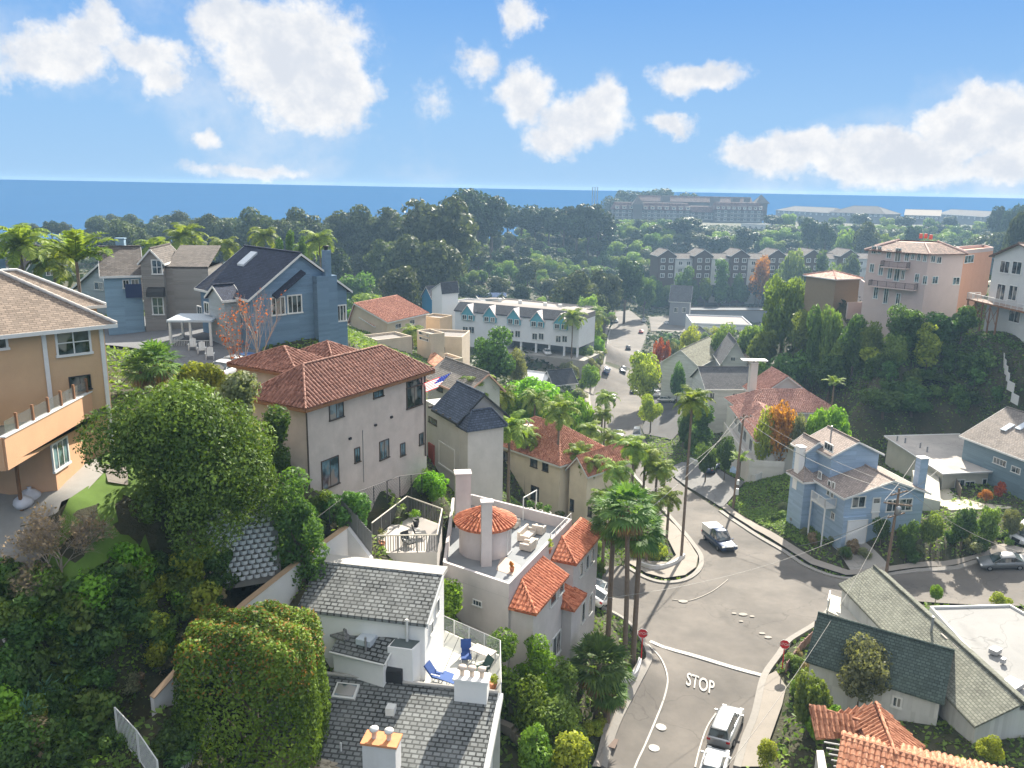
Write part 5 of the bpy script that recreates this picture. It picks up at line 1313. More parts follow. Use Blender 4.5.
def lounger(label, loc, rz, mat, rec=.9, L_=1.7):
 t = thing('lounge_chair', label, 'lounge chair', (0, 0, 0))
 MB().box(-.32, -L_ * .5, .30, .32, L_ * .12, .40).build('seat', mat, t)
 b_ = MB(); s, c = sin(rec), cos(rec); y0 = L_ * .12; LL = L_ * .48
 b_.add([(-.32, y0, .30), (.32, y0, .30), (.32, y0 + c * LL, .30 + s * LL), (-.32, y0 + c * LL, .30 + s * LL), (-.32, y0 - .08 * s, .30 + .08), (.32, y0 - .08 * s, .38), (.32, y0 + c * LL - .08 * s, .38 + s * LL), (-.32, y0 + c * LL - .08 * s, .38 + s * LL)], [(3, 2, 1, 0), (4, 5, 6, 7), (0, 1, 5, 4), (1, 2, 6, 5), (2, 3, 7, 6), (3, 0, 4, 7)]); b_.build('backrest', mat, t)
 for sx in (-.3, .3):
  for sy in (-L_ * .46, L_ * .1): MB().box(sx - .025, sy - .025, 0, sx + .025, sy + .025, .32).build('leg', M_trim, t)
  MB().box(sx - .03, -L_ * .2, .52, sx + .03, L_ * .14, .56).build('armrest', M_trim, t)
 t.location = loc; t.rotation_euler = (0, 0, rz); return t
p = W(437, 676, zd + .3); lounger('dark blue lounge chair beside the white stair wall on the roof deck', (p.x, p.y, zd), 1.2, M_bluef, .9)
p = W(466, 653, zd + .3); lounger('upright blue sling chair at the railing end of the roof deck', (p.x, p.y, zd), .1, M_bluef, 1.2, 1.5)
p = W(484, 668, zd + .3); lounger('dark green chair behind the deck chimney by the railing', (p.x, p.y, zd), -1.0, plain('dark_green_cushion', (.03, .06, .05), .8), 1.0, 1.4)
def table(label, loc, sx, sy, rz, mat, h=.72, legm=None):
 t = thing('table', label, 'table', (0, 0, 0)); MB().box(-sx / 2, -sy / 2, h - .05, sx / 2, sy / 2, h).build('table_top', mat, t)
 for a in (-1, 1):
  for b in (-1, 1): MB().box(a * (sx / 2 - .07) - .03, b * (sy / 2 - .07) - .03, 0, a * (sx / 2 - .07) + .03, b * (sy / 2 - .07) + .03, h - .05).build('leg', legm or M_trim, t)
 t.location = loc; t.rotation_euler = (0, 0, rz); return t
p = W(449, 677, zd + .45); table('low blue glass topped table on the roof deck beside the lounge chair', (p.x, p.y, zd), 1.15, .85, -.5, plain('blue_glass_top', (.06, .11, .28), .3), .45)
p = W(483, 650, zd + .72); table('pale rectangular table on the roof deck by the glass railing', (p.x, p.y, zd), 1.5, .8, -.6, plain('pale_table', (.5, .44, .4), .6))
def pot(label, loc, r, h, mat, leaf=None, lr=.4, n=160, group=None):
 t = thing('potted_plant', label, 'potted plant', loc, group); o = Vector(loc)
 MB().lathe(o, [(0, 0), (r * .7, 0), (r, h * .9), (r * 1.1, h), (r * .9, h), (r * .85, h * .85), (0, h * .85)], 12).build('pot', mat, t)
 p_, nor, cl, cen = crown_pts(n, 5, (lr, lr, lr * 1.2), h + lr, lr * .5, 1, int(loc[0] * 10) & 255)
 leafmesh('foliage', p_, nor, .09, leaf or ML_mid, cl, t, 2.0); return t
M_pot = plain('terracotta_pot', (.42, .17, .09), .85)
p = W(432, 645, zd + .2); pot('small plant in a dark pot at the near left edge of the roof deck', (p.x, p.y, zd), .2, .35, M_dark, ML_mid, .25)
p = W(493, 684, zd + .3); pot('plant tub at the corner of the roof deck behind the chimney', (p.x, p.y, zd), .25, .4, M_pot, ML_yellow, .3)
bx = W(395, 670, 48); bb = thing('barbecue', 'black covered barbecue against the white wall on the shingle roof edge', 'barbecue', (bx.x, bx.y, 47.3))
MB().obox((bx.x, bx.y, 47.65), (1.0, .6, .6), ang2).build('body', M_dark, bb); hd = MB(); ax_ = t2
hd.tube([(bx.x - ax_.x * .5, bx.y - ax_.y * .5, 47.98), (bx.x + ax_.x * .5, bx.y + ax_.y * .5, 47.98)], .29, 12); hd.build('lid', M_dark, bb)
S_tw = stucco('pale_lilac_stucco', (.52, .48, .47), .16); S_twd = S_tw
tw = thing('tower_house', 'pale stucco hillside house with round tile capped tower, roof terrace and red tile bays', 'house', (0, 60, 40))
zp = 48.7
pa, pb_, pc_ = xy(W(443, 562, zp)), xy(W(509, 584, zp)), xy(W(572, 519, zp))
pd_ = xy(W(472, 494, zp)); t_ = (pc_ - pb_).normalized(); pe = xy(W(452, 498, zp))
foot = [pa, pb_, pc_, pd_, pe]
walls(tw, foot, 35, zp - 1.05, S_tw)
flatroof(tw, foot, zp - .95, plain('grey_roof_deck', (.22, .235, .25), .85, var=.2, scale=.8), .95, S_tw, .22)
dA = (pb_ - pa).normalized(); out = -perp(pb_, pc_, 1)
if out.x < 0: out = -out
LB_ = (pc_ - pb_).length
def bay(u0, u1, depth, ze, rise, tm, nm='bay', wl=True, roof='hip', endh=True):
 a = pb_ + t_ * u0; b = pb_ + t_ * u1; r = [a + out * depth, b + out * depth, b + out * .01, a + out * .01]
 if wl: walls(tw, r, 33, ze, S_tw, nm + '_wall')
 o = .35; A_, B_, C_, D_ = r[0] + out * o - t_ * o, r[1] + out * o + t_ * o, r[2] + t_ * o, r[3] - t_ * o
 ez = ze + .1; zt_ = ze + rise
 k = min(depth + o, (u1 - u0) / 2)
 r1, r2 = a + out * .02 + t_ * (k * .9), b + out * .02 - t_ * (k * .9) if endh else b + out * .02 + t_ * o
 v = lambda p, z: (p.x, p.y, z)
 pl = [[v(A_, ez), v(B_, ez), v(r2, zt_), v(r1, zt_)], [v(D_, ez), v(A_, ez), v(r1, zt_)]]
 if endh: pl.append([v(B_, ez), v(C_, ez), v(r2, zt_)])
 mkroof(tw, pl, T_red, [(v(A_, ez), v(r1, zt_))], T_red, .14, 'bay_roof', sk=(.34, .42))
 return r
b1 = bay(.25, 6.0, 1.75, 46.85, 1.15, T_red, endh=False)
wins(tw, b1[0], b1[1], [(553, 595, 6, 18), (561, 585, 5, 17)], b=.08, nx=0); wins(tw, b1[0], b1[1], [(556, 645, 8, 22)], b=.1, nx=1)
b2 = bay(8.3, 14.4, 1.75, 47.0, 1.1, T_red, endh=False)
wins(tw, b2[0], b2[1], [(581, 569, 3, 14), (587, 562, 3, 14), (592, 556, 3, 14)], b=.07, nx=0); wins(tw, b2[0], b2[1], [(576, 620, 3.2, 19), (583, 612, 3.2, 19), (590, 604, 3.2, 19)], b=.07, nx=0)
b3 = bay(6.1, 8.2, 2.5, 44.4, 1.0, T_red, 'low_bay', endh=False)
wins(tw, pa, pb_, [(477.5, 603, 9, 6, dict(nx=2))], b=.06)
tc0 = W(484, 561, zp - .95); rt = 2.0; cx, cyy = tc0.x, tc0.y + rt; zt_ = ZA((cx, cyy - rt), 531)
MB().lathe((cx, cyy, 0), [(rt, zp - 1.2), (rt, zt_)], 40).build('tower_wall', S_tw, tw)
rc_ = MB(); nt_ = 44; top_h = 1.25
MB().lathe((cx, cyy, zt_), [(0, top_h - .05), (rt + .35, 0), (rt + .35, -.12), (rt - .1, -.12)], 40, False).build('tower_roof', T_red, tw)
for rr in range(6):
 ra, rb_ = (rt + .4) * (1 - rr / 6), (rt + .4) * (1 - (rr + 1.05) / 6); za, zb = top_h * rr / 6, top_h * (rr + 1.05) / 6
 for k in range(nt_ if rr < 3 else nt_ // 2 if rr < 5 else 12):
  n__ = nt_ if rr < 3 else nt_ // 2 if rr < 5 else 12; th = 2 * pi * k / n__; w_ = 2 * pi * ra / n__ * .36
  rc_.tube([(cx + cos(th) * ra, cyy + sin(th) * ra, zt_ + za + .03), (cx + cos(th) * max(rb_, .05), cyy + sin(th) * max(rb_, .05), zt_ + zb)], [w_, w_ * max(.35, rb_ / ra)], 5, cap=True, smooth=True)
rc_.build('tile_covering', T_red, tw)
tt = Vector((cos(-.35), sin(-.35))); pp = Vector((cx, cyy)) + tt * rt * .97; window(tw, pp - Vector((-tt.y, tt.x)) * .4, Vector((-tt.y, tt.x)), tt, 0, .8, zp - .9, zt_ - .4, nx=0, ny=3, b=.08)
tt = Vector((cos(-1.1), sin(-1.1)))
cf = xy(W(486, 565, zp - .95)); chimney(tw, *cf, zp - 1.1, ZA(cf, 502), .78, .6, .15, S_tw)
ck = xy(W(466, 530, zp - .9)); ck = xy(W(462.5, 515, zp)); chimney(tw, ck.x, ck.y, 44, ZA(ck, 473), 1.25, 1.0, .15, S_tw)
zt2 = 50.2; tr4 = [xy(W(a, b, zt2)) for a, b in ((378, 553), (437, 552), (442, 525), (407, 512), (372, 540))]
MB().prism(tr4, 46, zt2).build('terrace', plain('pale_terrace_paving', (.42, .39, .36), .9, var=.15, scale=1), tw)
M_slat = plain('grey_slat_rail', (.17, .17, .165), .7)
for nm, pts in (('slatted_railing', (tr4[4], tr4[3], tr4[2])), ('slatted_railing', (tr4[2], tr4[1], tr4[0]))):
 rb = MB(); rail(rb, [(p.x, p.y, zt2) for p in pts], 1.25, .08, 1.6, True, .0, .17, .035); rb.build(nm, M_slat, tw)
 rb = MB()
 for a, b in zip(pts[:-1], pts[1:]): rb.tube([(a.x, a.y, zt2 + 1.3), (b.x, b.y, zt2 + 1.3)], .06, 4)
 rb.build('top_rail', plain('cream_rail', (.6, .55, .46), .7), tw)
for i, (px, py, col, lab) in enumerate([(407, 541, M_dark, 'dark armchair at the near side of the slatted terrace'), (417, 534, M_dark, 'dark sofa beside the tall plant on the slatted terrace')]):
 p = W(px, py, zt2 + .3); lounger(lab, (p.x, p.y, zt2), .8 + i, col, 1.2, 1.3)
p = W(416, 520, zt2 + .5); pot('leafy plant in a pot in the far corner of the slatted terrace', (p.x, p.y, zt2), .25, .5, M_dark, ML_bright, .45)
p = W(381, 545, zt2 + .2); pot('spiky plant in a terracotta tub at the near corner of the slatted terrace', (p.x, p.y, zt2), .3, .4, M_pot, ML_olive, .5)
M_cream = plain('cream_cushion', (.55, .49, .42), .9); zq = zp - .95
fur = [(527, 534, 1.9, .9, .8, 'sofa', 'long cream sofa near the back parapet of the roof terrace'), (539, 529, .9, .9, .8, 'sofa', 'single cream seat next to the long sofa on the roof terrace'), (515, 523, 1.0, .6, .4, 'sofa', 'white bench under the three potted trees'), (528, 545, 1.0, 1.0, .7, 'sofa', 'cream armchair nearest the tile bay roof')]
def sofa(lab, px, py, sx, sy, h, rz):
 p = W(px, py, zq + .35); t = thing('sofa', lab, 'sofa', (0, 0, 0)); MB().box(-sx / 2, -sy / 2, .08, sx / 2, sy / 2, .40).build('seat', M_cream, t)
 MB().box(-sx / 2, sy / 2 - .2, .41, sx / 2, sy / 2, .8).build('backrest', M_cream, t)
 for a in (-1, 1): MB().box(a * sx / 2 - a * .16, -sy / 2, .41, a * sx / 2, sy / 2 - .21, .58).build('armrest', M_cream, t)
 t.location = (p.x, p.y, zq); t.rotation_euler = (0, 0, rz)
rz_ = atan2(t_.y, t_.x)
for (px, py, sx, sy, h, _, lab), r in zip(fur, (rz_, rz_ + 1.57, rz_, rz_ + 3.1)): sofa(lab, px, py, sx, sy, h, r)
p = W(533, 540, zq + .4); table('low pale table between the cream seats on the roof terrace', (p.x, p.y, zq), .9, .6, rz_, M_cream, .4)
p = W(507, 552, zq + .1); MB().prism([xy(W(a, b, zq)) for a, b in ((496, 570), (502, 555), (521, 566), (517, 577))], zq + .002, zq + .02).build('rug', plain('beige_outdoor_rug', (.46, .38, .32), .95), None, (p.x, p.y, zq), 'beige outdoor rug at the near corner of the roof terrace', 'rug')
p = W(512, 568, zq + .3); pot('orange flowering pot on the beige rug', (p.x, p.y, zq), .18, .35, M_pot, ML_orange, .22)
for i, (px, lab) in enumerate([(530, 'leftmost small tree in a white planter at the back of the roof terrace'), (539.5, 'middle small tree in a white planter at the back of the roof terrace'), (548, 'rightmost small tree in a white planter at the back of the roof terrace')]):
 p = W(px, 512 + i * 2, zq + .3); pot(lab, (p.x, p.y, zq), .26, .6, M_trim, ML_dark, .42, 220, 'potted trees along the back parapet')
p = W(549, 547, zq + .5); pot('small conical shrub in a pot at the roof terrace edge above the tile bay', (p.x, p.y, zq), .22, .4, M_pot, ML_yellow, .35)
rb = MB(); rail(rb, [(*(pb_ + t_ * 8 + out * -.1), zp), (*(pc_ - out * .1), zp)], .5, .06, 1.2, False); rb.build('railing', M_trim, tw)
ar = MB(); q0, q1 = xy(W(523, 520, zq)), xy(W(536, 512, zq))
for q in (q0, q1): ar.obox((q.x, q.y, zq + 1.0), (.1, .1, 2.0))
ar.tube([(q0.x, q0.y, zq + 2), (q1.x, q1.y, zq + 2)], .06, 4); ar.build('pergola_frame', M_trim, tw)
S_bg = stucco('warm_beige_stucco', (.74, .64, .50), .14)
ze = 41.0; A, B = W(489, 439, ze), W(560, 463, ze)
mh = thing('beige_house', 'beige stucco house with faded red tile roof behind the row of slim palms', 'house', (A.x, A.y, 32))
R4 = rect(A, B, 9); walls(mh, R4, 28, ze, S_bg)
hip(mh, R4, ze, 3.2, T_redb, .5, T_redb, trim=M_trim)
dd_ = (xy(B) - xy(A)).normalized(); nn_ = perp(A, B, 1)
wins(mh, A, B, [(503,455,9,9), (534,461,7,13), (545.5,465,6,13), (511,487,5,12), (535,493,8,14), (501,482,4,10)], fm=M_bronze, b=.1, nx=1)
B2 = xy(B) + dd_ * .8 + nn_ * 1.0; C2 = xy(W(602, 455, ze)); R5 = rect(B2, B2 + dd_ * 3.0, 9)
walls(mh, R5, 28, ze - .6, S_bg, 'wing_wall'); gable(mh, R5, ze - .6, 1.7, T_redb, .4, .5, 'BC', T_redb, M_trim, .15, S_bg)
wins(mh, R5[0], R5[1], [(572,505,4,12), (590,512,4,10)], fm=M_bronze, b=.08)
chimney(mh, *(lerp2(A, B, .42) + nn_ * 2.0), ze, ze + 2.8, .9, .9, atan2(dd_.y, dd_.x), S_bg, 1)
S_gy = stucco('light_grey_stucco', (.47, .46, .44), .16); SL = shingle('blue_slate_shingle', (.055, .07, .10), .25, .4, .3)
ze = ZA(W(459, 470, 47.2), 418); A, B = W(425, 400, ze), W(459.5, 419, ze)
gy = thing('grey_garage_house', 'light grey house with blue slate roof, red arched entry and cream garage door', 'house', (B.x, B.y, 47))
R4 = rect(A, B, 5); walls(gy, R4, 40, ze, S_gy)
A3, B3 = B, W(484, 405, ze + .4); nA = perp(A, B, 1); dB = (xy(B) - xy(A)).normalized()
gable(gy, [xy(A) + dB * 3.2, R4[1], R4[2], R4[3] + dB * 3.2], ze, 2.2, SL, .5, .5, 'AB', None, M_dark, .16, S_gy)
wins(gy, A, B, [(447,457,16,24,dict(nx=0))], gm=plain('cream_garage_door', (.50, .48, .44), .7), fm=M_trim, b=.15)
u, z = hitwall(A, B, 432, 450); p = xy(A) + dB * u - nA * .05
MB().obox((p.x, p.y, z - .6), (1.4, .2, 2.6), atan2(dB.y, dB.x)).build('entry_door', plain('rust_red_door', (.24, .05, .03), .6), gy)
MB().lathe((0, 0, 0), [(.001, 0)], 4)
wins(gy, A, B, [(433,421,8,6,dict(nx=0))], b=.08, fm=M_bronze)
ca = MB()
for px in (426, 433, 440, 447, 454): u, z = hitwall(A, B, px, 418 if px > 440 else 410); p = xy(A) + dB * u - nA * .25; ca.obox((p.x, p.y, ze - .25), (.25, .5, .25), atan2(dB.y, dB.x))
ca.build('corbels', M_bronze, gy)
R5 = rect(xy(B) + nA * .01 + dB * .01, xy(B) + nA * 4, 1.8, xy(B) + dB * 10); walls(gy, R5, 38, ze - .4, S_gy, 'side_wall')
wins(gy, R5[0], R5[1], [(472,450,4,9), (466,462,3,5)], b=.06, fm=M_bronze)
hip(gy, R5, ze - .4, 1.2, SL, .3)
ze2 = 52.6; A, B = W(428, 376, ze2), W(466, 392, ze2)
rb_h = thing('tile_edged_house', 'low house with brown shingle roof edged in salmon tiles behind the flag', 'house', (A.x, A.y, 49)); R4 = rect(A, B, 4.5); walls(rb_h, R4, 44, ze2, S_gy); gable(rb_h, R4, ze2, 1.8, shingle('taupe_shingle', (.19, .17, .15), .25, .4, .25), .5, .6, 'AB', None, plain('salmon_trim', (.55, .33, .25), .8), .15, S_gy)
wins(rb_h, A, B, [(440,389,6,5), (455,396,6,5)], b=.07, fm=M_bronze)
S_ad = stucco('cream_adobe', (.55, .46, .36), .14)
A, B = W(371, 333, 47.0), W(397, 340, 47.0)
ad = thing('red_roofed_house', 'cream house with one long bright red tile slope and pale turquoise trim', 'house', (A.x, A.y, 42))
ze = 48.6; A, B = W(387, 322, ze), W(426, 313, ze + .0); R4 = rect(A, B, 9); walls(ad, R4, 38, ze, S_ad)
gable(ad, R4, ze, 3.0, T_redb, .5, .85, 'AB', T_redb, M_trim, .18, S_ad)
R5 = rect(xy(W(374, 326, 47.5)), xy(W(390, 323, 47.5)), 6); walls(ad, R5, 38, 47.5, S_ad, 'wing_wall'); gable(ad, R5, 47.5, 1.6, T_redb, .4, .7, 'AB', None, M_trim, .15, S_ad)
wins(ad, R4[0], R4[1], [(398,326,6,5), (412,322,5,5)], b=.1)
ad2 = thing('terraced_adobe_house', 'stepped cream adobe house with walled roof terraces beside the motel', 'house', base(W(440, 345, 40)))
def blk(root, px0, py0, px1, py1, z, dep, zb, mat, par=.5, nm='wall', rm=None, toward=None):
 a, b = xy(W(px0, py0, z)), xy(W(px1, py1, z)); r = rect(a, b, dep, toward); walls(root, r, zb, z - .5, mat, nm); flatroof(root, r, z - .45, rm or plain('pale_roof_gravel', (.22, .20, .185), .95), .45, mat, .25); return a, b, r
a, b, r = blk(ad2, 377, 340, 412, 336, 47.5, 6, 38, S_ad);
a, b, r = blk(ad2, 418, 335, 462, 337, 45.5, 8, 34, S_ad); wins(ad2, a, b, [(441,351,8,8)], b=.12, fm=M_dark)
a, b, r = blk(ad2, 417, 330, 431, 334, 48, 3, 38, S_ad); wins(ad2, a, b, [(424,334,10,3,dict(nx=0)), (424,339,9,3,dict(nx=0))], b=.06, fm=M_trim)
a, b, r = blk(ad2, 421, 316, 440, 318, 47.2, 5, 38, stucco('tan_adobe', (.50, .39, .27), .12)); blk(ad2, 430, 355, 445, 360, 43, 4, 36, S_ad)
lw = thing('low_tile_house', 'low house with a long sloping salmon tile roof under the adobe terraces', 'house', base(W(450, 370, 42)))
zl = 43.5; pl = [W(427, 362, zl), W(462, 386, zl - .6), W(466, 376, zl + .3), W(432, 350, zl + 1)]
mkroof(lw, [pl], T_or, t=.2); MB().prism([xy(p) * .998 for p in pl], 34, [p.z - .3 for p in pl]).build('wall', S_ad, lw)
TQ = plain('turquoise_panel', (.10, .34, .42), .7, var=.08); BQ = plain('bright_blue_panel', (.03, .22, .42), .7, var=.08)
A, B = W(422, 303, 40), W(432, 305, 40); tq = thing('turquoise_gabled_house', 'small white house with a bright turquoise gable and tall white party wall', 'house', base(A, 30))
R4 = rect(A, B, 7); ze = ZA(A, 296); walls(tq, R4, 26, ze, BQ); gable(tq, R4, ze, 3.0, shingle('dark_gable_roof', (.05, .05, .06), .3, .5), .4, .5, 'BC', None, M_trim, .2, BQ)
A, B = W(432, 306, 40), W(442, 308, 40); R4 = rect(A, B, 6); walls(tq, R4, 26, ZA(A, 290), M_white, 'party_wall'); gable(tq, R4, ZA(A, 290), 2.4, shingle('dark_gable_roof', (.05, .05, .06), .3, .5), .2, .1, 'BC', None, M_trim, .2, M_white)
bb_ = thing('white_flat_block', 'white flat roofed block with cluttered roof between the turquoise gable and motel', 'building', base(W(455, 320, 33), 28))
blk(bb_, 441, 312, 463, 314, 36.5, 14, 26, M_white); a, b, r = blk(bb_, 450, 301, 468, 303, 38.5, 10, 26, M_white)
for px, py in ((446, 306), (452, 309), (458, 307)): p = W(px, py, 36.4); MB().obox((p.x, p.y, 36.9), (1.6, 1.2, 1.0), .3).build('roof_unit', M_trim, bb_)
M_mot = stucco('motel_white', (.66, .68, .70), .08); M_dkroof = shingle('dark_mansard_shingle', (.045, .047, .055), .4, .6, .25)
A, B = W(455, 343, 30.5), W(578, 357, 30.5); mo = thing('motel', 'long white motel with five turquoise gables over an open carport', 'motel', (A.x, A.y, 30.5))
ztop = ZA(A, 310); zcar = ZA(lerp2(A, B, .5), 341); R4 = rect(A, B, 12); tt_ = (xy(B) - xy(A)).normalized(); nn_ = perp(A, B, 1); LM = (xy(B) - xy(A)).length
MB().prism(R4, zcar, ztop).build('upper_wall', M_mot, mo)
MB().prism([xy(A), lerp2(A, B, .42), lerp2(A, B, .42) + nn_ * 12, xy(A) + nn_ * 12], 27, zcar - .02).build('lower_wall', M_mot, mo)
MB().prism([lerp2(A, B, .42) + nn_ * 6, xy(B) + nn_ * 6, xy(B) + nn_ * 12, lerp2(A, B, .42) + nn_ * 12], 27, zcar - .02).build('carport_back_wall', plain('dark_grey_render', (.22, .23, .25), .9), mo)  # dark grey wall colour, shared with two far buildings
for f in (.42, .55, .67, .775, .89, .99):
 p = lerp2(A, B, f) + nn_ * .4; MB().obox((p.x, p.y, (28 + zcar) / 2), (.5, .5, zcar - 28), atan2(tt_.y, tt_.x)).build('column', M_mot, mo)
MB().prism([lerp2(A, B, .40) - nn_ * 3, xy(B) - nn_ * 3 + tt_ * 3, xy(B) + nn_ * 12 + tt_ * 3, lerp2(A, B, .40) + nn_ * 12], 22, 30.3).build('carport_slab', M_conc, mo)
zr1 = ZA(xy(A) + nn_ * 3, 301.5)
def RQ(u, v, z): p = xy(A) + tt_ * u + nn_ * v; return (p.x, p.y, z)
mkroof(mo, [[RQ(-.3, -.3, ztop), RQ(LM + .3, -.3, ztop), RQ(LM + .3, 3.2, zr1), RQ(-.3, 3.2, zr1)]], M_dkroof, t=.3)
MB().prism([RQ(0, 3.2, 0)[:2], RQ(LM, 3.2, 0)[:2], RQ(LM, 12, 0)[:2], RQ(0, 12, 0)[:2]], ztop, zr1 - .6).build('flat_roof', plain('pale_roof_gravel', (.22, .20, .185), .95), mo)
for i, (gx_, gy0, gy1, gy2) in enumerate([(468.5, 305.5, 313, 320), (490.5, 307, 315, 322), (514.5, 309.5, 317, 324.5), (538, 312, 319.5, 327), (561.5, 314.5, 322, 329.5)]):
 u, zt_ = hitwall(A, B, gx_, gy0); _, zm = hitwall(A, B, gx_, gy1); _, zb_ = hitwall(A, B, gx_, gy2); w = LM * .052
 q = [(u - w, zb_), (u + w, zb_), (u + w, zm), (u, zt_), (u - w, zm)]; g_ = MB()
 f1 = [RQ(a, -.5, b) for a, b in q]; f2 = [RQ(a, .3, b) for a, b in q]; g_.add(f1 + f2, [(0, 1, 2, 3, 4), (9, 8, 7, 6, 5)] + [(k, (k + 1) % 5, (k + 1) % 5 + 5, k + 5) for k in range(5)]); gg_ = g_.build('gable', TQ, mo)
 pl = [[RQ(u - w - .3, -.8, zm - .3), RQ(u, -.8, zt_ + .35), RQ(u, 3.0, zt_ + .35), RQ(u - w - .3, 3.0, zm - .3)], [RQ(u + w + .3, -.8, zm - .3), RQ(u, -.8, zt_ + .35), RQ(u, 3.0, zt_ + .35), RQ(u + w + .3, 3.0, zm - .3)]]
 m_ = MB()
 for p_ in pl: m_.slab(fixup(p_), .3)
 m_.build('gable_roof', plain('white_gable_trim', (.6, .55, .54), .8), mo)
 for sgn in (-1, 1): window(mo, xy(A) - nn_ * .5, tt_, -nn_, u + sgn * w * .5 - w * .38, u + sgn * w * .5 + w * .38, zb_ + .1, zb_ + (zm - zb_) * .75, nx=1, b=.14)
 py = [330, 0, 334, 336.5, 339][i]
 if py: wins(mo, A, B, [(gx_ - 3.2, py, 5.6, 7), (gx_ + 3.2, py, 5.6, 7)], b=.16, nx=1)
mb_ = thing('long_flat_building', 'long flat roofed cream building directly behind the motel', 'building', (A.x + 20, A.y + 30, 28))
a, b, r = blk(mb_, 484, 303, 577, 312, 36, 16, 24, plain('cream_roof_parapet', (.38, .34, .30), .9), rm=plain('beige_gravel_roof', (.30, .27, .24), .95))
for px in (500, 520, 545, 560): p = W(px, 300 + (px - 484) * .1, 35.6); MB().obox((p.x, p.y, 36.2), (1.2, 1, 1.2), .2).build('roof_unit', M_trim, mb_)
for k in range(3): p = W(452 + k * 12, 297, 34);
b_ = thing('small_white_house', 'small white house with a pointed roof below the motel carport', 'house', base(W(540, 375, 26), 24))
A, B = W(520, 378, 30), W(545, 381, 30); R4 = rect(A, B, 6); walls(b_, R4, 22, 30, M_white); gable(b_, R4, 30, 1.2, plain('white_membrane_roof', (.6, .6, .6), .8), .3, .5, 'AB', None, M_trim, .15, M_white)
A, B = W(543, 379, 29.4), W(554, 384, 29.4); R4 = rect(A, B, 6); walls(b_, R4, 22, 29.4, M_white, 'porch_wall'); gable(b_, R4, 29.4, 2.6, M_dkroof, .5, .5, 'BC', None, M_trim, .15, M_white)
BL = siding('cornflower_siding', (.33, .44, .58), .24); SH_b = shingle('tan_grey_shingle', (.30, .245, .215), .24, .42, .22, (.38, .32, .28, 1))
A, B = W(845, 548, 33.6), W(862, 548, 33.6)
ze = ZA(A, 497); a0 = xy(W(845.5, 497, ze)); b0 = xy(W(925, 492, ze))
t = (b0 - a0).normalized(); n = perp(a0, b0, 1); LR = (b0 - a0).length
rb2 = thing('cornflower_house', 'bright blue clapboard house with tan roofs and a white garage door on the corner', 'house', (a0.x, a0.y, 33.6))
R4 = [a0, b0, b0 + n * 9, a0 + n * 9]; walls(rb2, R4, 31, ze, BL)
gable(rb2, R4, ze, 1.75, SH_b, .5, .45, 'BC', None, M_trim, .16, BL)
wins(rb2, a0, b0, [(858.5,502,14,12,dict(nx=1)), (899,505,26,13,dict(nx=3)), (876,505,8,15,dict(nx=0)), ], b=.14)
MB().obox((*(lerp2(a0, b0, .40) - n * .0), ze - 2.0), (.9, .1, 2.0), atan2(t.y, t.x)).build('front_door', M_trim, rb2)
g0, g1 = xy(W(846, 547, 33.6)), None
wins(rb2, a0 - n * .27, a0 - n * .27 + t * 5, [(856.5, 532, 20, 24, dict(nx=0, gm=plain('white_garage_door', (.66, .68, .70), .6, var=.05)))], b=.1)
u0_, _ = hitwall(a0, b0, 846, 520); band = lerp2(a0, b0, 0)
walls(rb2, [a0 - n * .25 - t * .02, a0 + t * 3.0 - n * .25, a0 + t * 3.0, a0 - t * .02], 31, ZA(a0, 517), BL, 'garage_wall')
S0 = a0 + n * .0; S1 = a0 + n * 9
wins(rb2, S0, S1, [(829,488,3,16,dict(nx=0)), (833,490,3,17,dict(nx=0)), (820,475,3.5,8), (833,516,4,8)], b=.1)
up0 = lerp2(a0, b0, .10) + n * 5.2; upr = [up0, up0 + t * 6.6, up0 + t * 6.6 + n * 6, up0 + n * 6]
walls(rb2, upr, ze, ze + 3.4, BL, 'upper_wall'); gable(rb2, upr, ze + 3.4, 1.6, SH_b, .45, .5, 'BC', None, M_trim, .15, BL)
wins(rb2, upr[0], upr[3], [(829,447,9,8,dict(nx=2))], b=.1)
u2 = [upr[0] + n * 2.6 - t * 1.8, upr[0] + n * 2.6 + t * 1, upr[0] + n * 5.6 + t * 1, upr[0] + n * 5.6 - t * 1.8]; walls(rb2, u2, ze - 1, ze + 3.3, BL, 'tower_wall'); gable(rb2, u2, ze + 3.3, 1.0, SH_b, .35, .5, 'BC', None, M_trim, .15, BL)
chimney(rb2, *(u2[0] + n * .6 - t * .5), ze - 2, ze + 3.6, .8, 1.0, atan2(t.y, t.x), M_white)
lr_ = [a0 + n * 6.2 - t * 1.6, a0 + n * 6.2 - t * .02, a0 + n * 9.5 - t * .02, a0 + n * 9.5 - t * 1.6]; walls(rb2, lr_, 31, ze - .1, BL, 'side_wall'); hip(rb2, lr_, ze - .1, 1.0, SH_b, .4, trim=M_trim)
bal = a0 + n * 1.6 - t * 1.5; bq = [bal, bal + t * 1.48, bal + t * 1.48 + n * 3, bal + n * 3]; zf_ = ZA(a0, 512)
MB().prism(bq, zf_ - .2, zf_).build('balcony_floor', M_trim, rb2); rbb = MB(); rail(rbb, [(p.x, p.y, zf_) for p in (bq[3], bq[0], bq[1])], 1.1, .1, 1.5, True, .08, .16, .035); rbb.build('balcony_railing', M_trim, rb2)
for p in (bq[0], bq[3]): MB().obox((p.x + .1, p.y + .1, (31 + zf_) / 2), (.15, .15, zf_ - 31)).build('balcony_post', M_trim, rb2)
cxx = lerp2(a0, b0, .92) + n * 1.6 + t * 1.2; chimney(rb2, cxx.x, cxx.y, 31, ZA(cxx, 458), 1.1, .9, atan2(t.y, t.x), BL, 0, M_trim)
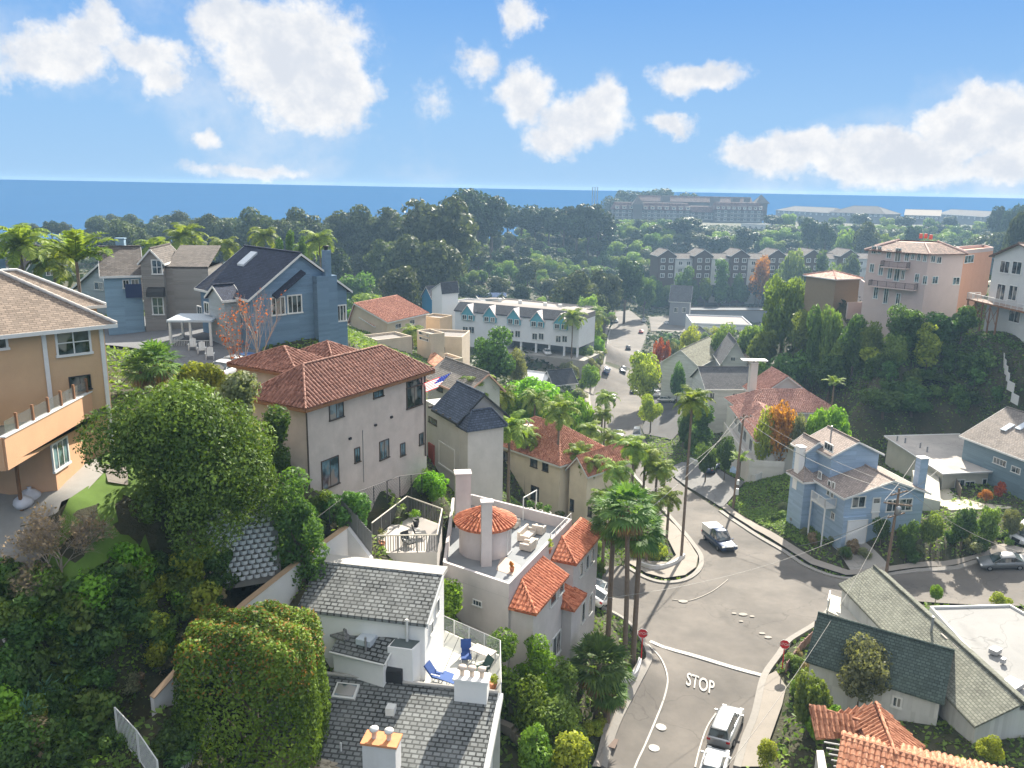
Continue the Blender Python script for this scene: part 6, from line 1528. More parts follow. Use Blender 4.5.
cxx = lerp2(a0, b0, .3) + n * 9; MB().tube([(cxx.x, cxx.y, ze + 4), (cxx.x, cxx.y, ze + 6)], .1, 6).build('flue_pipe', M_metal, rb2)
S_fl = stucco('sage_cream_stucco', (.44, .42, .35), .14); M_fr = asphalt('patched_flat_roof', (.42, .39, .36), .3)
zf = 38.6; f1, f2, f3, f4 = [xy(W(a, b, zf)) for a, b in ((943, 474), (1024, 470), (960, 434), (884, 436))]
fh = thing('flat_roofed_house', 'single storey cream house with patched pale flat roof and flowering front deck', 'house', (*f1, 35))
MB().prism([f1, f2, f3, f4], zf - .25, zf).build('roof', M_fr, fh); c_ = (f1 + f2 + f3 + f4) / 4
wl = [c_ + (p - c_) * .93 for p in (f1, f2, f3, f4)]; walls(fh, wl, 30, zf - .26, S_fl)
ed = MB()
for p, q in ((f1, f2), (f4, f1), (f3, f4)): ed.tube([(p.x, p.y, zf), (q.x, q.y, zf)], .1, 4)
ed.build('roof_edge', M_trim, fh)
wins(fh, wl[0], wl[1], [(959,487,10,15,dict(nx=1)), (969,488,10,14,dict(nx=1)), (984,484,5,11,dict(nx=0)), (1000,484,9,12)], b=.1)
fa = W(914, 488, 37); f5 = [xy(W(a, b, zf - .3)) for a, b in ((921, 470), (938, 474), (930, 458), (915, 457))]
walls(fh, [xy(W(a, b, 37)) for a, b in ((915, 500), (940, 506), (938, 478), (912, 474))], 33, 37.6, S_fl, 'entry_block')
for px, py in ((897, 441), (905, 443), (927, 452), (985, 462), (920, 448)): p = W(px, py, zf); MB().tube([(p.x, p.y, zf), (p.x, p.y, zf + .8)], .12, 6).build('vent_pipe', M_metal, fh)
dq = [xy(W(a, b, 36.2)) for a, b in ((925, 498), (950, 510), (1012, 508), (1012, 496), (945, 488))]; MB().prism(dq, 35.2, 36.2).build('front_deck', stucco('cream_deck_wall', (.5, .46, .36), .1), fh)
A, B = W(965, 436, 42), W(1035, 462, 42); ge = thing('grey_blue_house', 'grey blue shingled house with skylights cut by the right edge', 'house', base(W(985, 440, 40), 40))
SB = siding('teal_grey_siding', (.17, .24, .28), .26); R4 = rect(A, B, 14); walls(ge, R4, 36, 42, SB); gable(ge, R4, 42, 3.6, shingle('grey_brown_shingle', (.20, .175, .155), .25, .4, .25), .5, .5, 'AB', None, M_trim, .16, SB)
wins(ge, A, B, [(1000,462,14,7,dict(nx=3)), (1016,470,10,7,dict(nx=1))], b=.1)
for fu, fv in ((.30, .25), (.42, .32)):
 p = lerp2(R4[0], R4[1], fu) + perp(A, B, 14 * fv); MB().obox((p.x, p.y, 42 + 3.6 * fv / .5 + .3), (.9, 1.7, .15), 0, Matrix.Rotation(atan2((xy(B) - xy(A)).y, (xy(B) - xy(A)).x), 3, 'Z') @ Matrix.Rotation(atan2(3.6, 7), 3, 'X')).build('skylight', plain('skylight_pane', (.5, .55, .6), .2), ge)
S_pw = stucco('shell_white_stucco', (.60, .57, .53), .1)
ze = 38.6; A, B = W(745, 411, ze), W(838, 411, ze); pw = thing('pink_tiled_house', 'cream white house with faded pink tile roofs and a long curved balcony', 'house', (A.x, A.y, 31))
R4 = rect(A, B, 9); walls(pw, R4, 28, ze, S_pw); hip(pw, R4, ze, 2.6, T_pink, .5, T_pink, trim=M_trim)
A5 = lerp2(A, B, .28) + perp(A, B, 6); R5 = [A5, A5 + (xy(B) - xy(A)).normalized() * 9.5, A5 + (xy(B) - xy(A)).normalized() * 9.5 + perp(A, B, 7), A5 + perp(A, B, 7)]
walls(pw, R5, 30, ze + 1.2, S_pw, 'upper_wall'); gable(pw, R5, ze + 1.2, 3.4, T_pink, .5, .5, 'BC', T_pink, M_trim, .15, S_pw)
front = rect(xy(A) - perp(A, B, .02) - (xy(B) - xy(A)).normalized() * 1.5, xy(A) - perp(A, B, 9), 6.5, xy(B));
a_ = xy(W(733, 405, ze)); b_2 = xy(W(758, 440, ze - .3)); fr = rect(a_, b_2, 7, xy(B)); walls(pw, fr, 26, ze - .4, S_pw, 'front_wing_wall'); hip(pw, fr, ze - .4, 1.8, T_pink, .45, T_pink, trim=M_trim)
wins(pw, fr[0], fr[1], [(736,420,2.5,10), (740,428,3,12), (745,436,3,12), (751,445,3,13)], b=.08); wins(pw, fr[1], fr[2], [(762,448,4,12), (772,446,4,12)], b=.08)
bq_ = [fr[0] - perp(a_, b_2, 1.3, xy(B)), fr[1] - perp(a_, b_2, 1.3, xy(B)) + (fr[1] - fr[0]).normalized() * 1.2, fr[1] + (fr[1] - fr[0]).normalized() * 1.2 + perp(a_, b_2, 4, xy(B)), fr[1] + perp(a_, b_2, 4, xy(B)), fr[1], fr[0]]
zb_ = ZA(fr[1], 464); MB().prism(bq_, 26, zb_).build('balcony_base', S_pw, pw)
for p, q in ((bq_[0], bq_[1]), (bq_[1], bq_[2])): board(pw, 'balcony_parapet', p, q, zb_, zb_ + 1.0, .15, S_pw)
cp = xy(W(751, 396, ze + 1)); chimney(pw, cp.x, cp.y, 34, ZA(cp, 363), 1.3, 1.0, .1, S_pw, 1, M_white)
cpc = ZA(cp, 363); MB().box(cp.x - 2.2, cp.y - 1.0, cpc + .5, cp.x + 2.2, cp.y + 1.0, cpc + .62).build('chimney_canopy', M_white, pw)
for sx in (-1, 1): MB().box(cp.x + sx * .5 - .05, cp.y - .05, cpc + .1, cp.x + sx * .5 + .05, cp.y + .05, cpc + .5).build('canopy_leg', M_white, pw)
SH_d = shingle('dark_grey_shingle', (.085, .085, .09), .3, .5, .3); W_cl = siding('white_clapboard', (.55, .57, .56), .26)
def simple(name, label, pA, pB, zb, ze, dep, rise, mat, rm, along='AB', split=.5, cat='house', ws=None, kind='gable', ov=.5, trim=M_trim, wk={}, sm=None):
 A, B = W(*pA, ze), W(*pB, ze); h = thing(name, label, cat, (A.x, A.y, zb + 2)); R = rect(A, B, dep); walls(h, R, zb, ze - (.3 if kind == 'flat' else 0), mat)
 (gable(h, R, ze, rise, rm, ov, split, along, sm, trim, .16, mat) if kind == 'gable' else hip(h, R, ze, rise, rm, ov, sm, trim=trim)) if kind != 'flat' else flatroof(h, R, ze, rm, .5, mat)
 if ws: wins(h, A, B, ws, **dict(dict(b=.1), **wk))
 return h, A, B, R
simple('dark_roofed_house', 'white house with broad dark hipped roof behind the tall white chimney', (707, 388), (757, 388), 22, 37.5, 10, 3.0, W_cl, SH_d, 'AB', ws=[(712,397,5,9), (735,396,6,6)])
simple('white_gabled_cottage', 'white clapboard cottage with a steep front gable among the conifers', (722, 362), (747, 363), 20, 35.5, 12, 5.0, W_cl, SH_d, 'BC', ws=[(733,359,5,4)])
simple('olive_roofed_house', 'house with long olive grey slope and white trim left of the steep gable', (698, 366), (724, 352), 20, 34, 9, 3.4, W_cl, shingle('olive_shingle', (.16, .16, .12), .3, .5), 'AB')
simple('tan_roofed_cottage', 'cottage with a tan pyramid roof tucked behind the steep gabled cottage', (750, 358), (775, 358), 24, 36, 9, 2.6, S_ad, shingle('tan_shingle', (.32, .25, .18), .3, .5), kind='hip')
simple('small_brown_roof_house', 'little house with a brown hip roof beside the round yellow tree', (665, 385), (680, 387), 18, 26.5, 6, 1.6, S_ad, shingle('brown_shingle', (.26, .19, .13), .3, .5), kind='hip', ws=[(672,391,4,4)])
simple('grey_pitched_house', 'small house with steep pale grey roof by the street trees', (668, 364), (684, 362), 17, 25.5, 7, 3, W_cl, shingle('pale_grey_shingle', (.30, .30, .31), .3, .5), 'AB')
h, A, B, R = simple('flat_shop_building', 'low white building with a wide pale flat roof beyond the cottages', (692, 324), (752, 326), 15, 25.5, 22, 0, M_mot, plain('pinkish_gravel_roof', (.25, .22, .21), .95), kind='flat')
cr2 = thing('small_black_roof_block', 'white two storey block with a small black hipped roof at the corner by the street', 'building', base(W(697, 345, 17))); A, B = W(695, 335, 24.5), W(710, 335, 24.5); R = rect(A, B, 8); walls(cr2, R, 14, 24.5, M_mot); hip(cr2, R, 24.5, 2.4, SH_d, .5); wins(cr2, A, B, [(699,344,3,10)], b=.1)
h, A, B, R = simple('chapel_like_house', 'grey gabled house with a dark slate roof across the street junction', (670, 301), (690, 302), 14, 27.5, 16, 6.0, plain('dark_grey_render', (.22, .23, .25), .9), SH_d, 'AB', ws=[(676,310,4,5), (684,310,4,5)])
S_pk = stucco('pink_stucco', (.53, .43, .40), .08); S_co = stucco('coral_stucco', (.62, .33, .22), .08)
pk = thing('pink_three_storey_house', 'three storey pink stucco house with brown tile roof and long balconies on the hillside', 'house', (62, 128, 50))
dP = 150; a1, a2, a3, a4 = D(869, 245, dP + 6), D(929, 256, dP - 2), D(964, 257, dP + 1), D(993, 252, dP + 12); zt = sum((a1.z, a2.z, a3.z)) / 3
bk = [xy(a4) + Vector((8, 10)), xy(a1) + Vector((8, 12))]; ft = [xy(a1), xy(a2), xy(a3), xy(a4)] + bk
ft0 = [xy(a1), xy(a2), xy(a3)] + [xy(a3) + Vector((4, 11)), xy(a1) + Vector((7, 12))]
walls(pk, ft0, 44, zt, S_pk)
co_ = [xy(a3) + Vector((.1, .3)), xy(a4), xy(a4) + Vector((3, 9)), xy(a3) + Vector((4, 11))]; walls(pk, co_, 44, zt - .1, S_co, 'coral_wall'); flatroof(pk, co_, zt, S_co, .6, S_pk)
cc = sum((p for p in ft0), Vector((0, 0))) / 5; zr_k = zt + 1.7; rf = []
for i in range(5):
 p, q = ft0[i] + (ft0[i] - cc) * .08, ft0[(i + 1) % 5] + (ft0[(i + 1) % 5] - cc) * .08; p2, q2 = cc + (p - cc) * .45, cc + (q - cc) * .45
 rf.append([(p.x, p.y, zt + .05), (q.x, q.y, zt + .05), (q2.x, q2.y, zr_k), (p2.x, p2.y, zr_k)])
T_bpk = tile('brown_pink_tile', (.12, .075, .06), (.24, .14, .11)); mkroof(pk, rf, T_bpk, [(r[0], r[3]) for r in rf], t=.2, rr=.16, rc=plain('salmon_ridge', (.6, .42, .36), .8))
MB().prism([cc + (p + (p - cc) * .08 - cc) * .45 for p in ft0], zt, zr_k - .25).build('roof_deck', plain('salmon_flat_roof', (.5, .36, .31), .9), pk)
for k, (px, py) in enumerate([(921, 235), (926, 235), (931, 236)]): p = W(px, py, zr_k + .4); MB().lathe((p.x, p.y, zr_k - .3), [(.35, 0), (.35, .9), (.2, 1.0), (0, 1.0)], 10).build('roof_vent', plain('red_vent', (.5, .08, .05), .6), pk)
wins(pk, a1, a2, [(874,250,5,8), (879.5,250,4,8), (889,254,5,9), (898,255,6,14), (907,257,5,9), (913,256,4,8), (919,257,4,8), (925,258,4,8), (872,268,5,9), (881,270,5,11), (890,273,5,12), (897,275,6,13), (903,275,4,10), (917,278,5,9), (925,280,5,9), (876,292,5,14), (886,296,5,16), (898,300,5,14)], b=.12, gm=M_glassb)
wins(pk, a2, a3, [(933,259,5,7), (939,260,5,7), (935,280,6,8,dict(nx=1)), (956,281,7,8,dict(nx=1))], b=.12, gm=M_glassb)
wins(pk, co_[0], co_[1], [(969,259,9,8,dict(nx=2))], b=.12, gm=M_glassb)
tk = (xy(a2) - xy(a1)).normalized(); nk = -perp(a1, a2, 1)
for (p0, p1, py) in ((884, 910, 266), (872, 918, 285)):
 u0, z0 = hitwall(a1, a2, p0, py); u1, _ = hitwall(a1, a2, p1, py); q0, q1 = xy(a1) + tk * u0, xy(a1) + tk * u1
 MB().prism([q0 + nk * 1.5, q1 + nk * 1.5, q1 + nk * .01, q0 + nk * .01], z0 - .2, z0).build('balcony_floor', S_pk, pk)
 rbb = MB(); rail(rbb, [(*(q0 + nk * .1), z0), (*(q0 + nk * 1.45), z0), (*(q1 + nk * 1.45), z0), (*(q1 + nk * .1), z0)], 1.05, .06, 1.6, True, .06, .2, .03); rbb.build('balcony_railing', M_dark, pk)
W_h = stucco('hill_white_stucco', (.55, .56, .55), .1); d1, d2 = D(995, 253, 140), D(1060, 268, 124)
we = thing('white_hill_house', 'white two storey house with timber deck at the right edge of the hill', 'house', (d1.x, d1.y, 50)); zt = (d1.z + d2.z) / 2; R4 = rect(d1, d2, 12); walls(we, R4, 42, zt, W_h)
gable(we, R4, zt, 2.4, shingle('brown_low_roof', (.17, .12, .10), .3, .5), .6, .6, 'BC', None, plain('brown_fascia', (.12, .08, .06), .8), .18, W_h)
wins(we, d1, d2, [(1005,267,10,13), (1017,268,10,14), (1001,292,9,17,dict(nx=1)), (1013,293,9,16,dict(nx=1)), (1015,315,12,16)], b=.15)
chimney(we, *(xy(d1) + perp(d1, d2, 5) + (xy(d2) - xy(d1)).normalized() * 3), zt, zt + 3.4, 1.8, 1.2, -.3, S_pk, 0, M_bronze)
tk = (xy(d2) - xy(d1)).normalized(); nk = -perp(d1, d2, 1); _, z0 = hitwall(d1, d2, 1005, 304); q0, q1 = xy(d1) - tk * .5, xy(d2)
q0 = xy(d1) - tk * 2.0
MB().prism([q0 + nk * 2.6, q1 + nk * 2.6, q1 + nk * .01, q0 + nk * .01], z0 - .25, z0).build('timber_deck', M_wood, we); rbb = MB(); rail(rbb, [(*(q0 + nk * .2), z0), (*(q0 + nk * 2.5), z0), (*(q1 + nk * 2.5), z0)], 1.05, .07, 1.5, True, .07, .2, .03); rbb.build('railing', M_trim, we)
for k in range(5): p = q0 + tk * (.3 + k * 2.2) + nk * 2.4; MB().obox((p.x, p.y, z0 - 2.6), (.22, .22, 4.8)).build('deck_post', M_wood, we)
br = MB()
for k in range(4): p = q0 + tk * (.3 + k * 2.2) + nk * 2.4; q = p + tk * 2.2; br.tube([(p.x, p.y, z0 - 3.6), (q.x, q.y, z0 - .4)], .06, 4); br.tube([(q.x, q.y, z0 - 3.6), (p.x, p.y, z0 - .4)], .06, 4)
br.build('deck_brace', M_wood, we)
simple('tan_garage', 'small tan garage with a low tile roof left of the pink house', (836, 279), (860, 278), 50, 58.2, 8, 1.1, plain('tan_garage_wall', (.24, .19, .13), .9), T_pink, kind='hip', cat='garage')
SH_gn = shingle('dark_green_shingle', (.060, .082, .072), .24, .34, .28, (.09, .12, .10, 1)); SH_og = shingle('grey_green_shingle', (.155, .16, .13), .24, .34, .25); W_v = siding('white_board_wall', (.52, .53, .52), .3, True)
gc = thing('green_shingled_cottage', 'white cottage with a large dark green shingle roof slope and a brick topped chimney', 'house', base(W(850, 680, 34.6)))
zg = 41.6; g1, g2 = W(818, 613, zg), W(954, 651, zg); zlo = 38.8; g3, g4 = W(958, 713, zlo), W(816, 664, zlo)
tg = (xy(g2) - xy(g1)).normalized(); ng = -perp(g1, g2, 1); Lg = (xy(g2) - xy(g1)).length; dg = (xy(g4) - xy(g1)).dot(ng)
def GQ(u, v, z): p = xy(g1) + tg * u + ng * v; return (p.x, p.y, z)
mkroof(gc, [[GQ(0, 0, zg), GQ(Lg, 0, zg), GQ(Lg, dg, zlo), GQ(0, dg, zlo)], [GQ(0, 0, zg), GQ(Lg, 0, zg), GQ(Lg, -3.5, zg - 1.9), GQ(0, -3.5, zg - 1.9)]], SH_gn, [(GQ(0, 0, zg), GQ(Lg, 0, zg))], t=.16)
MB().prism([GQ(.3, dg - .3, 0)[:2], GQ(Lg - .3, dg - .3, 0)[:2], GQ(Lg - .3, 0, 0)[:2], GQ(.3, 0, 0)[:2]], 32, [zlo - .1, zlo - .1, zg - .25, zg - .25]).build('wall', W_v, gc)
MB().prism([GQ(.3, 0, 0)[:2], GQ(Lg - .3, 0, 0)[:2], GQ(Lg - .3, -3.3, 0)[:2], GQ(.3, -3.3, 0)[:2]], 32, [zg - .25, zg - .25, zg - 2.0, zg - 2.0]).build('rear_wall', W_v, gc)
wins(gc, GQ(.3, dg - .3, 0), GQ(Lg - .3, dg - .3, 0), [(897, 702, 11, 12)], b=.14, nx=1)
pch = xy(W(874, 668, 38.5)); chimney(gc, pch.x, pch.y, 33, ZA(pch, 648), 1.3, 1.0, atan2(tg.y, tg.x), M_white, 1, plain('brick_cap', (.34, .24, .18), .9, var=.3), M_dark)
oc = thing('grey_green_roofed_cottage', 'long cottage with grey green shingle ridge roof behind the dark green roof', 'house', base(W(900, 600, 34.6)))
zo = 40.7; o1, o2 = W(874, 566, zo), W(1024, 703, zo); to_ = (xy(o2) - xy(o1)).normalized(); no_ = -perp(o1, o2, 1)
if no_.x > 0: no_ = -no_
Lo = (xy(o2) - xy(o1)).length
def OQ(u, v, z): p = xy(o1) + to_ * u + no_ * v; return (p.x, p.y, z)
mkroof(oc, [[OQ(0, 0, zo), OQ(Lo, 0, zo), OQ(Lo, 3.3, 38.9), OQ(0, 3.3, 38.9)], [OQ(0, 0, zo), OQ(Lo, 0, zo), OQ(Lo, -1.2, zo - .6), OQ(0, -1.2, zo - .6)]], SH_og, [(OQ(0, 0, zo), OQ(Lo, 0, zo))], t=.16)
MB().prism([OQ(.3, 3.0, 0)[:2], OQ(Lo - .3, 3.0, 0)[:2], OQ(Lo - .3, 0, 0)[:2], OQ(.3, 0, 0)[:2]], 32, [38.85, 38.85, zo - .25, zo - .25]).build('wall', W_v, oc)
MB().prism([OQ(.3, 0, 0)[:2], OQ(Lo - .3, 0, 0)[:2], OQ(Lo - .3, -1.0, 0)[:2], OQ(.3, -1.0, 0)[:2]], 32, zo - .8).build('rear_wall', W_v, oc)
for px, py in ((914, 611), (946, 642), (958, 652)):
 p = W(px, py, 40); MB().obox((p.x, p.y, 40.1), (.8, .6, .9), atan2(to_.y, to_.x)).build('roof_vent', plain('taupe_vent', (.34, .30, .27), .8), oc)
p = W(931, 632, 40.2); MB().tube([(p.x, p.y, 39.5), (p.x, p.y, 41.6)], .1, 6).build('flue_pipe', M_metal, oc)
fw_ = thing('flat_white_building', 'low building with broad whitish flat roof at the right edge by the street', 'building', base(W(980, 640, 35)))
zw = 38.9; wq = [xy(W(a, b, zw)) for a, b in ((930, 606), (1010, 604), (1090, 650), (1060, 730), (1016, 695), (975, 655))]; walls(fw_, wq, 32, zw - .3, M_mot); flatroof(fw_, wq, zw - .2, asphalt('white_roof_membrane', (.27, .27, .265), .12), .2, M_trim, .15)
for px, py, sx in ((995, 652, .9), (1012, 686, 1.6), (1003, 662, .4)): p = W(px, py, zw); MB().obox((p.x, p.y, zw + .12), (sx, sx * .7, .4), .6).build('roof_hatch', M_metal, fw_)
cb = thing('white_carport', 'white lean to with pale canopy between the street corner and the cottages', 'shed', base(W(845, 610, 34.4)))
cz = 37.2; cq = [xy(W(a, b, cz)) for a, b in ((830, 594), (868, 606), (905, 637), (852, 622), (826, 610))]
MB().prism(cq, cz - .12, cz).build('roof', plain('pale_felt_roof', (.48, .46, .40), .9), cb); walls(cb, [sum(cq, Vector((0, 0))) / 5 + (p - sum(cq, Vector((0, 0))) / 5) * .9 for p in cq], 33, cz - .13, M_white)
A, B = W(831, 612, 35), W(846, 615, 35); wins(cb, cq[4] + (cq[3] - cq[4]) * .02, cq[0], [(828, 604, 1, 8)], b=.05)
S_or = stucco('white_lime_render', (.60, .57, .52), .12)
oh = thing('orange_tiled_house', 'foreground white house with layered orange barrel tile roofs and a tiled pergola', 'house', base(W(850, 768, 36)))
def rq(pts, z): return [W(a, b, zz) for (a, b), zz in zip(pts, z)]
pl = rq([(846, 716), (883, 759), (923, 745), (908, 716), (876, 703)], (41.3, 40.4, 39.6, 40.2, 41.5))
r_main = [[*rq([(876, 703), (896, 755), (846, 722)], (42.0, 41.9, 40.4))], [*rq([(876, 703), (924, 748), (896, 757)], (42.0, 40.2, 41.9))], [*rq([(876, 703), (846, 722), (838, 712)], (42.0, 40.4, 40.5))]]
mkroof(oh, r_main, T_brown, [(r_main[0][0], r_main[0][1])], T_or, .16, rc=T_or)
ra_, rb__ = rq([(841, 736), (1030, 790)], (41.9, 41.9)); pn = -perp(ra_, rb__, 1); pn3 = Vector((pn.x, pn.y, 0)); r2 = [[ra_, rb__, rb__ + pn3 * 4 + Vector((0, 0, -1.4)), ra_ + pn3 * 4 + Vector((0, 0, -1.4))], [ra_, rb__, rb__ - pn3 * 3 + Vector((0, 0, -1.0)), ra_ - pn3 * .8 + Vector((0, 0, -.27))]]
mkroof(oh, r2, T_or, [(r2[0][0], r2[0][1])], T_or, .16, 'front_roof')
r3 = rq([(809, 706), (864, 722), (861, 735), (816, 738)], (41.2, 41.0, 40.3, 40.3)); mkroof(oh, [[r3[0], r3[1], r3[2], r3[3]]], T_or, [(r3[0], r3[1])], T_or, .16, 'pergola_tiles')
MB().prism([xy(W(a, b, 40.2)) for a, b in ((848, 728), (880, 728), (915, 742), (900, 800), (840, 800))], 34, 40.1).build('wall', S_or, oh)
MB().prism([xy(W(a, b, 41)) for a, b in ((818, 738), (825, 738), (832, 775), (822, 775))], 34, 40.1).build('side_wall', S_or, oh)
pgm = MB()
for k in range(6): a, b = W(824 + k * 2.4, 742 + k * 6, 40.4), W(846 + k * 2.4, 746 + k * 6, 40.4); pgm.tube([a, b], .06, 4)
pgm.build('pergola_slat', M_trim, oh)
p = W(882, 768, 42.2); MB().tube([(p.x, p.y, 40.5), (p.x, p.y, 42.3)], .09, 6).build('vent_pipe', M_trim, oh)
th_ = thing('tiled_roof_house', 'weathered hipped tile roof poking into the bottom edge left of the twin pot chimney', 'house', (-6, 36, 41))
T_wea = tile('weathered_tile', (.25, .21, .14), (.50, .44, .34), bump=False); r5 = [rq([(294, 750), (262, 768), (330, 800)], (46.3, 45.5, 45.5)), rq([(294, 750), (330, 800), (345, 768)], (46.3, 45.5, 45.3))]
mkroof(th_, r5, T_wea, [(r5[0][0], r5[0][2])], T_wea, .15); MB().prism([xy(W(a, b, 45.5)) for a, b in ((268, 772), (330, 798), (340, 772), (300, 755))], 41, 45.2).build('wall', S_wh, th_)
M_farwall = plain('muted_white_wall', (.52, .52, .50), .9); M_fard = plain('dark_brown_siding', (.10, .075, .06), .9); M_farroof = shingle('brown_grey_roof', (.11, .095, .085), .6, .9, .25)
row_x = [672, 690, 708, 726, 744, 762, 780, 797, 815, 833, 851, 868]
zrow = 19.2
for i, px in enumerate(row_x):
 A, B = W(px - 17, 300 + i * .5, zrow), W(px + 1, 300 + i * .5, zrow); zt = ZA(A, 259 if i % 2 else 256)
 dark = i % 2 == 0
 t = thing('row_house', ['dark brown', 'pale'][i % 2] + ' gabled terraced house, %s in the row below the headland' % ['first from the left', 'second from the left', 'third from the left', 'fourth from the left', 'fifth from the left', 'sixth from the left', 'sixth from the right', 'fifth from the right', 'fourth from the right', 'third from the right', 'second from the right', 'last on the right'][i], 'house', (A.x, A.y, zrow), 'terraced houses under the headland')
 R4 = rect(A, B, 12); nn_ = perp(A, B, 1)
 if dark: R4 = [p - nn_ * 1.2 for p in R4[:2]] + R4[2:]
 walls(t, R4, 14, zt, M_fard if dark else M_farwall)
 gable(t, R4, zt, 3.2 if dark else 2.2, M_farroof, .4, .5, 'BC' if dark else 'AB', None, M_trim, .3, M_fard if dark else M_farwall)
 a_, b_ = R4[0], R4[1]
 grid_wins(t, a_, b_, 2, [zt - 3.2, zt - 7.0, zt - 11.0], 2.4, 2.2, .6, b=.3, nx=1, sill=False)
 if not dark:
  for zb_ in (zt - 4.2, zt - 8.2): board(t, 'balcony', lerp2(a_, b_, .08) - nn_ * .8, lerp2(a_, b_, .92) - nn_ * .8, zb_ - .3, zb_ + .9, .2, M_farwall)
pl_ = [W(a, b, 18.3) for a, b in ((690, 296), (772, 296), (778, 304), (690, 306))]; drape('car_park', [(p.x, p.y) for p in pl_], asphalt('dark_car_park', (.075, .08, .085), .15), .1, 'structure', zf=lambda a, b: 18.4)
lw_ = thing('low_slate_block', 'long low dark building between the car park and the flat shop roof', 'building', base(W(740, 312, 17))); A, B = W(690, 316, 19), W(776, 316, 19); R = rect(A, B, 10); walls(lw_, R, 12, 21.2, plain('dark_grey_render', (.22, .23, .25), .9)); flatroof(lw_, R, 21.5, plain('slate_flat_roof', (.10, .11, .12), .9), .3, M_fard)
M_hot = stucco('hotel_grey_wall', (.12, .108, .10), .1); T_hot = tile('hotel_red_brown_roof', (.08, .04, .033), (.15, .075, .06), .9, 1.2)
ho = thing('headland_hotel', 'long grey hotel with dormered red brown mansard roofs on top of the headland', 'hotel', base(W(690, 220, 50)))
def hwing(px0, py0, px1, py1, z, dep, h1, zb, nd, nm):
 A, B = xy(W(px0, py0, z)), xy(W(px1, py1, z)); R = rect(A, B, dep); walls(ho, R, zb, z, M_hot, nm)
 n = perp(A, B, 1); t = (B - A).normalized(); L_ = (B - A).length
 q = lambda u, v, zz: (*(A + t * u + n * v), zz)
 mkroof(ho, [[q(-1, -1, z), q(L_ + 1, -1, z), q(L_ - 2, h1 * .7, z + h1), q(2, h1 * .7, z + h1)], [q(2, h1 * .7, z + h1), q(L_ - 2, h1 * .7, z + h1), q(L_ - 2, dep, z + h1), q(2, dep, z + h1)], [q(-1, -1, z), q(2, h1 * .7, z + h1), q(2, dep, z + h1), q(-1, dep + 1, z)], [q(L_ + 1, -1, z), q(L_ - 2, h1 * .7, z + h1), q(L_ - 2, dep, z + h1), q(L_ + 1, dep + 1, z)]], T_hot, t=.4, name='mansard_roof')
 for k in range(nd):
  u = L_ * (k + .5) / nd; c = A + t * u; w = min(2.0, L_ / nd * .28)
  MB().prism([c - t * w - n * .6, c + t * w - n * .6, c + t * w + n * 4, c - t * w + n * 4], z + .5, z + 2.9).build('dormer', plain('pale_dormer', (.50, .46, .42), .9), ho)
  d_ = MB(); d_.slab([(*(c - t * (w + .4) - n * .9), z + 2.9), (*(c + t * (w + .4) - n * .9), z + 2.9), (*(c + t * (w + .4) + n * 4), z + 4.0), (*(c - t * (w + .4) + n * 4), z + 4.0)], .3); d_.build('dormer_roof', M_fard, ho)
  window(ho, c - n * .6, t, -n, -w * .6, w * .6, z + .9, z + 2.5, b=.25, nx=0)
 nb = int(L_ / 5.5)
 for lv in range(int((z - zb - 2) / 3.4)):
  zz = z - 3.3 - lv * 3.4
  board(ho, 'balcony_band', A - n * 1.0, B - n * 1.0, zz - .3, zz + .7, .25, plain('pale_balcony', (.22, .21, .20), .9))
  grid_wins(ho, A, B, nb, [zz + .75], 2.6, 1.9, .5, b=.2, nx=1, sill=False)
 return A, B, R
def AY(px, Y): d = ray(px, 200); return Vector((d.x / d.y * Y, Y))
_W = W
def W(px, py, z, Y=[735]): return AY(px, Y[0]) if py > 150 and Y[0] else _W(px, py, z)
hwing(614, 209, 692, 213, 58.5, 16, 6, 44, 11, 'west_wing_wall')
W.__defaults__[0][0] = 745
hwing(716, 210, 764, 215, 59.5, 14, 6.5, 47, 9, 'east_wing_wall')
W.__defaults__[0][0] = 752
hwing(690, 213, 718, 216, 57, 16, 5, 46, 0, 'centre_wall')
W = _W
A, B = AY(640, 775), AY(752, 780); R = rect(A, B, 14); walls(ho, R, 50, 65.5, M_hot, 'rear_wall'); gable(ho, R, 65.5, 4.5, T_hot, 1, .5, 'AB', None, None, .4, M_hot)
A, B = AY(757, 760), AY(768, 760); R = rect(A, B, 10); walls(ho, R, 50, 67, M_fard, 'tower_wall'); hip(ho, R, 67, 6, M_farroof, 1.5)
A, B = AY(634, 730), AY(643, 730); R = rect(A, B, 10); walls(ho, R, 50, 64, M_hot, 'turret_wall'); hip(ho, R, 64, 6, M_farroof, 1)
for k, (px0, px1) in enumerate([(662, 670), (712, 720), (733, 740), (746, 750)]):
 A, B = AY(px0, 768), AY(px1, 768); R = rect(A, B, 8); MB().prism(R, 62, 70.5).build('roof_block', M_hot, ho)
def far(name, label, pA, pB, z, dep, rise, mat, rm, kind='hip', zb=None, nw=0, cat='building', al='AB'):
 A, B = xy(W(*pA, z)), xy(W(*pB, z)); R = rect(A, B, dep); zb = G(A.x, A.y) - 6 if zb is None else zb
 t = thing(name, label, cat, (A.x, A.y, max(zb, G(A.x, A.y)))); walls(t, R, zb, z - (.3 if kind == 'flat' else 0), mat)
 if kind == 'hip': hip(t, R, z, rise, rm, 1.0)
 elif kind == 'flat': flatroof(t, R, z, rm, .5, mat)
 else: gable(t, R, z, rise, rm, .8, .5, al, None, M_trim, .4, mat)
 if nw: grid_wins(t, A, B, nw, [z - 3.0], 2.6, 2.0, .8, b=.3, nx=1, sill=False)
 return t
M_frt = shingle('hazy_brown_roof', (.05, .04, .035), 1.0, 1.4, .25)
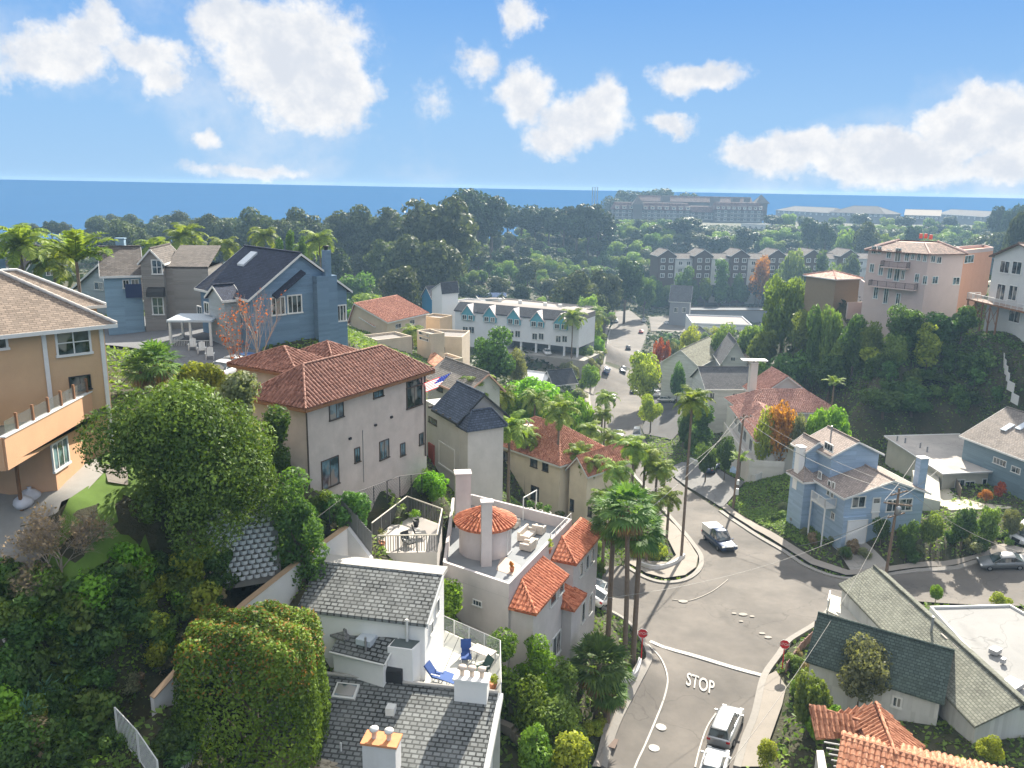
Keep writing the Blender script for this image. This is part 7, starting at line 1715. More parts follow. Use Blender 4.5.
far('long_gabled_block', 'long brown roofed block behind the pavilion with a small cupola', (776, 210), (832, 213), 55, 30, 5, M_hot, M_frt, 'hip', nw=10)
far('brown_resort_block', 'wide brown resort roof with a central peak on the skyline', (830, 212), (885, 214), 56, 34, 7, M_hot, M_frt, 'hip', nw=10)
far('pale_roofed_block', 'low block with a sunlit pale tan roof on the headland', (905, 215), (940, 216), 56, 24, 5, M_hot, plain('pale_tan_roof', (.36, .30, .24), .9), 'gable', nw=7)  # roof in one pale tan base colour
far('skyline_block', 'brown roofed block with white gable ends on the skyline right of the pale roof', (938, 214), (985, 217), 55, 28, 5, M_hot, M_frt, 'gable', nw=8)
far('skyline_lodge', 'last brown roofed lodge on the skyline at the far right', (980, 218), (1014, 221), 52, 28, 5, M_hot, M_frt, 'hip', nw=6)
far('parking_structure', 'long low concrete parking structure below the skyline roofs', (884, 227), (972, 230), 50, 16, 0, plain('grey_concrete_band', (.28, .28, .28), .9), plain('deck_concrete', (.34, .34, .33), .9), 'flat', nw=14)
far('white_sided_block', 'low block with a long pale edge in the trees under the headland road', (834, 238), (868, 240), 46, 10, 0, M_farwall, M_frt, 'flat')
far('terrace_cafe', 'low terrace building with pale awnings below the hotel centre', (741, 224), (778, 226), 50, 14, 0, M_farwall, plain('deck_concrete', (.34, .34, .33), .9), 'flat', nw=6)
far('beach_restaurant', 'low pale building in the trees at the far side of the valley', (640, 262), (655, 263), 32, 10, 1.5, M_farwall, M_frt, 'hip')
for i, (px, py, lab) in enumerate([(428, 283, 'low pale retaining bank house by the valley road'), (480, 292, 'flat roofed pale block with solar panels behind the motel')]):
 if i == 1:
  t = far('solar_roof_block', lab, (478, 300), (505, 300), 33.5, 14, 0, M_farwall, plain('pale_roof_gravel', (.22, .20, .185), .95), 'flat', zb=24)
  for k in range(3):
   p = W(484 + 8 * k, 296, 33.8); MB().obox((p.x, p.y, 34.2), (5, 4, .2), .1, Matrix.Rotation(.3, 3, 'X')).build('solar_panel', plain('solar_blue', (.03, .06, .14), .2), t)
for i, (px, lab) in enumerate([(592, 'leftmost of the three thin masts on the skyline'), (594.5, 'middle one of the three thin masts on the skyline'), (597, 'rightmost of the three thin masts on the skyline')]):
 p = W(px, 205, 62); t = MB(); t.tube([(p.x, p.y, 40), (p.x, p.y, ZA(p, 187))], .35, 5); t.build('mast', M_metal, None, (p.x, p.y, 45), lab, 'mast', 'thin masts on the skyline')
KIND = {}
def kind_tree(k):
 if k == 'euc': return dict(H=18, rad=(5.2, 5.2, 6.6), K=24, n=3600, leaf=.62, mat=ML_euc, rc=2.1, trunk=.4, nb=10, core=.1)
 if k == 'pine': return dict(H=15, rad=(5.6, 5.6, 4.6), K=20, n=3600, leaf=.6, mat=ML_pine, rc=2.0, trunk=.4, nb=8, core=.1)
 if k == 'broad': return dict(H=9, rad=(4.2, 4.2, 3.7), K=20, n=4200, leaf=.40, mat=ML_mid, rc=1.5, trunk=.25, nb=7)
 if k == 'dark': return dict(H=9, rad=(3.9, 3.9, 3.9), K=22, n=4500, leaf=.36, mat=ML_dark, rc=1.4, trunk=.25, nb=7)
 if k == 'bright': return dict(H=7, rad=(3.6, 3.6, 3.1), K=22, n=5000, leaf=.30, mat=ML_bright, rc=1.2, trunk=.2, nb=7)
 if k == 'yellow': return dict(H=7, rad=(3.0, 3.0, 3.0), K=18, n=4200, leaf=.28, mat=ML_yellow, rc=1.1, trunk=.2, nb=7)
 if k == 'olive': return dict(H=7, rad=(3.2, 3.2, 3.2), K=26, n=6500, leaf=.20, mat=ML_olive, rc=1.0, trunk=.2, nb=8)
 if k == 'cypress': return dict(H=12, rad=(1.5, 1.5, 5.8), K=30, n=3600, leaf=.30, mat=ML_dark, rc=.9, trunk=.2, nb=3)
 if k == 'poplar': return dict(H=10, rad=(1.9, 1.9, 4.6), K=30, n=3600, leaf=.30, mat=ML_yellow, rc=.9, trunk=.16, nb=5)
 if k == 'orange': return dict(H=7, rad=(2.6, 2.6, 2.8), K=20, n=2600, leaf=.26, mat=ML_orange, rc=.9, trunk=.16, nb=12, core=.1)
 if k == 'red': return dict(H=6, rad=(2.4, 2.4, 2.3), K=14, n=2200, leaf=.28, mat=ML_red, rc=.9, trunk=.16, nb=9)
NV = {}
def tree(k, label, P, H, wid=None, rz=None, group=None, name=None, cat='tree'):
 """one tree of a kind, scaled to height H (and crown width wid)"""
 names = dict(euc='eucalyptus_tree', pine='pine_tree', broad='leafy_tree', dark='dark_tree', bright='bright_tree', yellow='yellow_green_tree', olive='olive_tree', cypress='cypress_tree', poplar='poplar_tree', orange='orange_leaved_tree', red='red_leaved_tree')
 NV[k] = NV.get(k, -1) + 1; var = NV[k] % 3
 q = kind_tree(k)
 if (k, var) not in KIND:
  t = make_tree(name or names[k], label, cat, (0, 0, 0), q['H'], q['rad'], q['K'], q['n'], q['leaf'], q['mat'], q['rc'], q['trunk'], nb=q['nb'], core=q.get('core', .15), seed=11 + 7 * var + len(k), group=group)
  KIND[(k, var)] = t
 else:
  t = copy_tree(KIND[(k, var)])
  t['label'] = label
  if 'group' in t: del t['group']
 if group: t['group'] = group
 t['category'] = cat
 t.location = P; s_ = H / q['H']; sx = s_ if wid is None else wid / (2 * q['rad'][0])
 t.scale = (sx, sx, s_); t.rotation_euler = (0, 0, random.uniform(0, 6.28) if rz is None else rz); return t
def at(px, Y, lift=0):
 d = ray(px, 200); X = d.x / d.y * Y; return Vector((X, Y, G(X, Y) + lift))
def tp(k, label, px, Y, ty, wpx=None, **kw):
 """tree at photo column px and distance Y, its top at photo row ty, crown wpx pixels wide"""
 for _ in range(3):
  P = at(px, Y)
 z = ZA(P, ty); H = max(z - P.z, 1.5); return tree(k, label, P, H, None if wpx is None else wpx / FPX * Y * 1.02, **kw)
def tb(k, label, px, py, ty, wpx=None, **kw):
 P = PG(px, py); z = ZA(P, ty); return tree(k, label, P, max(z - P.z, 1.2), None if wpx is None else wpx / FPX * P.y * 1.02, **kw)
def zone(px, Y):
 w = 'tan house' if px < 150 else 'grey gabled house' if px < 240 else 'blue gabled house' if px < 350 else 'adobe houses' if px < 450 else 'motel'
 return '%s of the far wood behind the %s' % ('at the near edge' if Y < 325 else 'in the middle' if Y < 400 else 'at the seaward side', w)
KW = {'euc': 'hazy eucalyptus', 'pine': 'hazy dark pine', 'broad': 'hazy green tree', 'dark': 'dark leafy tree'}
def hzone(px, Y):
 w = 'slope left of the hotel' if px < 612 else 'slope below the west hotel wing' if px < 700 else 'slope below the east hotel wing' if px < 775 else 'slope above the terraced row' if px < 880 else 'slope behind the pink house'
 return '%s the %s' % ('low on' if Y < 490 else 'halfway up' if Y < 575 else 'high on', w)
sky_trees = [(12,330,226,'euc'),(30,360,222,'euc'),(48,380,220,'pine'),(64,400,222,'euc'),(84,380,226,'euc'),(100,360,228,'pine'),(118,300,216,'euc'),(135,310,224,'euc'),(165,380,216,'euc'),(178,390,208,'euc'),(200,330,214,'euc'),(214,330,211,'euc'),(232,330,215,'euc'),(256,320,208,'euc'),(268,325,212,'euc'),
(292,330,218,'euc'),(305,340,208,'euc'),(322,340,212,'euc'),(338,350,207,'euc'),(352,350,205,'euc'),(368,350,210,'euc'),(382,350,214,'euc'),(394,350,208,'euc'),(408,340,212,'euc'),(424,330,193,'euc'),(438,330,197,'euc'),(450,345,206,'euc'),(400,300,232,'euc'),(418,290,236,'euc'),(436,300,228,'euc'),
(466,430,191,'pine'),(478,430,190,'pine'),(492,430,196,'pine'),(508,500,206,'pine'),(522,500,204,'pine'),(536,510,205,'pine'),(550,500,209,'pine'),(565,500,206,'pine'),(578,500,204,'pine'),(590,500,206,'pine'),(600,505,209,'pine'),
(612,800,196,'pine'),(626,820,192,'pine'),(640,820,190,'pine'),(652,820,189,'pine'),(664,820,190,'pine'),(686,830,191,'pine')]
for px, Y, ty, k in sky_trees: tp(k, KW[k] + ' ' + zone(px, Y) if px < 605 else 'round pine on the skyline right behind the hotel', px, Y, ty, group='far wood' if px < 605 else 'pines round the hotel')
rt_ = random.Random(5)
nfar = 0
for Y in (470, 440, 412, 385, 360, 338, 315, 292, 272):
 x = 90 + rt_.uniform(0, 14)
 while x < 606:
  step = 6400 / Y * rt_.uniform(.8, 1.25)
  skip = (Y < 372 and 395 < x < 540 and Y > 345) or (Y <= 300 and 440 < x < 600) or (x > 590 and Y < 330) or (Y < 300 and x < 330) or (x > 560 and Y > 455)
  if not skip:
   k = rt_.choice(['euc', 'euc', 'pine', 'broad', 'pine', 'broad', 'euc']); P = at(x, Y + rt_.uniform(-9, 9)); H = {'euc': rt_.uniform(11, 17), 'pine': rt_.uniform(9, 14), 'broad': rt_.uniform(7, 11)}[k]
   if Y < 385 and x < 300: H *= .8
   zmax = ZA(P, 222 if x > 455 else 214); H = min(H, max(5, zmax - P.z)); tree(k, KW[k] + ' ' + zone(x, Y), P, H, H * rt_.uniform(.62, .9), group='far wood'); nfar += 1
  x += step
for Y in (650, 620, 590, 560, 535, 510, 488, 468, 450, 425):
 x = 520 + rt_.uniform(0, 10)
 while x < 1015:
  if not (Y < 520 and 655 < x < 880) and not (Y < 440 and x > 640) and not (Y > 560 and 700 < x < 770):
   k = rt_.choice(['pine', 'broad', 'euc', 'broad', 'dark']); P = at(x, Y + rt_.uniform(-8, 8)); H = rt_.uniform(8, 14); zmax = ZA(P, 219 if x < 700 else 224); H = min(H, max(4.5, zmax - P.z)); tree(k, KW[k].replace('hazy', 'dusky') + ' ' + hzone(x, Y), P, H, H * rt_.uniform(.8, 1.15), group='trees on the headland slope')
  x += (4000 if x < 670 else 5600) / Y * rt_.uniform(.8, 1.4)
for px, Y, ty, w, k, lab in [(688,560,218,44,'pine','big round dark pine directly below the hotel front'),(655,560,226,30,'broad','lighter round tree below the west hotel wing'),(750,540,226,28,'pine','dark rounded tree below the east hotel wing'),(725,520,236,30,'pine','dark spreading tree left of the bare hillside terrace'),
 (690,410,266,22,'dark','broad dark tree in front of the first terraced houses'),(727,412,258,14,'cypress','dark pointed conifer standing in front of the fourth terraced house'),(768,410,252,20,'orange','rusty leafed tree in front of the middle of the terraced row'),(829,405,246,13,'cypress','pointed pale conifer in front of the right end of the terraced row'),(812,400,262,16,'cypress','small conifer among the trees right of the terraced row'),(798,400,244,22,'broad','leafy tree poking above the terraced roofs'),
 (700,408,285,14,'dark','small dark bush tree in front of the terraced row'),(745,410,270,14,'dark','dark tree between the fourth and fifth terraced houses'),(785,408,270,16,'dark','dark tree before the sixth terraced house'),(845,395,262,18,'broad','tree at the right end of the terraced row'),(860,390,250,18,'euc','grey tree between the terraced row and the pink house')]:
 tp(k, lab, px, Y, ty, w)
for px, Y, ty, w, k in [(870,470,222,26,'euc'),(895,460,226,26,'broad'),(918,480,228,22,'pine'),(940,470,236,30,'broad'),(965,440,238,28,'euc'),(990,430,232,34,'euc'),(1012,420,226,36,'euc'),(850,480,228,22,'broad'),(830,500,220,18,'pine'),(812,520,218,22,'pine'),(1000,520,208,18,'pine'),(1018,500,202,22,'pine'),(1022,300,200,18,'euc')]: tp(k, KW[k].replace('hazy', 'dusky') + ' ' + hzone(px, Y), px, Y, ty, w, group='trees on the headland slope')
for px, Y, ty, w, k, lab in [(560,300,300,22,'dark','dark tree at the foot of the wood right of the motel roof'),(590,285,286,34,'broad','big leafy tree overhanging the far end of the street'),(604,300,292,24,'euc','grey tree at the bend of the far street'),(575,300,270,40,'euc','tall pale eucalyptus above the far street bend'),(610,330,262,34,'euc','tall shadowed eucalyptus left of the street junction'),(630,360,258,36,'pine','dark pine on the slope above the street junction'),(650,380,270,24,'dark','dark tree right of the street junction slope'),
 (596,250,318,22,'broad','leafy street tree beside the motel corner'),(602,235,332,20,'bright','bright green shrub tree left of the far street'),(590,225,345,26,'broad','rounded tree on the bank below the motel'),(598,205,362,22,'bright','bushy green tree on the bank near the low kerb'),(578,210,360,22,'olive','olive tree on the bank below the motel carport'),(560,205,372,24,'broad','leafy bank tree beside the small white house'),
 (498,150,328,52,'dark','large dark rounded tree between the slate roof and the motel'),(520,155,345,30,'olive','drooping pale tree at the right shoulder of the large dark tree'),(540,128,374,62,'bright','broad bright green tree behind the red tiled beige house'),(515,126,382,40,'bright','bright green tree left of the broad one behind the beige house'),(575,125,388,44,'bright','bright tree at the street end of the beige house'),(590,128,392,30,'bright','low bright tree by the left sidewalk'),
 (404,165,352,20,'yellow','yellow bush tree in front of the adobe walls'),(386,160,352,16,'yellow','golden flowering bush beside the stucco ridge'),(460,190,342,20,'dark','dark hedge tree at the foot of the adobe terrace'),
 (352,260,268,40,'dark','dark rounded tree right of the pipe chimney'),(372,230,290,40,'broad','leafy tree behind the red tile slope'),(360,200,306,40,'bright','bright leafy tree hugging the blue house corner'),(400,250,262,44,'euc','feathery tall tree behind the adobe houses'),(385,290,240,36,'euc','tall airy eucalyptus left of the valley road'),(330,280,250,40,'pine','dark pine behind the blue house roof'),(345,230,300,30,'dark','dark shrub tree behind the blue house chimney')]:
 tp(k, lab, px, Y, ty, w)
for px, Y, ty, w, k, lab in [(872,149,314,36,'dark','dark bush against the left foot of the pink house'),(888,146,320,30,'broad','leafy bush against the middle foot of the pink house'),(860,152,326,32,'mid_','bushy tree in front of the tan garage')]: tp('broad' if k == 'mid_' else k, lab, px, Y, ty, w)
for px, Y, ty, w, k in [(775,640,214,20,'pine'),(790,650,212,16,'broad'),(806,640,216,20,'pine'),(838,640,215,18,'dark'),(862,650,214,22,'pine'),(890,640,217,18,'broad'),(905,650,215,20,'pine'),(932,640,218,22,'dark'),(955,650,216,18,'pine'),(985,640,219,22,'broad'),(1005,650,217,20,'pine')]: tp(k, KW[k].replace('hazy', 'dusky') + ' among the low skyline roofs right of the hotel', px, Y, ty, w, group='trees among the skyline roofs')
for px, Y, ty, w, k, lab in [(795,178,270,44,'broad','tallest dark tree of the giant clump right of the cottages'),(818,182,290,44,'broad','broad tree in the giant clump, right of its tallest crown'),(778,172,322,36,'broad','dark tree at the left edge of the giant clump'),(835,168,325,50,'dark','rounded tree at the right edge of the giant clump'),(806,160,345,44,'dark','lower dark tree at the foot of the giant clump'),(780,158,362,34,'dark','small dark tree at the left foot of the giant clump'),(850,150,355,40,'dark','dark shrub tree on the slope right of the giant clump'),
 (826,165,305,36,'broad','paler leafy crown in the middle of the giant clump'),(838,225,283,22,'orange','rusty tree on the skyline of the giant clump'),
 (858,118,396,44,'bright','bright yellow green shrub tree behind the cornflower house'),(842,116,404,26,'bright','bright bush left of the big yellow green shrub'),(806,119,395,32,'orange','orange and red autumn tree behind the cornflower house'),(790,120,408,30,'yellow','yellowish tree left of the orange autumn tree'),(824,117,405,22,'olive','pale olive tree right of the orange autumn tree'),
 (910,130,386,50,'dark','dark ivy covered mound behind the flat roof'),(940,131,388,50,'dark','second dark shrub mass behind the flat roof'),(965,133,392,36,'dark','dark shrub mass above the grey blue house'),
 (655,190,346,40,'yellow','large round golden green street tree by the parked cars'),(664,165,392,24,'yellow','yellowing shrub in front of the parking bay'),(697,205,345,14,'poplar','slim pale tree in front of the olive grey roof'),(700,230,325,26,'yellow','golden green tree beside the small black roof'),(684,240,338,18,'olive','grey leaved tree by the small black roof'),(668,225,336,12,'red','red leaved tree beside the far street'),(676,222,338,10,'red','second red leaved tree beside the far street'),(690,185,358,16,'dark','round dark hedge ball by the grey pitched house'),(735,210,322,30,'broad','leafy tree behind the flat shop building'),(765,200,318,34,'broad','leafy tree between the cottages and the giants'),(712,150,388,20,'cypress','tall dark cypress in front of the dark hipped roof'),(720,140,400,22,'cypress','dark cypress nearest the tall white chimney'),(700,150,410,18,'dark','dark hedge by the driveway')]:
 tp(k, lab, px, Y, ty, w)
for px, by, ty, w, k, lab in [(762,452,408,36,'dark','small dark umbrella tree before the pink tiled house'),(705,482,440,24,'dark','dark clipped hedge beside the cracked driveway'),(690,455,430,20,'dark','dark hedge behind the tall palm on the right'),(724,480,436,20,'dark','dark shrub under the tall white chimney'),
 (903,346,302,38,'dark','dark bush in front of the pink house balconies'),(935,348,312,46,'dark','broad dark shrub below the pink house'),(960,344,306,34,'dark','dark shrub at the coral corner of the pink house'),(880,340,316,26,'broad','leafy shrub under the arched lower floor of the pink house'),(925,374,316,24,'poplar','slender pale yellow green tree on the ivy hillside'),(893,372,334,28,'broad','leafy tree left of the slender pale tree'),(870,372,344,30,'yellow','pale yellowish shrub tree beside the hill road'),(857,712,636,72,'olive','large grey olive tree in front of the dark green roof'),(806,738,664,56,'broad','mid green tree at the foot of the grey olive'),(822,748,700,44,'bright','bright leaved shrub tree beside the tiled pergola'),(985,768,735,30,'yellow','small yellow green tree before the white board wall'),(764,768,738,26,'yellow','yellowish shrub on the verge beside the parked car'),
 (830,680,650,20,'broad','leafy shrub left of the olive tree'),(828,515,492,22,'yellow','yellow flowering bush beside the cornflower house'),(820,500,484,18,'red','pink and red flowering bush by the white balcony'),(806,510,494,18,'bright','light green bush left of the flowering bush'),(845,560,545,14,'dark','low dark shrub at the garage corner'),
 (905,560,520,26,'dark','dark shrub behind the near utility pole'),(930,552,512,30,'broad','leafy shrub below the flat roofed house'),(960,550,508,34,'dark','dark bush below the flowering front deck'),(985,545,500,30,'broad','bush below the deck near the dark car'),(1008,540,505,24,'olive','grey bush beside the parked van'),(880,545,515,20,'dark','dark bush right of the white garage'),(998,500,482,16,'red','rose bush with pink blooms on the front deck'),(985,504,488,14,'orange','rose bush with pale orange blooms on the front deck'),
 (935,604,584,14,'bright','spiky green plant clump by the ridge of the long cottage'),(1000,612,592,22,'yellow','golden bush beside the flat white building')]:
 tb(k, lab, px, by, ty, w)
PAL = {}
def palm(kind, label, P, H, R=None, group=None):
 key = kind
 if kind == 'queen':
  H0, R0 = 9.0, 2.9; mk = lambda: queen_palm('queen_palm', label, (0, 0, 0), H0, R0, 20, .19, seed=3, leafw=.07, up=1.2)
 elif kind == 'queen2':
  H0, R0 = 9.0, 2.9; mk = lambda: queen_palm('queen_palm', label, (0, 0, 0), H0, R0, 18, .18, seed=8, droop=1.15, up=1.05, leafw=.07)
 elif kind == 'kentia':
  H0, R0 = 6.0, 3.0; mk = lambda: queen_palm('feather_palm', label, (0, 0, 0), H0, R0, 16, .18, seed=4, tall_up=True, leafw=.08, droop=.7)
 elif kind == 'fan':
  H0, R0 = 14.0, 1.9; mk = lambda: fan_palm('fan_palm', label, (0, 0, 0), H0, R0, 52, .24, seed=2)
 elif kind == 'fan2':
  H0, R0 = 14.0, 1.9; mk = lambda: fan_palm('fan_palm', label, (0, 0, 0), H0, R0, 40, .22, seed=9, lean=(.5, .2))
 elif kind == 'lowfan':
  H0, R0 = 4.0, 2.0; mk = lambda: fan_palm('low_fan_palm', label, (0, 0, 0), H0, R0, 40, .26, seed=5, skirt=True)
 elif kind == 'yucca':
  H0, R0 = 3.4, 1.5; mk = lambda: fan_palm('tree_yucca', label, (0, 0, 0), H0, R0, 50, .14, seed=6, skirt=True, blades=9)
 if key not in PAL: t = PAL[key] = mk()
 else:
  t = copy_tree(PAL[key]); t['label'] = label
  if 'group' in t: del t['group']
 R = (R or R0) * (1.15 if kind in ('queen', 'queen2') else 1); sx = R / R0; sz = H / H0
 t.location = P
 for ch in t.children:
  if ch.name.startswith('trunk'): ch.scale = (1, 1, sz)
  else:
   lz = H - H0 * sx; ch.scale = (sx, sx, sx); ch.location = (0, 0, lz)
   if kind == 'fan2': ch.location = (.5 - .5 * sx, .2 - .2 * sx, lz)
 t.rotation_euler = (0, 0, random.uniform(0, 6.28));
 if group: t['group'] = group
 return t
def pb(kind, label, px, py, cy_, R, **kw):
 P = PG(px, py); z = ZA(P, cy_); return palm(kind, label, P, max(2, z - P.z), R, **kw)
def pd(kind, label, px, Y, cy_, R, **kw):
 P = at(px, Y); z = ZA(P, cy_); return palm(kind, label, P, max(2, z - P.z), R, **kw)
pb('fan', 'tallest slim fan palm nearest the tower house bays', 608, 638, 516, 2.2)
pb('fan2', 'slim fan palm in front, its foot nearest the street kerb', 624, 674, 506, 2.3)
pb('fan', 'slim fan palm right behind the left stop sign', 633, 660, 530, 2.2)
pb('queen', 'very tall lone palm on the corner island with bright fronds', 681, 560, 402, 2.6)
pb('queen2', 'queen palm beside the left kerb of the far street', 603, 462, 398, 2.7)
pb('queen', 'tall queen palm in front of the red tiled beige house roof', 556, 515, 412, 3.0)
pb('queen2', 'left palm of the pair before the beige house wall', 488, 502, 424, 2.8); pb('queen', 'right palm of the pair before the beige house wall', 508, 508, 428, 2.8)
pd('queen2', 'palm beside the slate roof of the garage house', 478, 92, 385, 2.6)
pb('queen', 'palm at the street corner of the beige house', 577, 520, 455, 2.5); pb('queen2', 'second palm at the street corner of the beige house', 588, 528, 462, 2.3)
for i, (px, by, cy_, R, lab) in enumerate([(640,548,455,2.6,'queen palm at the left of the corner island group'),(652,552,470,2.4,'queen palm in the middle of the corner island group'),(628,556,448,2.5,'tall queen palm at the back of the corner island group'),(666,548,498,2.0,'short queen palm at the kerb of the corner island'),(612,566,470,2.4,'queen palm between the tower house and the island'),(602,575,500,2.2,'low queen palm behind the tile bays'),(646,562,500,2.2,'low queen palm at the front of the corner island'),(663,503,472,1.7,'small palm in the kerb bed beyond the island')]):
 pb('queen' if i % 2 else 'queen2', lab, px, by, cy_, R)
pb('kentia', 'banana like palm by the cracked driveway', 738, 488, 462, 2.2)
pb('lowfan', 'low bushy fan palm below the tower house windows', 597, 715, 664, 2.4); pb('lowfan', 'second low fan palm trunk beside the bushy one', 607, 722, 690, 1.6)
pb('yucca', 'twin headed yucca at the end of the tan house lawn', 158, 393, 362, 1.9); pb('yucca', 'smaller yucca at the left of the twin headed one', 143, 394, 374, 1.5)
pd('kentia', 'big upright feather palm behind the tan house roof', 70, 75, 262, 4.2); pd('queen', 'palm at the left edge behind the tan house roof', 14, 88, 245, 3.6); pd('queen2', 'drooping palm between the left edge palm and the upright palm', 46, 90, 262, 3.2)
for px, Y, c, R, lab in [(150,140,248,4,'palm behind the pale blue house roof'),(181,150,238,4.4,'tall palm behind the grey gabled house'),(190,160,246,3.4,'shorter palm next to the tall one behind the grey gabled house'),(222,165,246,4,'palm over the left end of the navy roof'),(262,170,236,4,'palm over the middle of the navy roof'),(318,170,240,4.5,'palm over the right end of the navy roof'),(302,175,250,3.4,'palm with yellowed fronds above the navy ridge')]: pd('queen' if px % 2 else 'queen2', lab, px, Y, c, R)
pd('queen', 'palm at the right end of the motel front', 577, 218, 318, 4.2); pd('queen2', 'palm by the adobe roof terraces', 411, 160, 332, 3.2); pd('queen2', 'palm on the bank right of the motel corner', 600, 240, 318, 4)
pb('queen', 'palm half hidden behind the garage house', 500, 470, 395, 2.4)
pd('kentia', 'young star shaped conifer like palm behind the cornflower house', 855, 125, 385, 2.2)
for px, Y, ty in [(278, 150, 232), (288, 150, 229), (301, 152, 231)]: tp('cypress', 'dark pencil cypress above the navy roof ridge', px, Y, ty, 9, group='pencil cypresses above the navy roof')
P = W(186, 470, 61); P = Vector((P.x, P.y, G(P.x, P.y)))
def bigtree(name, label, cx, cyy, Y, wpx, ty, by, mat, n, leaf, K, rc, seed, depth=.9, extra=None, cat='tree', clip=False):
 d = ray(cx, cyy); k = Y / d.y; c = Vector((d.x * k, Y, CAMZ + d.z * k)); g_ = G(c.x, c.y); zt = ZA(c, ty); zb_ = max(g_ - .2, ZA(c, by)) if cat in ('tree', 'hedge') else g_ - .2; rz = (zt - zb_) / 2
 t = thing(name, label, cat, (c.x, c.y, g_)); rx = wpx / FPX * Y / 2 * 1.02
 r = np.random.default_rng(seed)
 p, nor, cl, cen = crown_pts(n, K, (rx, rx * depth, rz), zt - rz - g_, rc, .95, seed, 'plain' if clip else 'round')
 if clip:      # clipped hedge: push the clumps towards a box
  u = r.uniform(-1, 1, (n, 3)); f_ = r.integers(0, 3, n); u[np.arange(n), f_] = np.where((r.random(n) < .5) & ((f_ != 2) | (r.random(n) < .3)), -1, 1)
  u = u / ((np.abs(u) ** 5).sum(1) ** .2)[:, None]; bump_ = 1 + .035 * np.sin(u[:, 0] * 7 + 1.3) * np.cos(u[:, 2] * 6) + .03 * np.sin(u[:, 1] * 9 + u[:, 0] * 5); nor = np.sign(u) * np.abs(u) ** 4 + r.normal(size=(n, 3)) * .45
  p = u * (bump_ * np.where(r.random(n) < .2, r.uniform(.7, .95, n), r.uniform(.93, 1.03, n)))[:, None] * np.array([rx, rx * depth, rz]) + np.array([0, 0, zt - rz - g_]); cl = .5 + .5 * np.sin(u[:, 0] * 4 + 2) * np.sin(u[:, 2] * 5)
 leafmesh('crown', p, nor, leaf, mat, cl, t, 1.7)
 if extra:
  mt, frac = extra; k = (p[:, 2] > zt - g_ - rz * .5) & (r.random(len(p)) < frac); leafmesh('new_growth', p[k] + nor[k] / (np.linalg.norm(nor[k], axis=1)[:, None]) * .1, nor[k], leaf * .8, mt, cl[k], t, 1.7)
 trunkmesh(t, (zt - g_) * .45, .28, cen, M_bark, nb=12, seed=seed); return t
bigtree('ficus_tree', 'massive dark glossy leaved tree in front of the stucco house', 186, 460, 43, 164, 376, 540, ML_ficus, 64000, .125, 46, 1.5, 21)
bigtree('leafy_tree', 'paler smaller tree squeezed between the massive tree and the stucco corner', 240, 390, 47, 46, 348, 470, ML_olive, 5000, .17, 18, .8, 22)
bigtree('hedge_tree', 'block shaped clipped hedge tree with orange new growth beside the shingled house', 255, 700, 37.5, 146, 622, 800, ML_hedge, 52000, .115, 80, 1.1, 23, .75, (ML_newred, .16), 'hedge', True)
bigtree('golden_hedge', 'golden green rounded hedge below the white parked cars', 205, 374, 62, 56, 358, 400, ML_yellow, 4500, .2, 14, .9, 24, .5, None, 'hedge')
tb('bright', 'round bright green shrub by the black mesh fence', 432, 506, 466, 38, cat='shrub')
bigtree('round_shrub', 'upright bright shrub between the shingle house and the tower house', 449, 600, 50.5, 32, 574, 640, ML_bright, 3600, .14, 16, .55, 26, .8, None, 'shrub')
bigtree('dark_shrub', 'dark shrub at the foot of the stucco corner', 300, 515, 46, 60, 478, 560, ML_dark, 6000, .16, 20, .8, 27, .8, None, 'shrub')
bigtree('dark_shrub', 'dark shrub along the stucco wall left of the mesh fence', 350, 500, 50.5, 60, 484, 530, ML_ivy, 4000, .15, 16, .6, 28, .6, None, 'shrub')
bigtree('vine_mass', 'dark climbing vine left of the stucco corner', 277, 440, 50, 26, 405, 500, ML_dark, 3500, .15, 14, .6, 29, .8, None, 'vine')
for i, (cx, cyy, Y, w, ty, by, mt, lab) in enumerate([(500,645,47,50,626,690,ML_hedge,'rounded bush touching the glass railing of the roof deck'),(535,650,49,52,632,700,ML_bright,'leafy bush under the tile bay of the tower house'),(560,672,50,50,646,715,ML_mid,'bush on the bank left of the low fan palm'),(530,690,46,50,668,730,ML_hedge,'bush in the middle of the bank right of the shingle house'),(560,715,46,58,690,760,ML_mid,'broad bush above the street verge'),(568,752,42,58,728,790,ML_yellow,'yellow green bush at the bottom edge beside the street'),(535,735,42,44,712,775,ML_hedge,'bush over the curved stair at the bottom')]):
 bigtree('bank_bush', lab, cx, cyy, Y, w, ty, by, mt, 5500, .15, 22, .65, 40 + i, .9, None, 'bush')
SHR = {}
def slopeshrub(kind, P, s_, label, group):
 mats = dict(mid=ML_mid, dark=ML_dark, ivy=ML_ivy, yellow=ML_yellow, bright=ML_bright, olive=ML_olive, dry=ML_dry)
 if kind not in SHR: t = SHR[kind] = shrub(kind_name(kind), label, (0, 0, 0), (1.1, 1.1, .9), 1500, .13, mats[kind], 10, len(kind) + 3)
 else: t = copy_tree(SHR[kind]); t['label'] = label
 t.location = P; t.scale = (s_ * random.uniform(.85, 1.2), s_ * random.uniform(.85, 1.2), s_ * random.uniform(.8, 1.2)); t.rotation_euler = (0, 0, random.uniform(0, 6)); t['group'] = group; return t
def kind_name(k): return {'mid': 'green_shrub', 'dark': 'dark_shrub', 'ivy': 'ivy_mound', 'yellow': 'yellow_green_shrub', 'bright': 'bright_shrub', 'olive': 'grey_shrub', 'dry': 'dry_shrub'}[k]
rs = random.Random(9)
KN = {'mid': 'mid green', 'dark': 'dark green', 'ivy': 'deep green', 'yellow': 'yellow green', 'bright': 'bright green', 'olive': 'grey green', 'dry': 'straw coloured'}
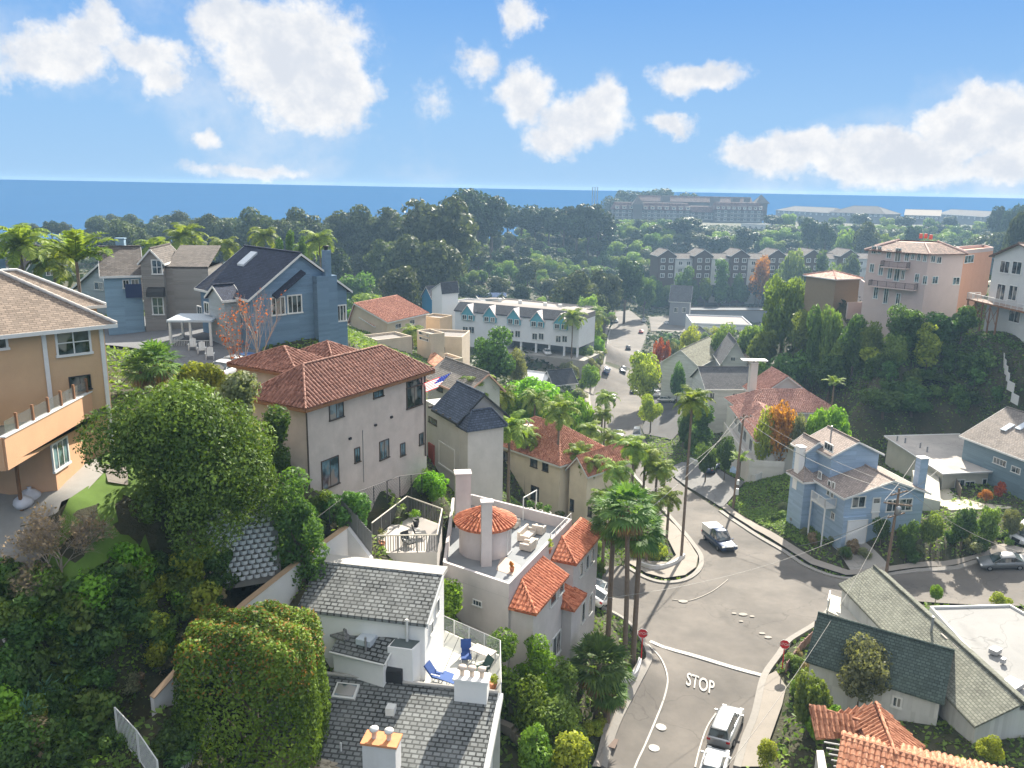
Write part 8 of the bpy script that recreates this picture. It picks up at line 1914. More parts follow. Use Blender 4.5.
def field(poly, n, kinds, s0, s1, where, group):
 lo = [min(p[i] for p in poly) for i in (0, 1)]; hi = [max(p[i] for p in poly) for i in (0, 1)]; c = 0
 while c < n:
  px, py = rs.uniform(lo[0], hi[0]), rs.uniform(lo[1], hi[1])
  if not inpoly(np.array([[px, py]]), poly)[0]: continue
  k = rs.choice(kinds); slopeshrub(k, PG(px, py), rs.uniform(s0, s1), '%s shrub %s' % (KN[k], where), group); c += 1
field([(0, 600), (40, 590), (120, 590), (150, 640), (135, 700), (110, 768), (0, 768)], 62, ['mid', 'dark', 'ivy', 'dark', 'ivy', 'mid', 'bright'], .7, 1.35, 'on the lower left slope', 'shrubs on the lower left slope')
field([(120, 560), (205, 570), (230, 590), (170, 650), (140, 680), (130, 620)], 26, ['yellow', 'mid', 'bright', 'dark', 'yellow'], .7, 1.3, 'between the crib wall and the long white wall', 'shrubs above the long white wall')
field([(130, 690), (150, 690), (205, 640), (230, 610), (215, 600), (180, 640)], 12, ['dry', 'olive', 'dry', 'yellow'], .4, .7, 'along the top of the long white wall', 'dry shrubs along the long white wall')
field([(280, 520), (330, 515), (300, 560), (250, 595), (225, 600), (270, 560)], 16, ['dark', 'ivy', 'mid', 'dark'], .6, 1.0, 'below the crib wall beside the mesh fence', 'shrubs below the crib wall')
field([(150, 780), (165, 740), (190, 720), (205, 740), (200, 780)], 4, ['dark', 'mid'], .7, 1.0, 'in the yard inside the white railings', 'shrubs in the railed yard')
field([(0, 700), (50, 730), (50, 768), (0, 768)], 8, ['bright', 'yellow', 'dry'], .7, 1.1, 'in the bottom left corner', 'shrubs in the bottom left corner')
field([(560, 370), (600, 345), (606, 330), (590, 400), (570, 400)], 16, ['mid', 'olive', 'bright', 'dark'], 1.1, 1.8, 'on the bank beside the far street', 'shrubs on the far street bank')
field([(770, 500), (830, 530), (880, 560), (830, 560), (770, 520)], 14, ['dark', 'olive', 'dry', 'mid'], .4, .8, 'behind the far kerb of the crossing', 'shrubs behind the far kerb')
field([(905, 545), (1020, 530), (1020, 550), (905, 562)], 14, ['dark', 'mid', 'olive'], .5, 1.0, 'on the bank above the right street', 'shrubs on the right street bank')
field([(640, 548), (664, 548), (672, 560), (650, 568), (632, 560)], 9, ['mid', 'yellow', 'bright', 'dry'], .5, .9, 'in the bed of the corner island', 'shrubs in the corner island')
field([(600, 690), (640, 668), (620, 700), (600, 735), (585, 768), (570, 768)], 12, ['mid', 'bright', 'yellow'], .4, .7, 'on the verge below the palms', 'shrubs on the palm verge')
field([(783, 660), (800, 650), (815, 690), (790, 720), (785, 690)], 8, ['mid', 'dry', 'bright'], .4, .8, 'behind the right stop sign', 'shrubs behind the right stop sign')
field([(870, 320), (900, 335), (990, 350), (1000, 400), (900, 420), (860, 380)], 34, ['dark', 'ivy', 'mid', 'ivy'], 1.2, 2.2, 'on the ivy covered hillside under the pink house', 'shrubs on the ivy hillside')
field([(620, 260), (660, 262), (660, 290), (640, 300), (615, 290)], 10, ['dark', 'mid'], 1.6, 2.6, 'on the dim slope above the street junction', 'shrubs above the street junction')
for i, (px, py, R) in enumerate([(68, 668, .95), (78, 672, .8), (74, 692, .9), (56, 702, .7), (44, 716, .8), (62, 730, .8), (76, 716, .7), (30, 735, .8)]):
 agave('agave', 'blue green spiky agave number'.replace(' number', '') + [' highest in the agave patch', ' right of the highest one', ' in the middle of the agave patch', ' at the left of the agave patch', ' lowest on the left side of the patch', ' nearest the bottom of the patch', ' at the right of the agave patch', ' farthest to the left of the patch'][i], tuple(PG(px, py) + Vector((0, 0, 1.2))), R * 1.35, 26, ML_agave, i, 'agaves on the lower left slope')
def twigs(mb, p, d, L_, r, lev, rd, n=3, spread=.6, up=.15):
 q = p + d * L_ * .5 + Vector((rd.uniform(-.05, .05), rd.uniform(-.05, .05), 0)) * L_; e = p + d * L_; mb.tube([p, q, e], [r, r * .8, r * .6], 4 if lev > 1 else 3, cap=False)
 if lev <= 0: return
 for i in range(n):
  v = Vector((rd.gauss(0, 1), rd.gauss(0, 1), rd.gauss(0, 1) * .7)).normalized(); dd2 = (d + v * spread + Vector((0, 0, up))).normalized()
  twigs(mb, (q if i == 0 else e), dd2, L_ * rd.uniform(.62, .85), r * .6, lev - 1, rd, n, spread, up)
def bare(name, label, P, H, seed, mat, leafmat=None, n=3, lev=5, spread=.55, up=.15, nl=0, cat='tree', tr=.09, stems=1):
 t = thing(name, label, cat, P); rd = random.Random(seed); mb = MB()
 for s_ in range(stems):
  d = Vector((rd.uniform(-.5, .5) * (stems > 1), rd.uniform(-.5, .5) * (stems > 1), 1)).normalized(); twigs(mb, Vector(P) + Vector((0, 0, -.3)), d, H * .27, tr, lev, rd, n, spread, up)
 mb.build('branches', mat, t)
 if leafmat:
  V = np.array(mb.v); k = rng.choice(len(V), nl); leafmesh('leaves', V[k] - np.array(P) + rng.normal(size=(nl, 3)) * .06, rng.normal(size=(nl, 3)), .12, leafmat, None, t, 1.5)
 return t
M_pbark = plain('pale_bark', (.36, .31, .27), .9, var=.25)
p = at(250, 66); bare('bare_tree', 'bare pale branched tree in front of the blue gabled wall', (p.x, p.y, p.z), ZA(p, 262) - p.z, 4, M_pbark, None, 3, 5, .42, .35, tr=.11)
p = at(232, 63); bare('bare_tree', 'bare tree with a few red leaves beside the white chairs', (p.x, p.y, p.z), ZA(p, 278) - p.z, 7, M_pbark, ML_red, 3, 5, .45, .3, 500, tr=.1)
p = PG(62, 575); bare('bare_shrub', 'sprawling leafless grey shrub below the tan house patio', (p.x, p.y, p.z), 4.6, 12, plain('dry_twig', (.30, .25, .20), .95), ML_dry, 4, 5, .75, .12, 1500, 'shrub', .05, 4)
p = PG(45, 600); bare('bare_shrub', 'smaller leafless shrub just below the sprawling one', (p.x, p.y, p.z), 3.2, 14, plain('dry_twig', (.30, .25, .20), .95), ML_dry, 4, 5, .8, .1, 900, 'shrub', .04, 4)
field([(572, 395), (596, 372), (604, 345), (612, 322), (604, 318), (596, 340), (575, 370)], 22, ['mid', 'bright', 'dark', 'olive'], 1.4, 2.6, 'between the motel bank and the left kerb of the far street', 'shrubs left of the far street')
field([(690, 350), (720, 345), (735, 330), (690, 328)], 12, ['dark', 'mid', 'olive', 'yellow'], 1.6, 2.8, 'round the small black roofed block', 'shrubs round the small black roof')
field([(560, 560), (600, 552), (612, 580), (585, 590)], 8, ['mid', 'bright', 'dark'], .9, 1.4, 'behind the tile bays of the tower house', 'shrubs behind the tile bays')
field([(500, 512), (560, 520), (600, 540), (560, 560), (520, 530)], 9, ['mid', 'dark', 'bright'], .6, 1.1, 'at the foot of the beige house wall', 'shrubs below the beige house')
for i, (px, Y, c, R, lab) in enumerate([(592, 260, 322, 3.6, 'palm nearest the motel on the far street bank'), (604, 275, 312, 3.4, 'palm furthest down the far street bank'), (584, 235, 334, 3.2, 'short palm below the motel carport corner'), (540, 122, 400, 2.8, 'feathery palm rising over the bright trees by the beige house'), (600, 118, 430, 2.6, 'queen palm leaning over the kerb by the beige house wing'), (636, 108, 446, 2.6, 'queen palm at the far tip of the corner island'), (640, 98, 500, 2.4, 'broad queen palm in the heart of the island planting')]): pd('queen' if i % 2 else 'queen2', lab, px, Y, c, R)
field([(642, 284), (700, 292), (690, 316), (650, 314)], 22, ['dark', 'mid', 'ivy'], 1.8, 3.2, 'round the dark slate house across the junction', 'shrubs across the junction')
field([(430, 262), (600, 268), (600, 298), (560, 300), (500, 290), (430, 290)], 44, ['dark', 'mid', 'ivy', 'olive'], 2.2, 4.0, 'on the valley bank behind the motel', 'shrubs on the valley bank')
field([(640, 336), (700, 336), (700, 352), (655, 345)], 10, ['mid', 'dark', 'olive'], 1.4, 2.2, 'beside the red leaved street trees', 'shrubs by the red leaved trees')
field([(205, 566), (262, 548), (276, 556), (250, 580), (222, 592)], 12, ['mid', 'dark', 'bright', 'ivy'], .6, .95, 'at the foot of the crib wall', 'shrubs at the foot of the crib wall')
for i, px in enumerate(range(660, 868, 13)): tp(('dark', 'broad', 'pine')[i % 3], ('dark', 'leafy', 'dusky')[i % 3] + ' low tree along the foot of the terraced row', px, 414 + (i % 2) * 6, 276 + (i * 7) % 9, 17, group='low trees along the terraced row')
for px, Y, c, R, lab in [(568, 120, 424, 2.3, 'slender palm over the ridge of the beige house roof'), (612, 128, 414, 2.2, 'slender palm at the kerb just above the grey car'), (622, 112, 436, 2.3, 'slender palm at the kerb behind the corner island'), (532, 104, 436, 2.3, 'slender palm in front of the middle of the beige house'), (594, 108, 446, 2.3, 'slender palm between the beige house wing and the kerb'), (518, 140, 392, 2.4, 'slender palm behind the ridge of the garage house')]: pd('queen2', lab, px, Y, c, R)
tp('broad', 'leafy tree hiding the side of the tan garage', 846, 156, 292, 34); tp('dark', 'dark tree hiding the foot of the tan garage', 832, 158, 306, 28)
cover('undergrowth', 'tangled low green undergrowth covering the near slopes', [[(-60, 22), (95, 22), (95, 165), (-60, 165)]], 7.5, .27, ML_mid, .5, 1.6, world=True, seed=1)
cover('slope_creeper', 'dense green creeper over the lower left slope', [[(0, 590), (130, 580), (225, 575), (240, 600), (150, 690), (140, 768), (0, 768)]], 110, .12, ML_mid, .6, 1.0, seed=2)
cover('slope_herbage', 'bright fresh herbage patches over the lower left slope', [[(0, 600), (130, 585), (215, 580), (150, 680), (120, 768), (0, 768)]], 45, .13, ML_bright, .75, .7, seed=12)
cover('ivy', 'ivy matting the hillside below the pink house', [[(860, 340), (1024, 345), (1024, 420), (960, 425), (860, 400), (820, 370)]], 14, .34, ML_ivy, .9, 2.2, seed=3)
cover('bank_grass', 'rough dark grass on the bank right of the crossing', [[(700, 445), (760, 460), (812, 500), (835, 545), (800, 545), (750, 520), (720, 500)]], 34, .2, ML_mid, .25, 1.2, seed=4)
cover('lawn_grass', 'sunlit lawn grass behind the tan house', [[(W(a, b, 57.9).x, W(a, b, 57.9).y) for a, b in [(0,570),(20,556),(60,540),(110,522),(150,505),(160,478),(135,452),(108,447),(105,470),(100,490),(70,508),(20,540),(-20,553)]]], 0, .1, ML_grass, .05, 1, world=True, seed=5) if False else None
cover('dry_grass', 'dry straw along the foot of the long white wall', [[(135, 690), (215, 620), (240, 600), (232, 596), (190, 630), (128, 680)]], 60, .14, ML_dry, .3, .6, seed=6)
cover('far_scrub', 'hazy scrub covering the far slopes', [[(-420, 165), (420, 165), (700, 700), (-400, 660)]], .42, 1.1, ML_pine, 1.8, 7, world=True, seed=7)
wt = [W(152, 698, 49.8), W(200, 645, 51.3), W(245, 603, 52.1), W(300, 560, 52.8), W(346, 527, 53.3)]
lw2 = thing('retaining_wall', 'long smooth white retaining wall with a tan cap climbing past the clipped hedge', 'wall', (wt[0].x, wt[0].y, 46))
S_rw = stucco('white_wall_render', (.55, .54, .53), .12)
for a, b in zip(wt[:-1], wt[1:]): board(lw2, 'wall_face', a, b, (a.z - 5.6, b.z - 5.6), (a.z, b.z), .3, S_rw); board(lw2, 'cap', a, b, (a.z, b.z), (a.z + .07, b.z + .07), .38, plain('tan_cap', (.40, .28, .18), .9))
a, b = wt[-1], W(372, 558, 51.6); board(lw2, 'wall_face', a + Vector((.15, 0, 0)), b, (a.z - 6, b.z - 5), (a.z, b.z), .28, S_rw)
c_, d2_ = W(350, 520, 50.5), W(440, 500, 48.6)
ww = thing('terrace_wall', 'pale wall below the mesh fence behind the slatted terrace', 'wall', (c_.x, c_.y, 47)); board(ww, 'wall_face', c_, d2_, 44, (c_.z, d2_.z), .3, S_rw)
cw = thing('crib_wall', 'tall grey white wall of scalloped planter blocks under the massive tree', 'wall', base(W(240, 540, 54)))
q0, q1 = xy(W(203, 568, 53.4)), xy(W(280, 540, 54.4)); tq_ = (q1 - q0).normalized(); nq = perp(q0, q1, 1); LQ = (q1 - q0).length; blkm = MB(); z0_ = 52.3
for r_ in range(18):
 n__ = int(LQ / .42)
 for k in range(n__):
  u = (k + (.5 if r_ % 2 else 0)) * .42; c = q0 + tq_ * u + nq * (r_ * .09)
  vs = []; zz = z0_ + r_ * .28
  for s_ in range(6):
   a = pi * s_ / 5; o = c - tq_ * cos(a) * .19 - nq * sin(a) * .22
   vs += [(o.x, o.y, zz), (o.x, o.y, zz + .23)]
  blkm.add(vs, [(2 * s_, 2 * s_ + 2, 2 * s_ + 3, 2 * s_ + 1) for s_ in range(5)])
blkm.build('blocks', plain('pale_block', (.55, .57, .57), .9, var=.2), cw)
MB().add([(*(q0 + nq * .02), z0_ - .5), (*(q1 + nq * .02), z0_ - .5), (*(q1 + nq * 1.42), z0_ + 4.9), (*(q0 + nq * 1.42), z0_ + 4.9), (*(q0 + nq * 2), z0_ - .5), (*(q1 + nq * 2), z0_ - .5), (*(q1 + nq * 2), z0_ + 4.9), (*(q0 + nq * 2), z0_ + 4.9)], [(0, 1, 2, 3), (3, 2, 6, 7), (1, 5, 6, 2), (4, 0, 3, 7), (5, 4, 7, 6)]).build('backing', plain('wall_backing', (.20, .20, .18), .95), cw)
def meshf(name, label, pts, h, mat, sp=2.0, cell=.25):
 t = thing(name, label, 'fence', Vector(pts[0]));
 for a, b in zip(pts[:-1], pts[1:]):
  a, b = Vector(a), Vector(b); L_ = (b - a).length; k = max(1, round(L_ / sp)); w = MB()
  for i in range(k + 1):
   p = a.lerp(b, i / k); MB().tube([p, p + Vector((0, 0, h))], .035, 5).build('post', mat, t)
  w.tube([a + Vector((0, 0, h)), b + Vector((0, 0, h))], .025, 4)
  n_ = int(L_ / cell)
  for i in range(n_):
   p, q = a.lerp(b, i / n_), a.lerp(b, min(1, (i + h / cell) / n_)); q2 = a.lerp(b, max(0, (i - h / cell) / n_))
   w.tube([p, q + Vector((0, 0, h * min(1, (n_ - i) * cell / h)))], .008, 3, cap=False); w.tube([p, q2 + Vector((0, 0, h * min(1, i * cell / h)))], .008, 3, cap=False)
  w.build('wire_mesh', mat, t)
 return t
meshf('mesh_fence', 'black wire mesh fence rising from the hedge to the stucco house', [W(297, 560, 52.9), W(345, 521, 53.4), W(400, 498, 52.4), W(432, 492, 50.8)], 1.7, M_dark)
fence('slat_fence', [W(343, 523, 53.3), W(372, 556, 51.6)], 1.6, M_slat, 'grey slatted screen stepping down from the end of the white wall', sp=1.4)
fence('timber_fence', [PG(770, 448), PG(790, 470), PG(815, 500)], 1.8, plain('brown_cedar', (.30, .21, .13), .85, var=.2), 'brown timber board fence between the tiled house lawn and the cornflower house')  # brown boards with random tone variation
fence('timber_fence', [PG(930, 460), PG(950, 480), PG(960, 500)], 1.6, plain('grey_cedar', (.20, .16, .12), .85, var=.2), 'weathered dark fence between the cornflower house and the flat roofed house')
fence('white_fence', [W(1000, 352, 50), W(1008, 385, 46.5), W(1016, 410, 43.5)], 1.5, M_trim, 'white panel fence stepping down the ivy hillside at the right', boards=False)
pw_ = thing('pale_retaining_wall', 'pale retaining wall stepping below the balconies of the pink house', 'wall', base(W(860, 320, 50)))
for a, b, h in (((846, 318), (866, 326), 3.2), ((858, 302), (880, 308), 3.0), ((868, 330), (900, 340), 1.2)): p, q = PG(*a), PG(*b); board(pw_, 'wall_face', p, q, min(p.z, q.z) - 1, max(p.z, q.z) + h, .3, S_pk)
hr = pgs([(826, 322), (850, 330), (880, 343), (905, 360), (900, 366), (872, 352), (845, 340), (822, 330)]); drape('hill_road', hr, M_walk, .1, 'structure')
rl = thing('white_railing', 'white metal railing with close bars at the left side of the bottom yard', 'railing', W(116, 712, 48)); rb = MB(); rail(rb, [W(118, 738, 48.6), W(140, 762, 48.2), W(160, 792, 47.6)], 1.7, .07, 2.0, True, .06, .13, .02); rb.build('bars', M_trim, rl)
rl = thing('white_railing', 'white metal railing rising to the right of the bottom yard', 'railing', W(185, 768, 44)); rb = MB(); rail(rb, [W(184, 790, 46.2), W(212, 744, 46.8)], 1.7, .07, 2.0, True, .06, .13, .02); rb.build('bars', M_trim, rl)
gt = thing('garden_gate', 'white square framed garden gate at the bottom edge', 'gate', W(168, 768, 44.5)); g0, g1 = W(153, 775, 46.6), W(182, 775, 46.6); gm = MB(); rail(gm, [g0, g1], 1.4, .1, 2.5, True, .09, .15, .02); gm.build('gate_leaf', M_trim, gt)
hp = W(240, 757, 45); fb = thing('garden_statue', 'small white garden ornament in the dark under the clipped hedge', 'statue', (hp.x, hp.y, 44.3)); MB().lathe((hp.x, hp.y, 44.3), [(.22, 0), (.22, .15), (.1, .25), (.16, .5), (.13, .75), (.07, .85), (.11, 1.0), (.09, 1.15), (0, 1.2)], 12).build('figure', M_trim, fb)
for nm, lab, pts, h, w_ in [('garden_wall', 'curved low white wall on the corner island bed', [(640, 566), (655, 570), (672, 566), (684, 558)], .55, .3), ('garden_wall', 'low white wall with planting beside the cracked driveway', [(690, 462), (700, 466), (711, 462)], .8, .3), ('garden_wall', 'low pale wall curving round the foot of the three slim palms', [(612, 690), (625, 684), (636, 676), (640, 664)], .6, .25), ('garden_wall', 'stepped white wall below the balcony of the pink tiled house', [(742, 472), (752, 482), (764, 478)], 1.2, .3)]:
 t = thing(nm, lab, 'wall', PG(*pts[0])); strip('wall_face', [(p.x, p.y) for p in pgs(pts)], w_, S_rw, -.3, h, parent=t)
stp = thing('garden_stair', 'curved concrete stair with timber sides beside the shingle house', 'stairs', base(W(512, 740, 41)))
for k in range(7):
 p = W(503 + k * 4.5, 722 + k * 4 - (k > 3) * (k - 3) * 2, 41.8 - k * .25); MB().obox((p.x, p.y, p.z - .3), (1.5, .45, .6), -.6 - k * .06).build('step', M_walk, stp)
M_pole = plain('creosoted_pole', (.17, .12, .085), .9, var=.25); M_wire = plain('cable', (.28, .27, .25), .6)
def pole(label, P, zt, lean=(0, 0), arms=1, trans=False):
 t = thing('utility_pole', label, 'utility pole', P); top = Vector((P.x + lean[0], P.y + lean[1], zt)); MB().tube([P - Vector((0, 0, .5)), top], [.19, .12], 10).build('shaft', M_pole, t); ends = []
 for i in range(arms):
  c = top - Vector((0, 0, .5 + i * 1.3)); ax = Vector((.86, .5, 0)) if i % 2 == 0 else Vector((.95, -.3, 0)); MB().obox(c + Vector((0, -.12, 0)), (2.9, .12, .14), atan2(ax.y, ax.x)).build('crossarm', M_pole, t)
  for s_ in (-1.3, -.6, .6, 1.3):
   q = c + ax * s_; MB().lathe(q + Vector((0, -.12, .07)), [(.05, 0), (.07, .08), (.04, .12), (.06, .18), (0, .2)], 7).build('insulator', M_metal, t); ends.append(q + Vector((0, 0, .25)))
 if trans:
  c = top - Vector((0, .45, 2.9)); MB().lathe(c, [(0, 0), (.28, .02), (.28, .85), (.2, .95), (0, 1.0)], 14).build('transformer', M_metal, t)
 return t, top, ends
P1_ = PG(733, 508); t1, top1, e1_ = pole('tall utility pole on the bank right of the crossing', P1_, ZA(P1_, 414), (.4, 0), 1)
MB().obox(P1_ + Vector((.3, -.25, 2.6)), (.4, .3, .9), 0).build('meter_box', M_trim, t1); MB().obox(P1_ + Vector((.3, -.25, 4.0)), (.35, .3, .7), 0).build('meter_box', M_trim, t1)
P2_ = W(886, 574, 33.6); t2_, top2, e2_ = pole('near utility pole with crossarms and transformer before the cornflower house', P2_, ZA(P2_, 489), (.3, .2), 3, True)
def wire(label, a, b, sag, r=.022):
 a, b = Vector(a), Vector(b); pts = [a.lerp(b, i / 16) - Vector((0, 0, sag * 4 * (i / 16) * (1 - i / 16))) for i in range(17)]
 MB().tube(pts, r, 3).build('overhead_cable', M_wire, None, a, label, 'cable', None)
far_t = D(620, 380, 120);
wire('pale cable sagging from the tall pole towards the near pole', e1_[1], e2_[1], 1.2, .035); wire('thin cable from the tall pole to the near pole, upper of the two', e1_[3], e2_[3], .8)
wire('cable from the tall pole across the street to the palms', e1_[0], D(640, 516, 78), 1.0, .03)
wire('cable from the tall pole down to the tower house', e1_[2], D(575, 535, 68), 1.2)
wire('long cable from the near pole to the right edge above the parked car', e2_[3], D(1060, 560, 80), 1.5, .03); wire('cable from the near pole up to the flat roofed house', e2_[5], D(938, 470, 104), .4, .03); wire('cable from the near pole up to the cornflower house chimney', e2_[4], D(915, 460, 98), .3, .03)
wire('cable from the near pole over the green roof to the bottom edge', e2_[8], D(700, 800, 40), 2.0, .02); wire('guy cable from the near pole to the bank on its left', e2_[9], PG(800, 548) + Vector((0, 0, .3)), .4, .03)
wire('cable running left from the near pole above the crossing', e2_[8], D(590, 600, 60), 1.6, .018)
def stop_sign(label, px, py, pyt, face):
 P = PG(px, py); zt = ZA(P, pyt); t = thing('stop_sign', label, 'stop sign', P); MB().tube([P - Vector((0, 0, .3)), Vector((P.x, P.y, zt + .35))], .05, 6).build('post', M_red, t)
 R_ = .42; fr_ = Vector((cos(face), sin(face), 0)); rt = Vector((-fr_.y, fr_.x, 0)); c = Vector((P.x, P.y, zt)) + fr_ * .08
 def octa(r, o0, o1):
  pts = [c + rt * (r * cos(pi / 8 + k * pi / 4)) + Vector((0, 0, r * sin(pi / 8 + k * pi / 4))) for k in range(8)]
  f = [p + fr_ * o1 for p in pts]; b = [p + fr_ * o0 for p in pts]; return MB().add(f + b, [tuple(range(8)), tuple(range(15, 7, -1))] + [(k, k + 8, (k + 1) % 8 + 8, (k + 1) % 8) for k in range(8)])
 rim = octa(R_ + .035, -.02, 0).build('sign_rim', M_trim, t); octa(R_, .001, .012).build('sign_face', M_red, t)
 cu = bpy.data.curves.new('t', 'FONT'); cu.body = 'STOP'; cu.align_x = 'CENTER'; cu.align_y = 'CENTER'; cu.size = .34; o = bpy.data.objects.new('tmp', cu); C.objects.link(o); bpy.context.view_layer.update()
 me = bpy.data.meshes.new_from_object(o.evaluated_get(bpy.context.evaluated_depsgraph_get())); C.objects.unlink(o); bpy.data.objects.remove(o)
 for v in me.vertices: q = c + rt * v.co.x + Vector((0, 0, v.co.y)) + fr_ * .02 - P; v.co = q
 me.materials.append(M_trim); lo = bpy.data.objects.new('lettering', me); C.objects.link(lo); lo.parent = t
 return t
stop_sign('red octagonal stop sign on a red post by the left kerb', 641, 662, 633, -1.75)
stop_sign('red octagonal stop sign on a red post behind the right kerb', 782, 670, 644, -1.9)
sp = PG(812, 652); t = thing('street_post', 'plain dark post at the corner of the dark green roof', 'post', sp); MB().tube([sp, Vector((sp.x, sp.y, ZA(sp, 621)))], .07, 6).build('shaft', M_pole, t); MB().lathe(Vector((sp.x, sp.y, ZA(sp, 621))), [(.09, 0), (.09, .05), (0, .1)], 8).build('cap', M_metal, t)
fence('picket_fence', [PG(786, 672), PG(800, 652), PG(812, 640)], .9, plain('weathered_rose_timber', (.32, .20, .17), .85, var=.2), 'low weathered pinkish fence behind the right stop sign', sp=1.0)
for (px, py, lab) in [(621, 706, 'upper rusty drain grate in the left sidewalk'), (612, 745, 'lower rusty drain grate in the left sidewalk')]:
 p = PG(px, py); MB().obox((p.x, p.y, p.z + .17), (1.1, .7, .05), 1.2).build('drain_grate', plain('rusty_grate', (.16, .12, .10), .9), None, (p.x, p.y, p.z), lab, 'drain')
P_white = carpaint('white_car_paint', (.62, .63, .64), 0); P_silver = carpaint('silver_car_paint', (.42, .43, .44), .5); P_blue = carpaint('dark_blue_car_paint', (.02, .04, .10), .3); P_dark = carpaint('graphite_car_paint', (.05, .055, .06), .4); P_grey = carpaint('grey_car_paint', (.16, .17, .18), .4); P_bl2 = carpaint('mid_blue_car_paint', (.04, .12, .30), .3); P_red2 = carpaint('red_car_paint', (.35, .03, .02), .2)
def put(t, px, py, ax, ay):
 """stand a vehicle on the ground at a pixel, nose towards the pixel (ax, ay)"""
 P = PG(px, py, .02); Q_ = PG(ax, ay, .02); d = Q_ - P; d.normalize(); n = Vector((-(G(P.x + 1, P.y) - G(P.x - 1, P.y)) / 2, -(G(P.x, P.y + 1) - G(P.x, P.y - 1)) / 2, 1)).normalized()
 x = (d - n * d.dot(n)).normalized(); y = n.cross(x); M = Matrix((x, y, n)).transposed(); t.location = P + Vector((0, 0, .03)); t.rotation_euler = M.to_euler(); return t
put(make_car('pickup_truck', 'dark blue pickup with a white topped canopy driving into the crossing', (0,0,0), 0, P_blue, 6.3, 2.2, 2.1, 'pickup', cat='truck'), 719, 545, 740, 562)
cn = bpy.data.objects['pickup_truck']; MB().box(-3.05, -.95, 1.1, -.72, .95, 1.98).build('canopy', P_white, None)
o = bpy.data.objects['canopy']; o.parent = cn
put(make_car('suv', 'silver SUV parked at the right kerb below the stop line', (0,0,0), 0, P_silver, 4.8, 1.9, 1.75, 'suv'), 726, 733, 744, 690)
put(make_car('sedan', 'white car at the bottom edge parked behind the silver SUV', (0,0,0), 0, P_white, 4.6, 1.82, 1.45, 'sedan'), 713, 775, 722, 742)
put(make_car('sedan', 'dark grey sedan parked on the right street below the bank', (0,0,0), 0, P_grey, 4.8, 1.85, 1.45, 'sedan'), 1002, 566, 960, 569)
put(make_car('van', 'pale blue white van cut by the right edge on the bank', (0,0,0), 0, P_white, 5.2, 2.0, 2.1, 'van', cat='van'), 1024, 537, 1010, 545)
protos = {'sedan': make_car('sedan', 'white sedan nearest the tower house in the side drive', (0,0,0), 0, P_white, 4.6, 1.82, 1.45, 'sedan'), 'suv': None}
put(protos['sedan'], 596, 603, 606, 598)
def cp(px, py, ax, ay, paint, label, kind='sedan', L_=4.6, H=1.45, group=None, detail=True):
 t = make_car(kind, label, (0, 0, 0), 0, paint, L_, 1.85, H, kind, group, detail, 'truck' if kind == 'pickup' else 'van' if kind == 'van' else 'car'); return put(t, px, py, ax, ay)
cp(597, 594, 607, 590, P_silver, 'silver sedan behind the white one in the side drive')
cp(622, 372, 620, 395, P_dark, 'dark pickup driving down the far street', 'pickup', 5.4, 1.8)
cp(628, 350, 628, 335, P_dark, 'dark car nearest the far junction', 'suv', 4.6, 1.7); cp(637, 355, 637, 340, P_grey, 'grey car right beside the one near the far junction')
cp(634, 392, 634, 405, P_dark, 'dark car parked in the shade of the round golden tree'); cp(658, 397, 668, 398, P_white, 'white SUV in the parking bay below the round golden tree', 'suv', 4.7, 1.7)
cp(650, 392, 660, 391, P_grey, 'grey car behind the white SUV in the parking bay'); cp(667, 402, 676, 402, P_silver, 'silver car at the near end of the parking bay')
cp(619, 437, 617, 450, P_grey, 'grey car among the palms on the middle of the street'); cp(637, 438, 634, 455, P_white, 'white van parked at the right of the street above the palms', 'van', 5.0, 2.1)
cp(648, 416, 642, 412, P_dark, 'dark car at the mouth of the parking bay')
cp(712, 471, 718, 466, P_blue, 'dark car tucked under the palm on the cracked driveway');
cp(616, 322, 614, 314, P_white, 'white car at the left kerb of the far junction'); cp(644, 322, 650, 316, P_white, 'white truck parked right of the far junction', 'pickup', 5.4, 1.8); cp(641, 333, 641, 325, P_red2, 'small red brown car by the far junction kerb')
cp(226, 376, 240, 370, P_white, 'white car in front with dark windows on the upper terrace'); cp(237, 371, 250, 366, P_silver, 'silver car between the two on the upper terrace'); cp(250, 368, 262, 364, P_bl2, 'blue car half hidden behind the stucco roof on the upper terrace')
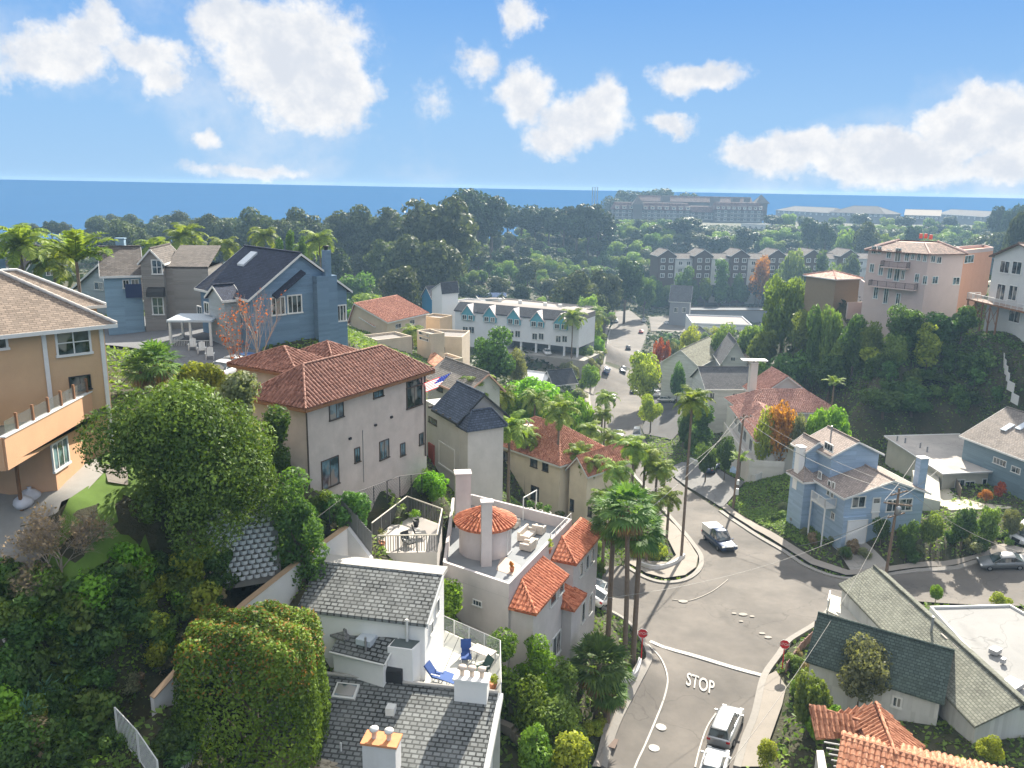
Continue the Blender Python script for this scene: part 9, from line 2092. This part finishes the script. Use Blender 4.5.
mc = cp(547, 353, 545, 362, P_white, 'white car parked in the motel carport', detail=False); mp = W(547, 354, 30.35); mc.location = mp; mc.rotation_euler = (0, 0, -1.4)
for i, (px, py, pt) in enumerate([(701, 300, P_silver), (709, 300, P_white), (717, 301, P_grey), (737, 301, P_white), (757, 300, P_silver), (767, 300, P_white), (762, 303, P_white)]):
 lab = ['leftmost silver car in the shadowed car park', 'white car second from the left in the shadowed car park', 'grey car third from the left in the shadowed car park', 'lone white car in the middle of the shadowed car park', 'silver car in the right cluster of the shadowed car park', 'white car at the back of the right cluster in the shadowed car park', 'white car at the front of the right cluster in the shadowed car park'][i]
 t = make_car('sedan', lab, (0, 0, 0), 0, pt, 4.8, 1.9, 1.5, 'sedan', None, False); p = W(px, py, 18.5); t.location = p; t.rotation_euler = (0, 0, 1.5 + i * .07)
cp(668, 324, 680, 323, P_white, 'white car on the cross street beyond the red leaved trees'); cp(684, 321, 696, 320, P_dark, 'dark car on the cross street below the slate house'); cp(612, 400, 609, 412, P_silver, 'silver car parked at the left kerb of the far street'); cp(606, 372, 610, 360, P_blue, 'dark blue car parked further up the left kerb of the far street')
tp_ = W(746, 442, 35.5); tz = G(tp_.x, tp_.y); bnd = MB(); bnd.lathe((tp_.x, tp_.y, tz), [(2.2, 0), (1.9, .5), (1.1, .9), (.3, 1.0), (0, 1.0)], 10); bnd.v = [(x + .2 * sin(3 * y), y, z_ + .15 * sin(4 * x)) for x, y, z_ in bnd.v]
bnd.build('tarpaulin', plain('blue_white_tarp', (.30, .40, .52), .6, var=.4, scale=1.2), None, (tp_.x, tp_.y, tz), 'crumpled blue and white tarpaulin behind the timber fence', 'tarpaulin')
hz = NM('pale_air'); N_ = hz.N; N_.remove(hz.p); pv = N_.new('ShaderNodeVolumePrincipled'); pv.inputs['Density'].default_value = HAZE; pv.inputs['Color'].default_value = (.38, .60, .86, 1); pv.inputs['Anisotropy'].default_value = .2
hz.L.new(pv.outputs[0], N_['Material Output'].inputs['Volume'])
MB().box(-1700, -180, -10, 1700, 1060, 77.2).build('haze', hz.m, None, (0, 440, 35), kind='stuff')
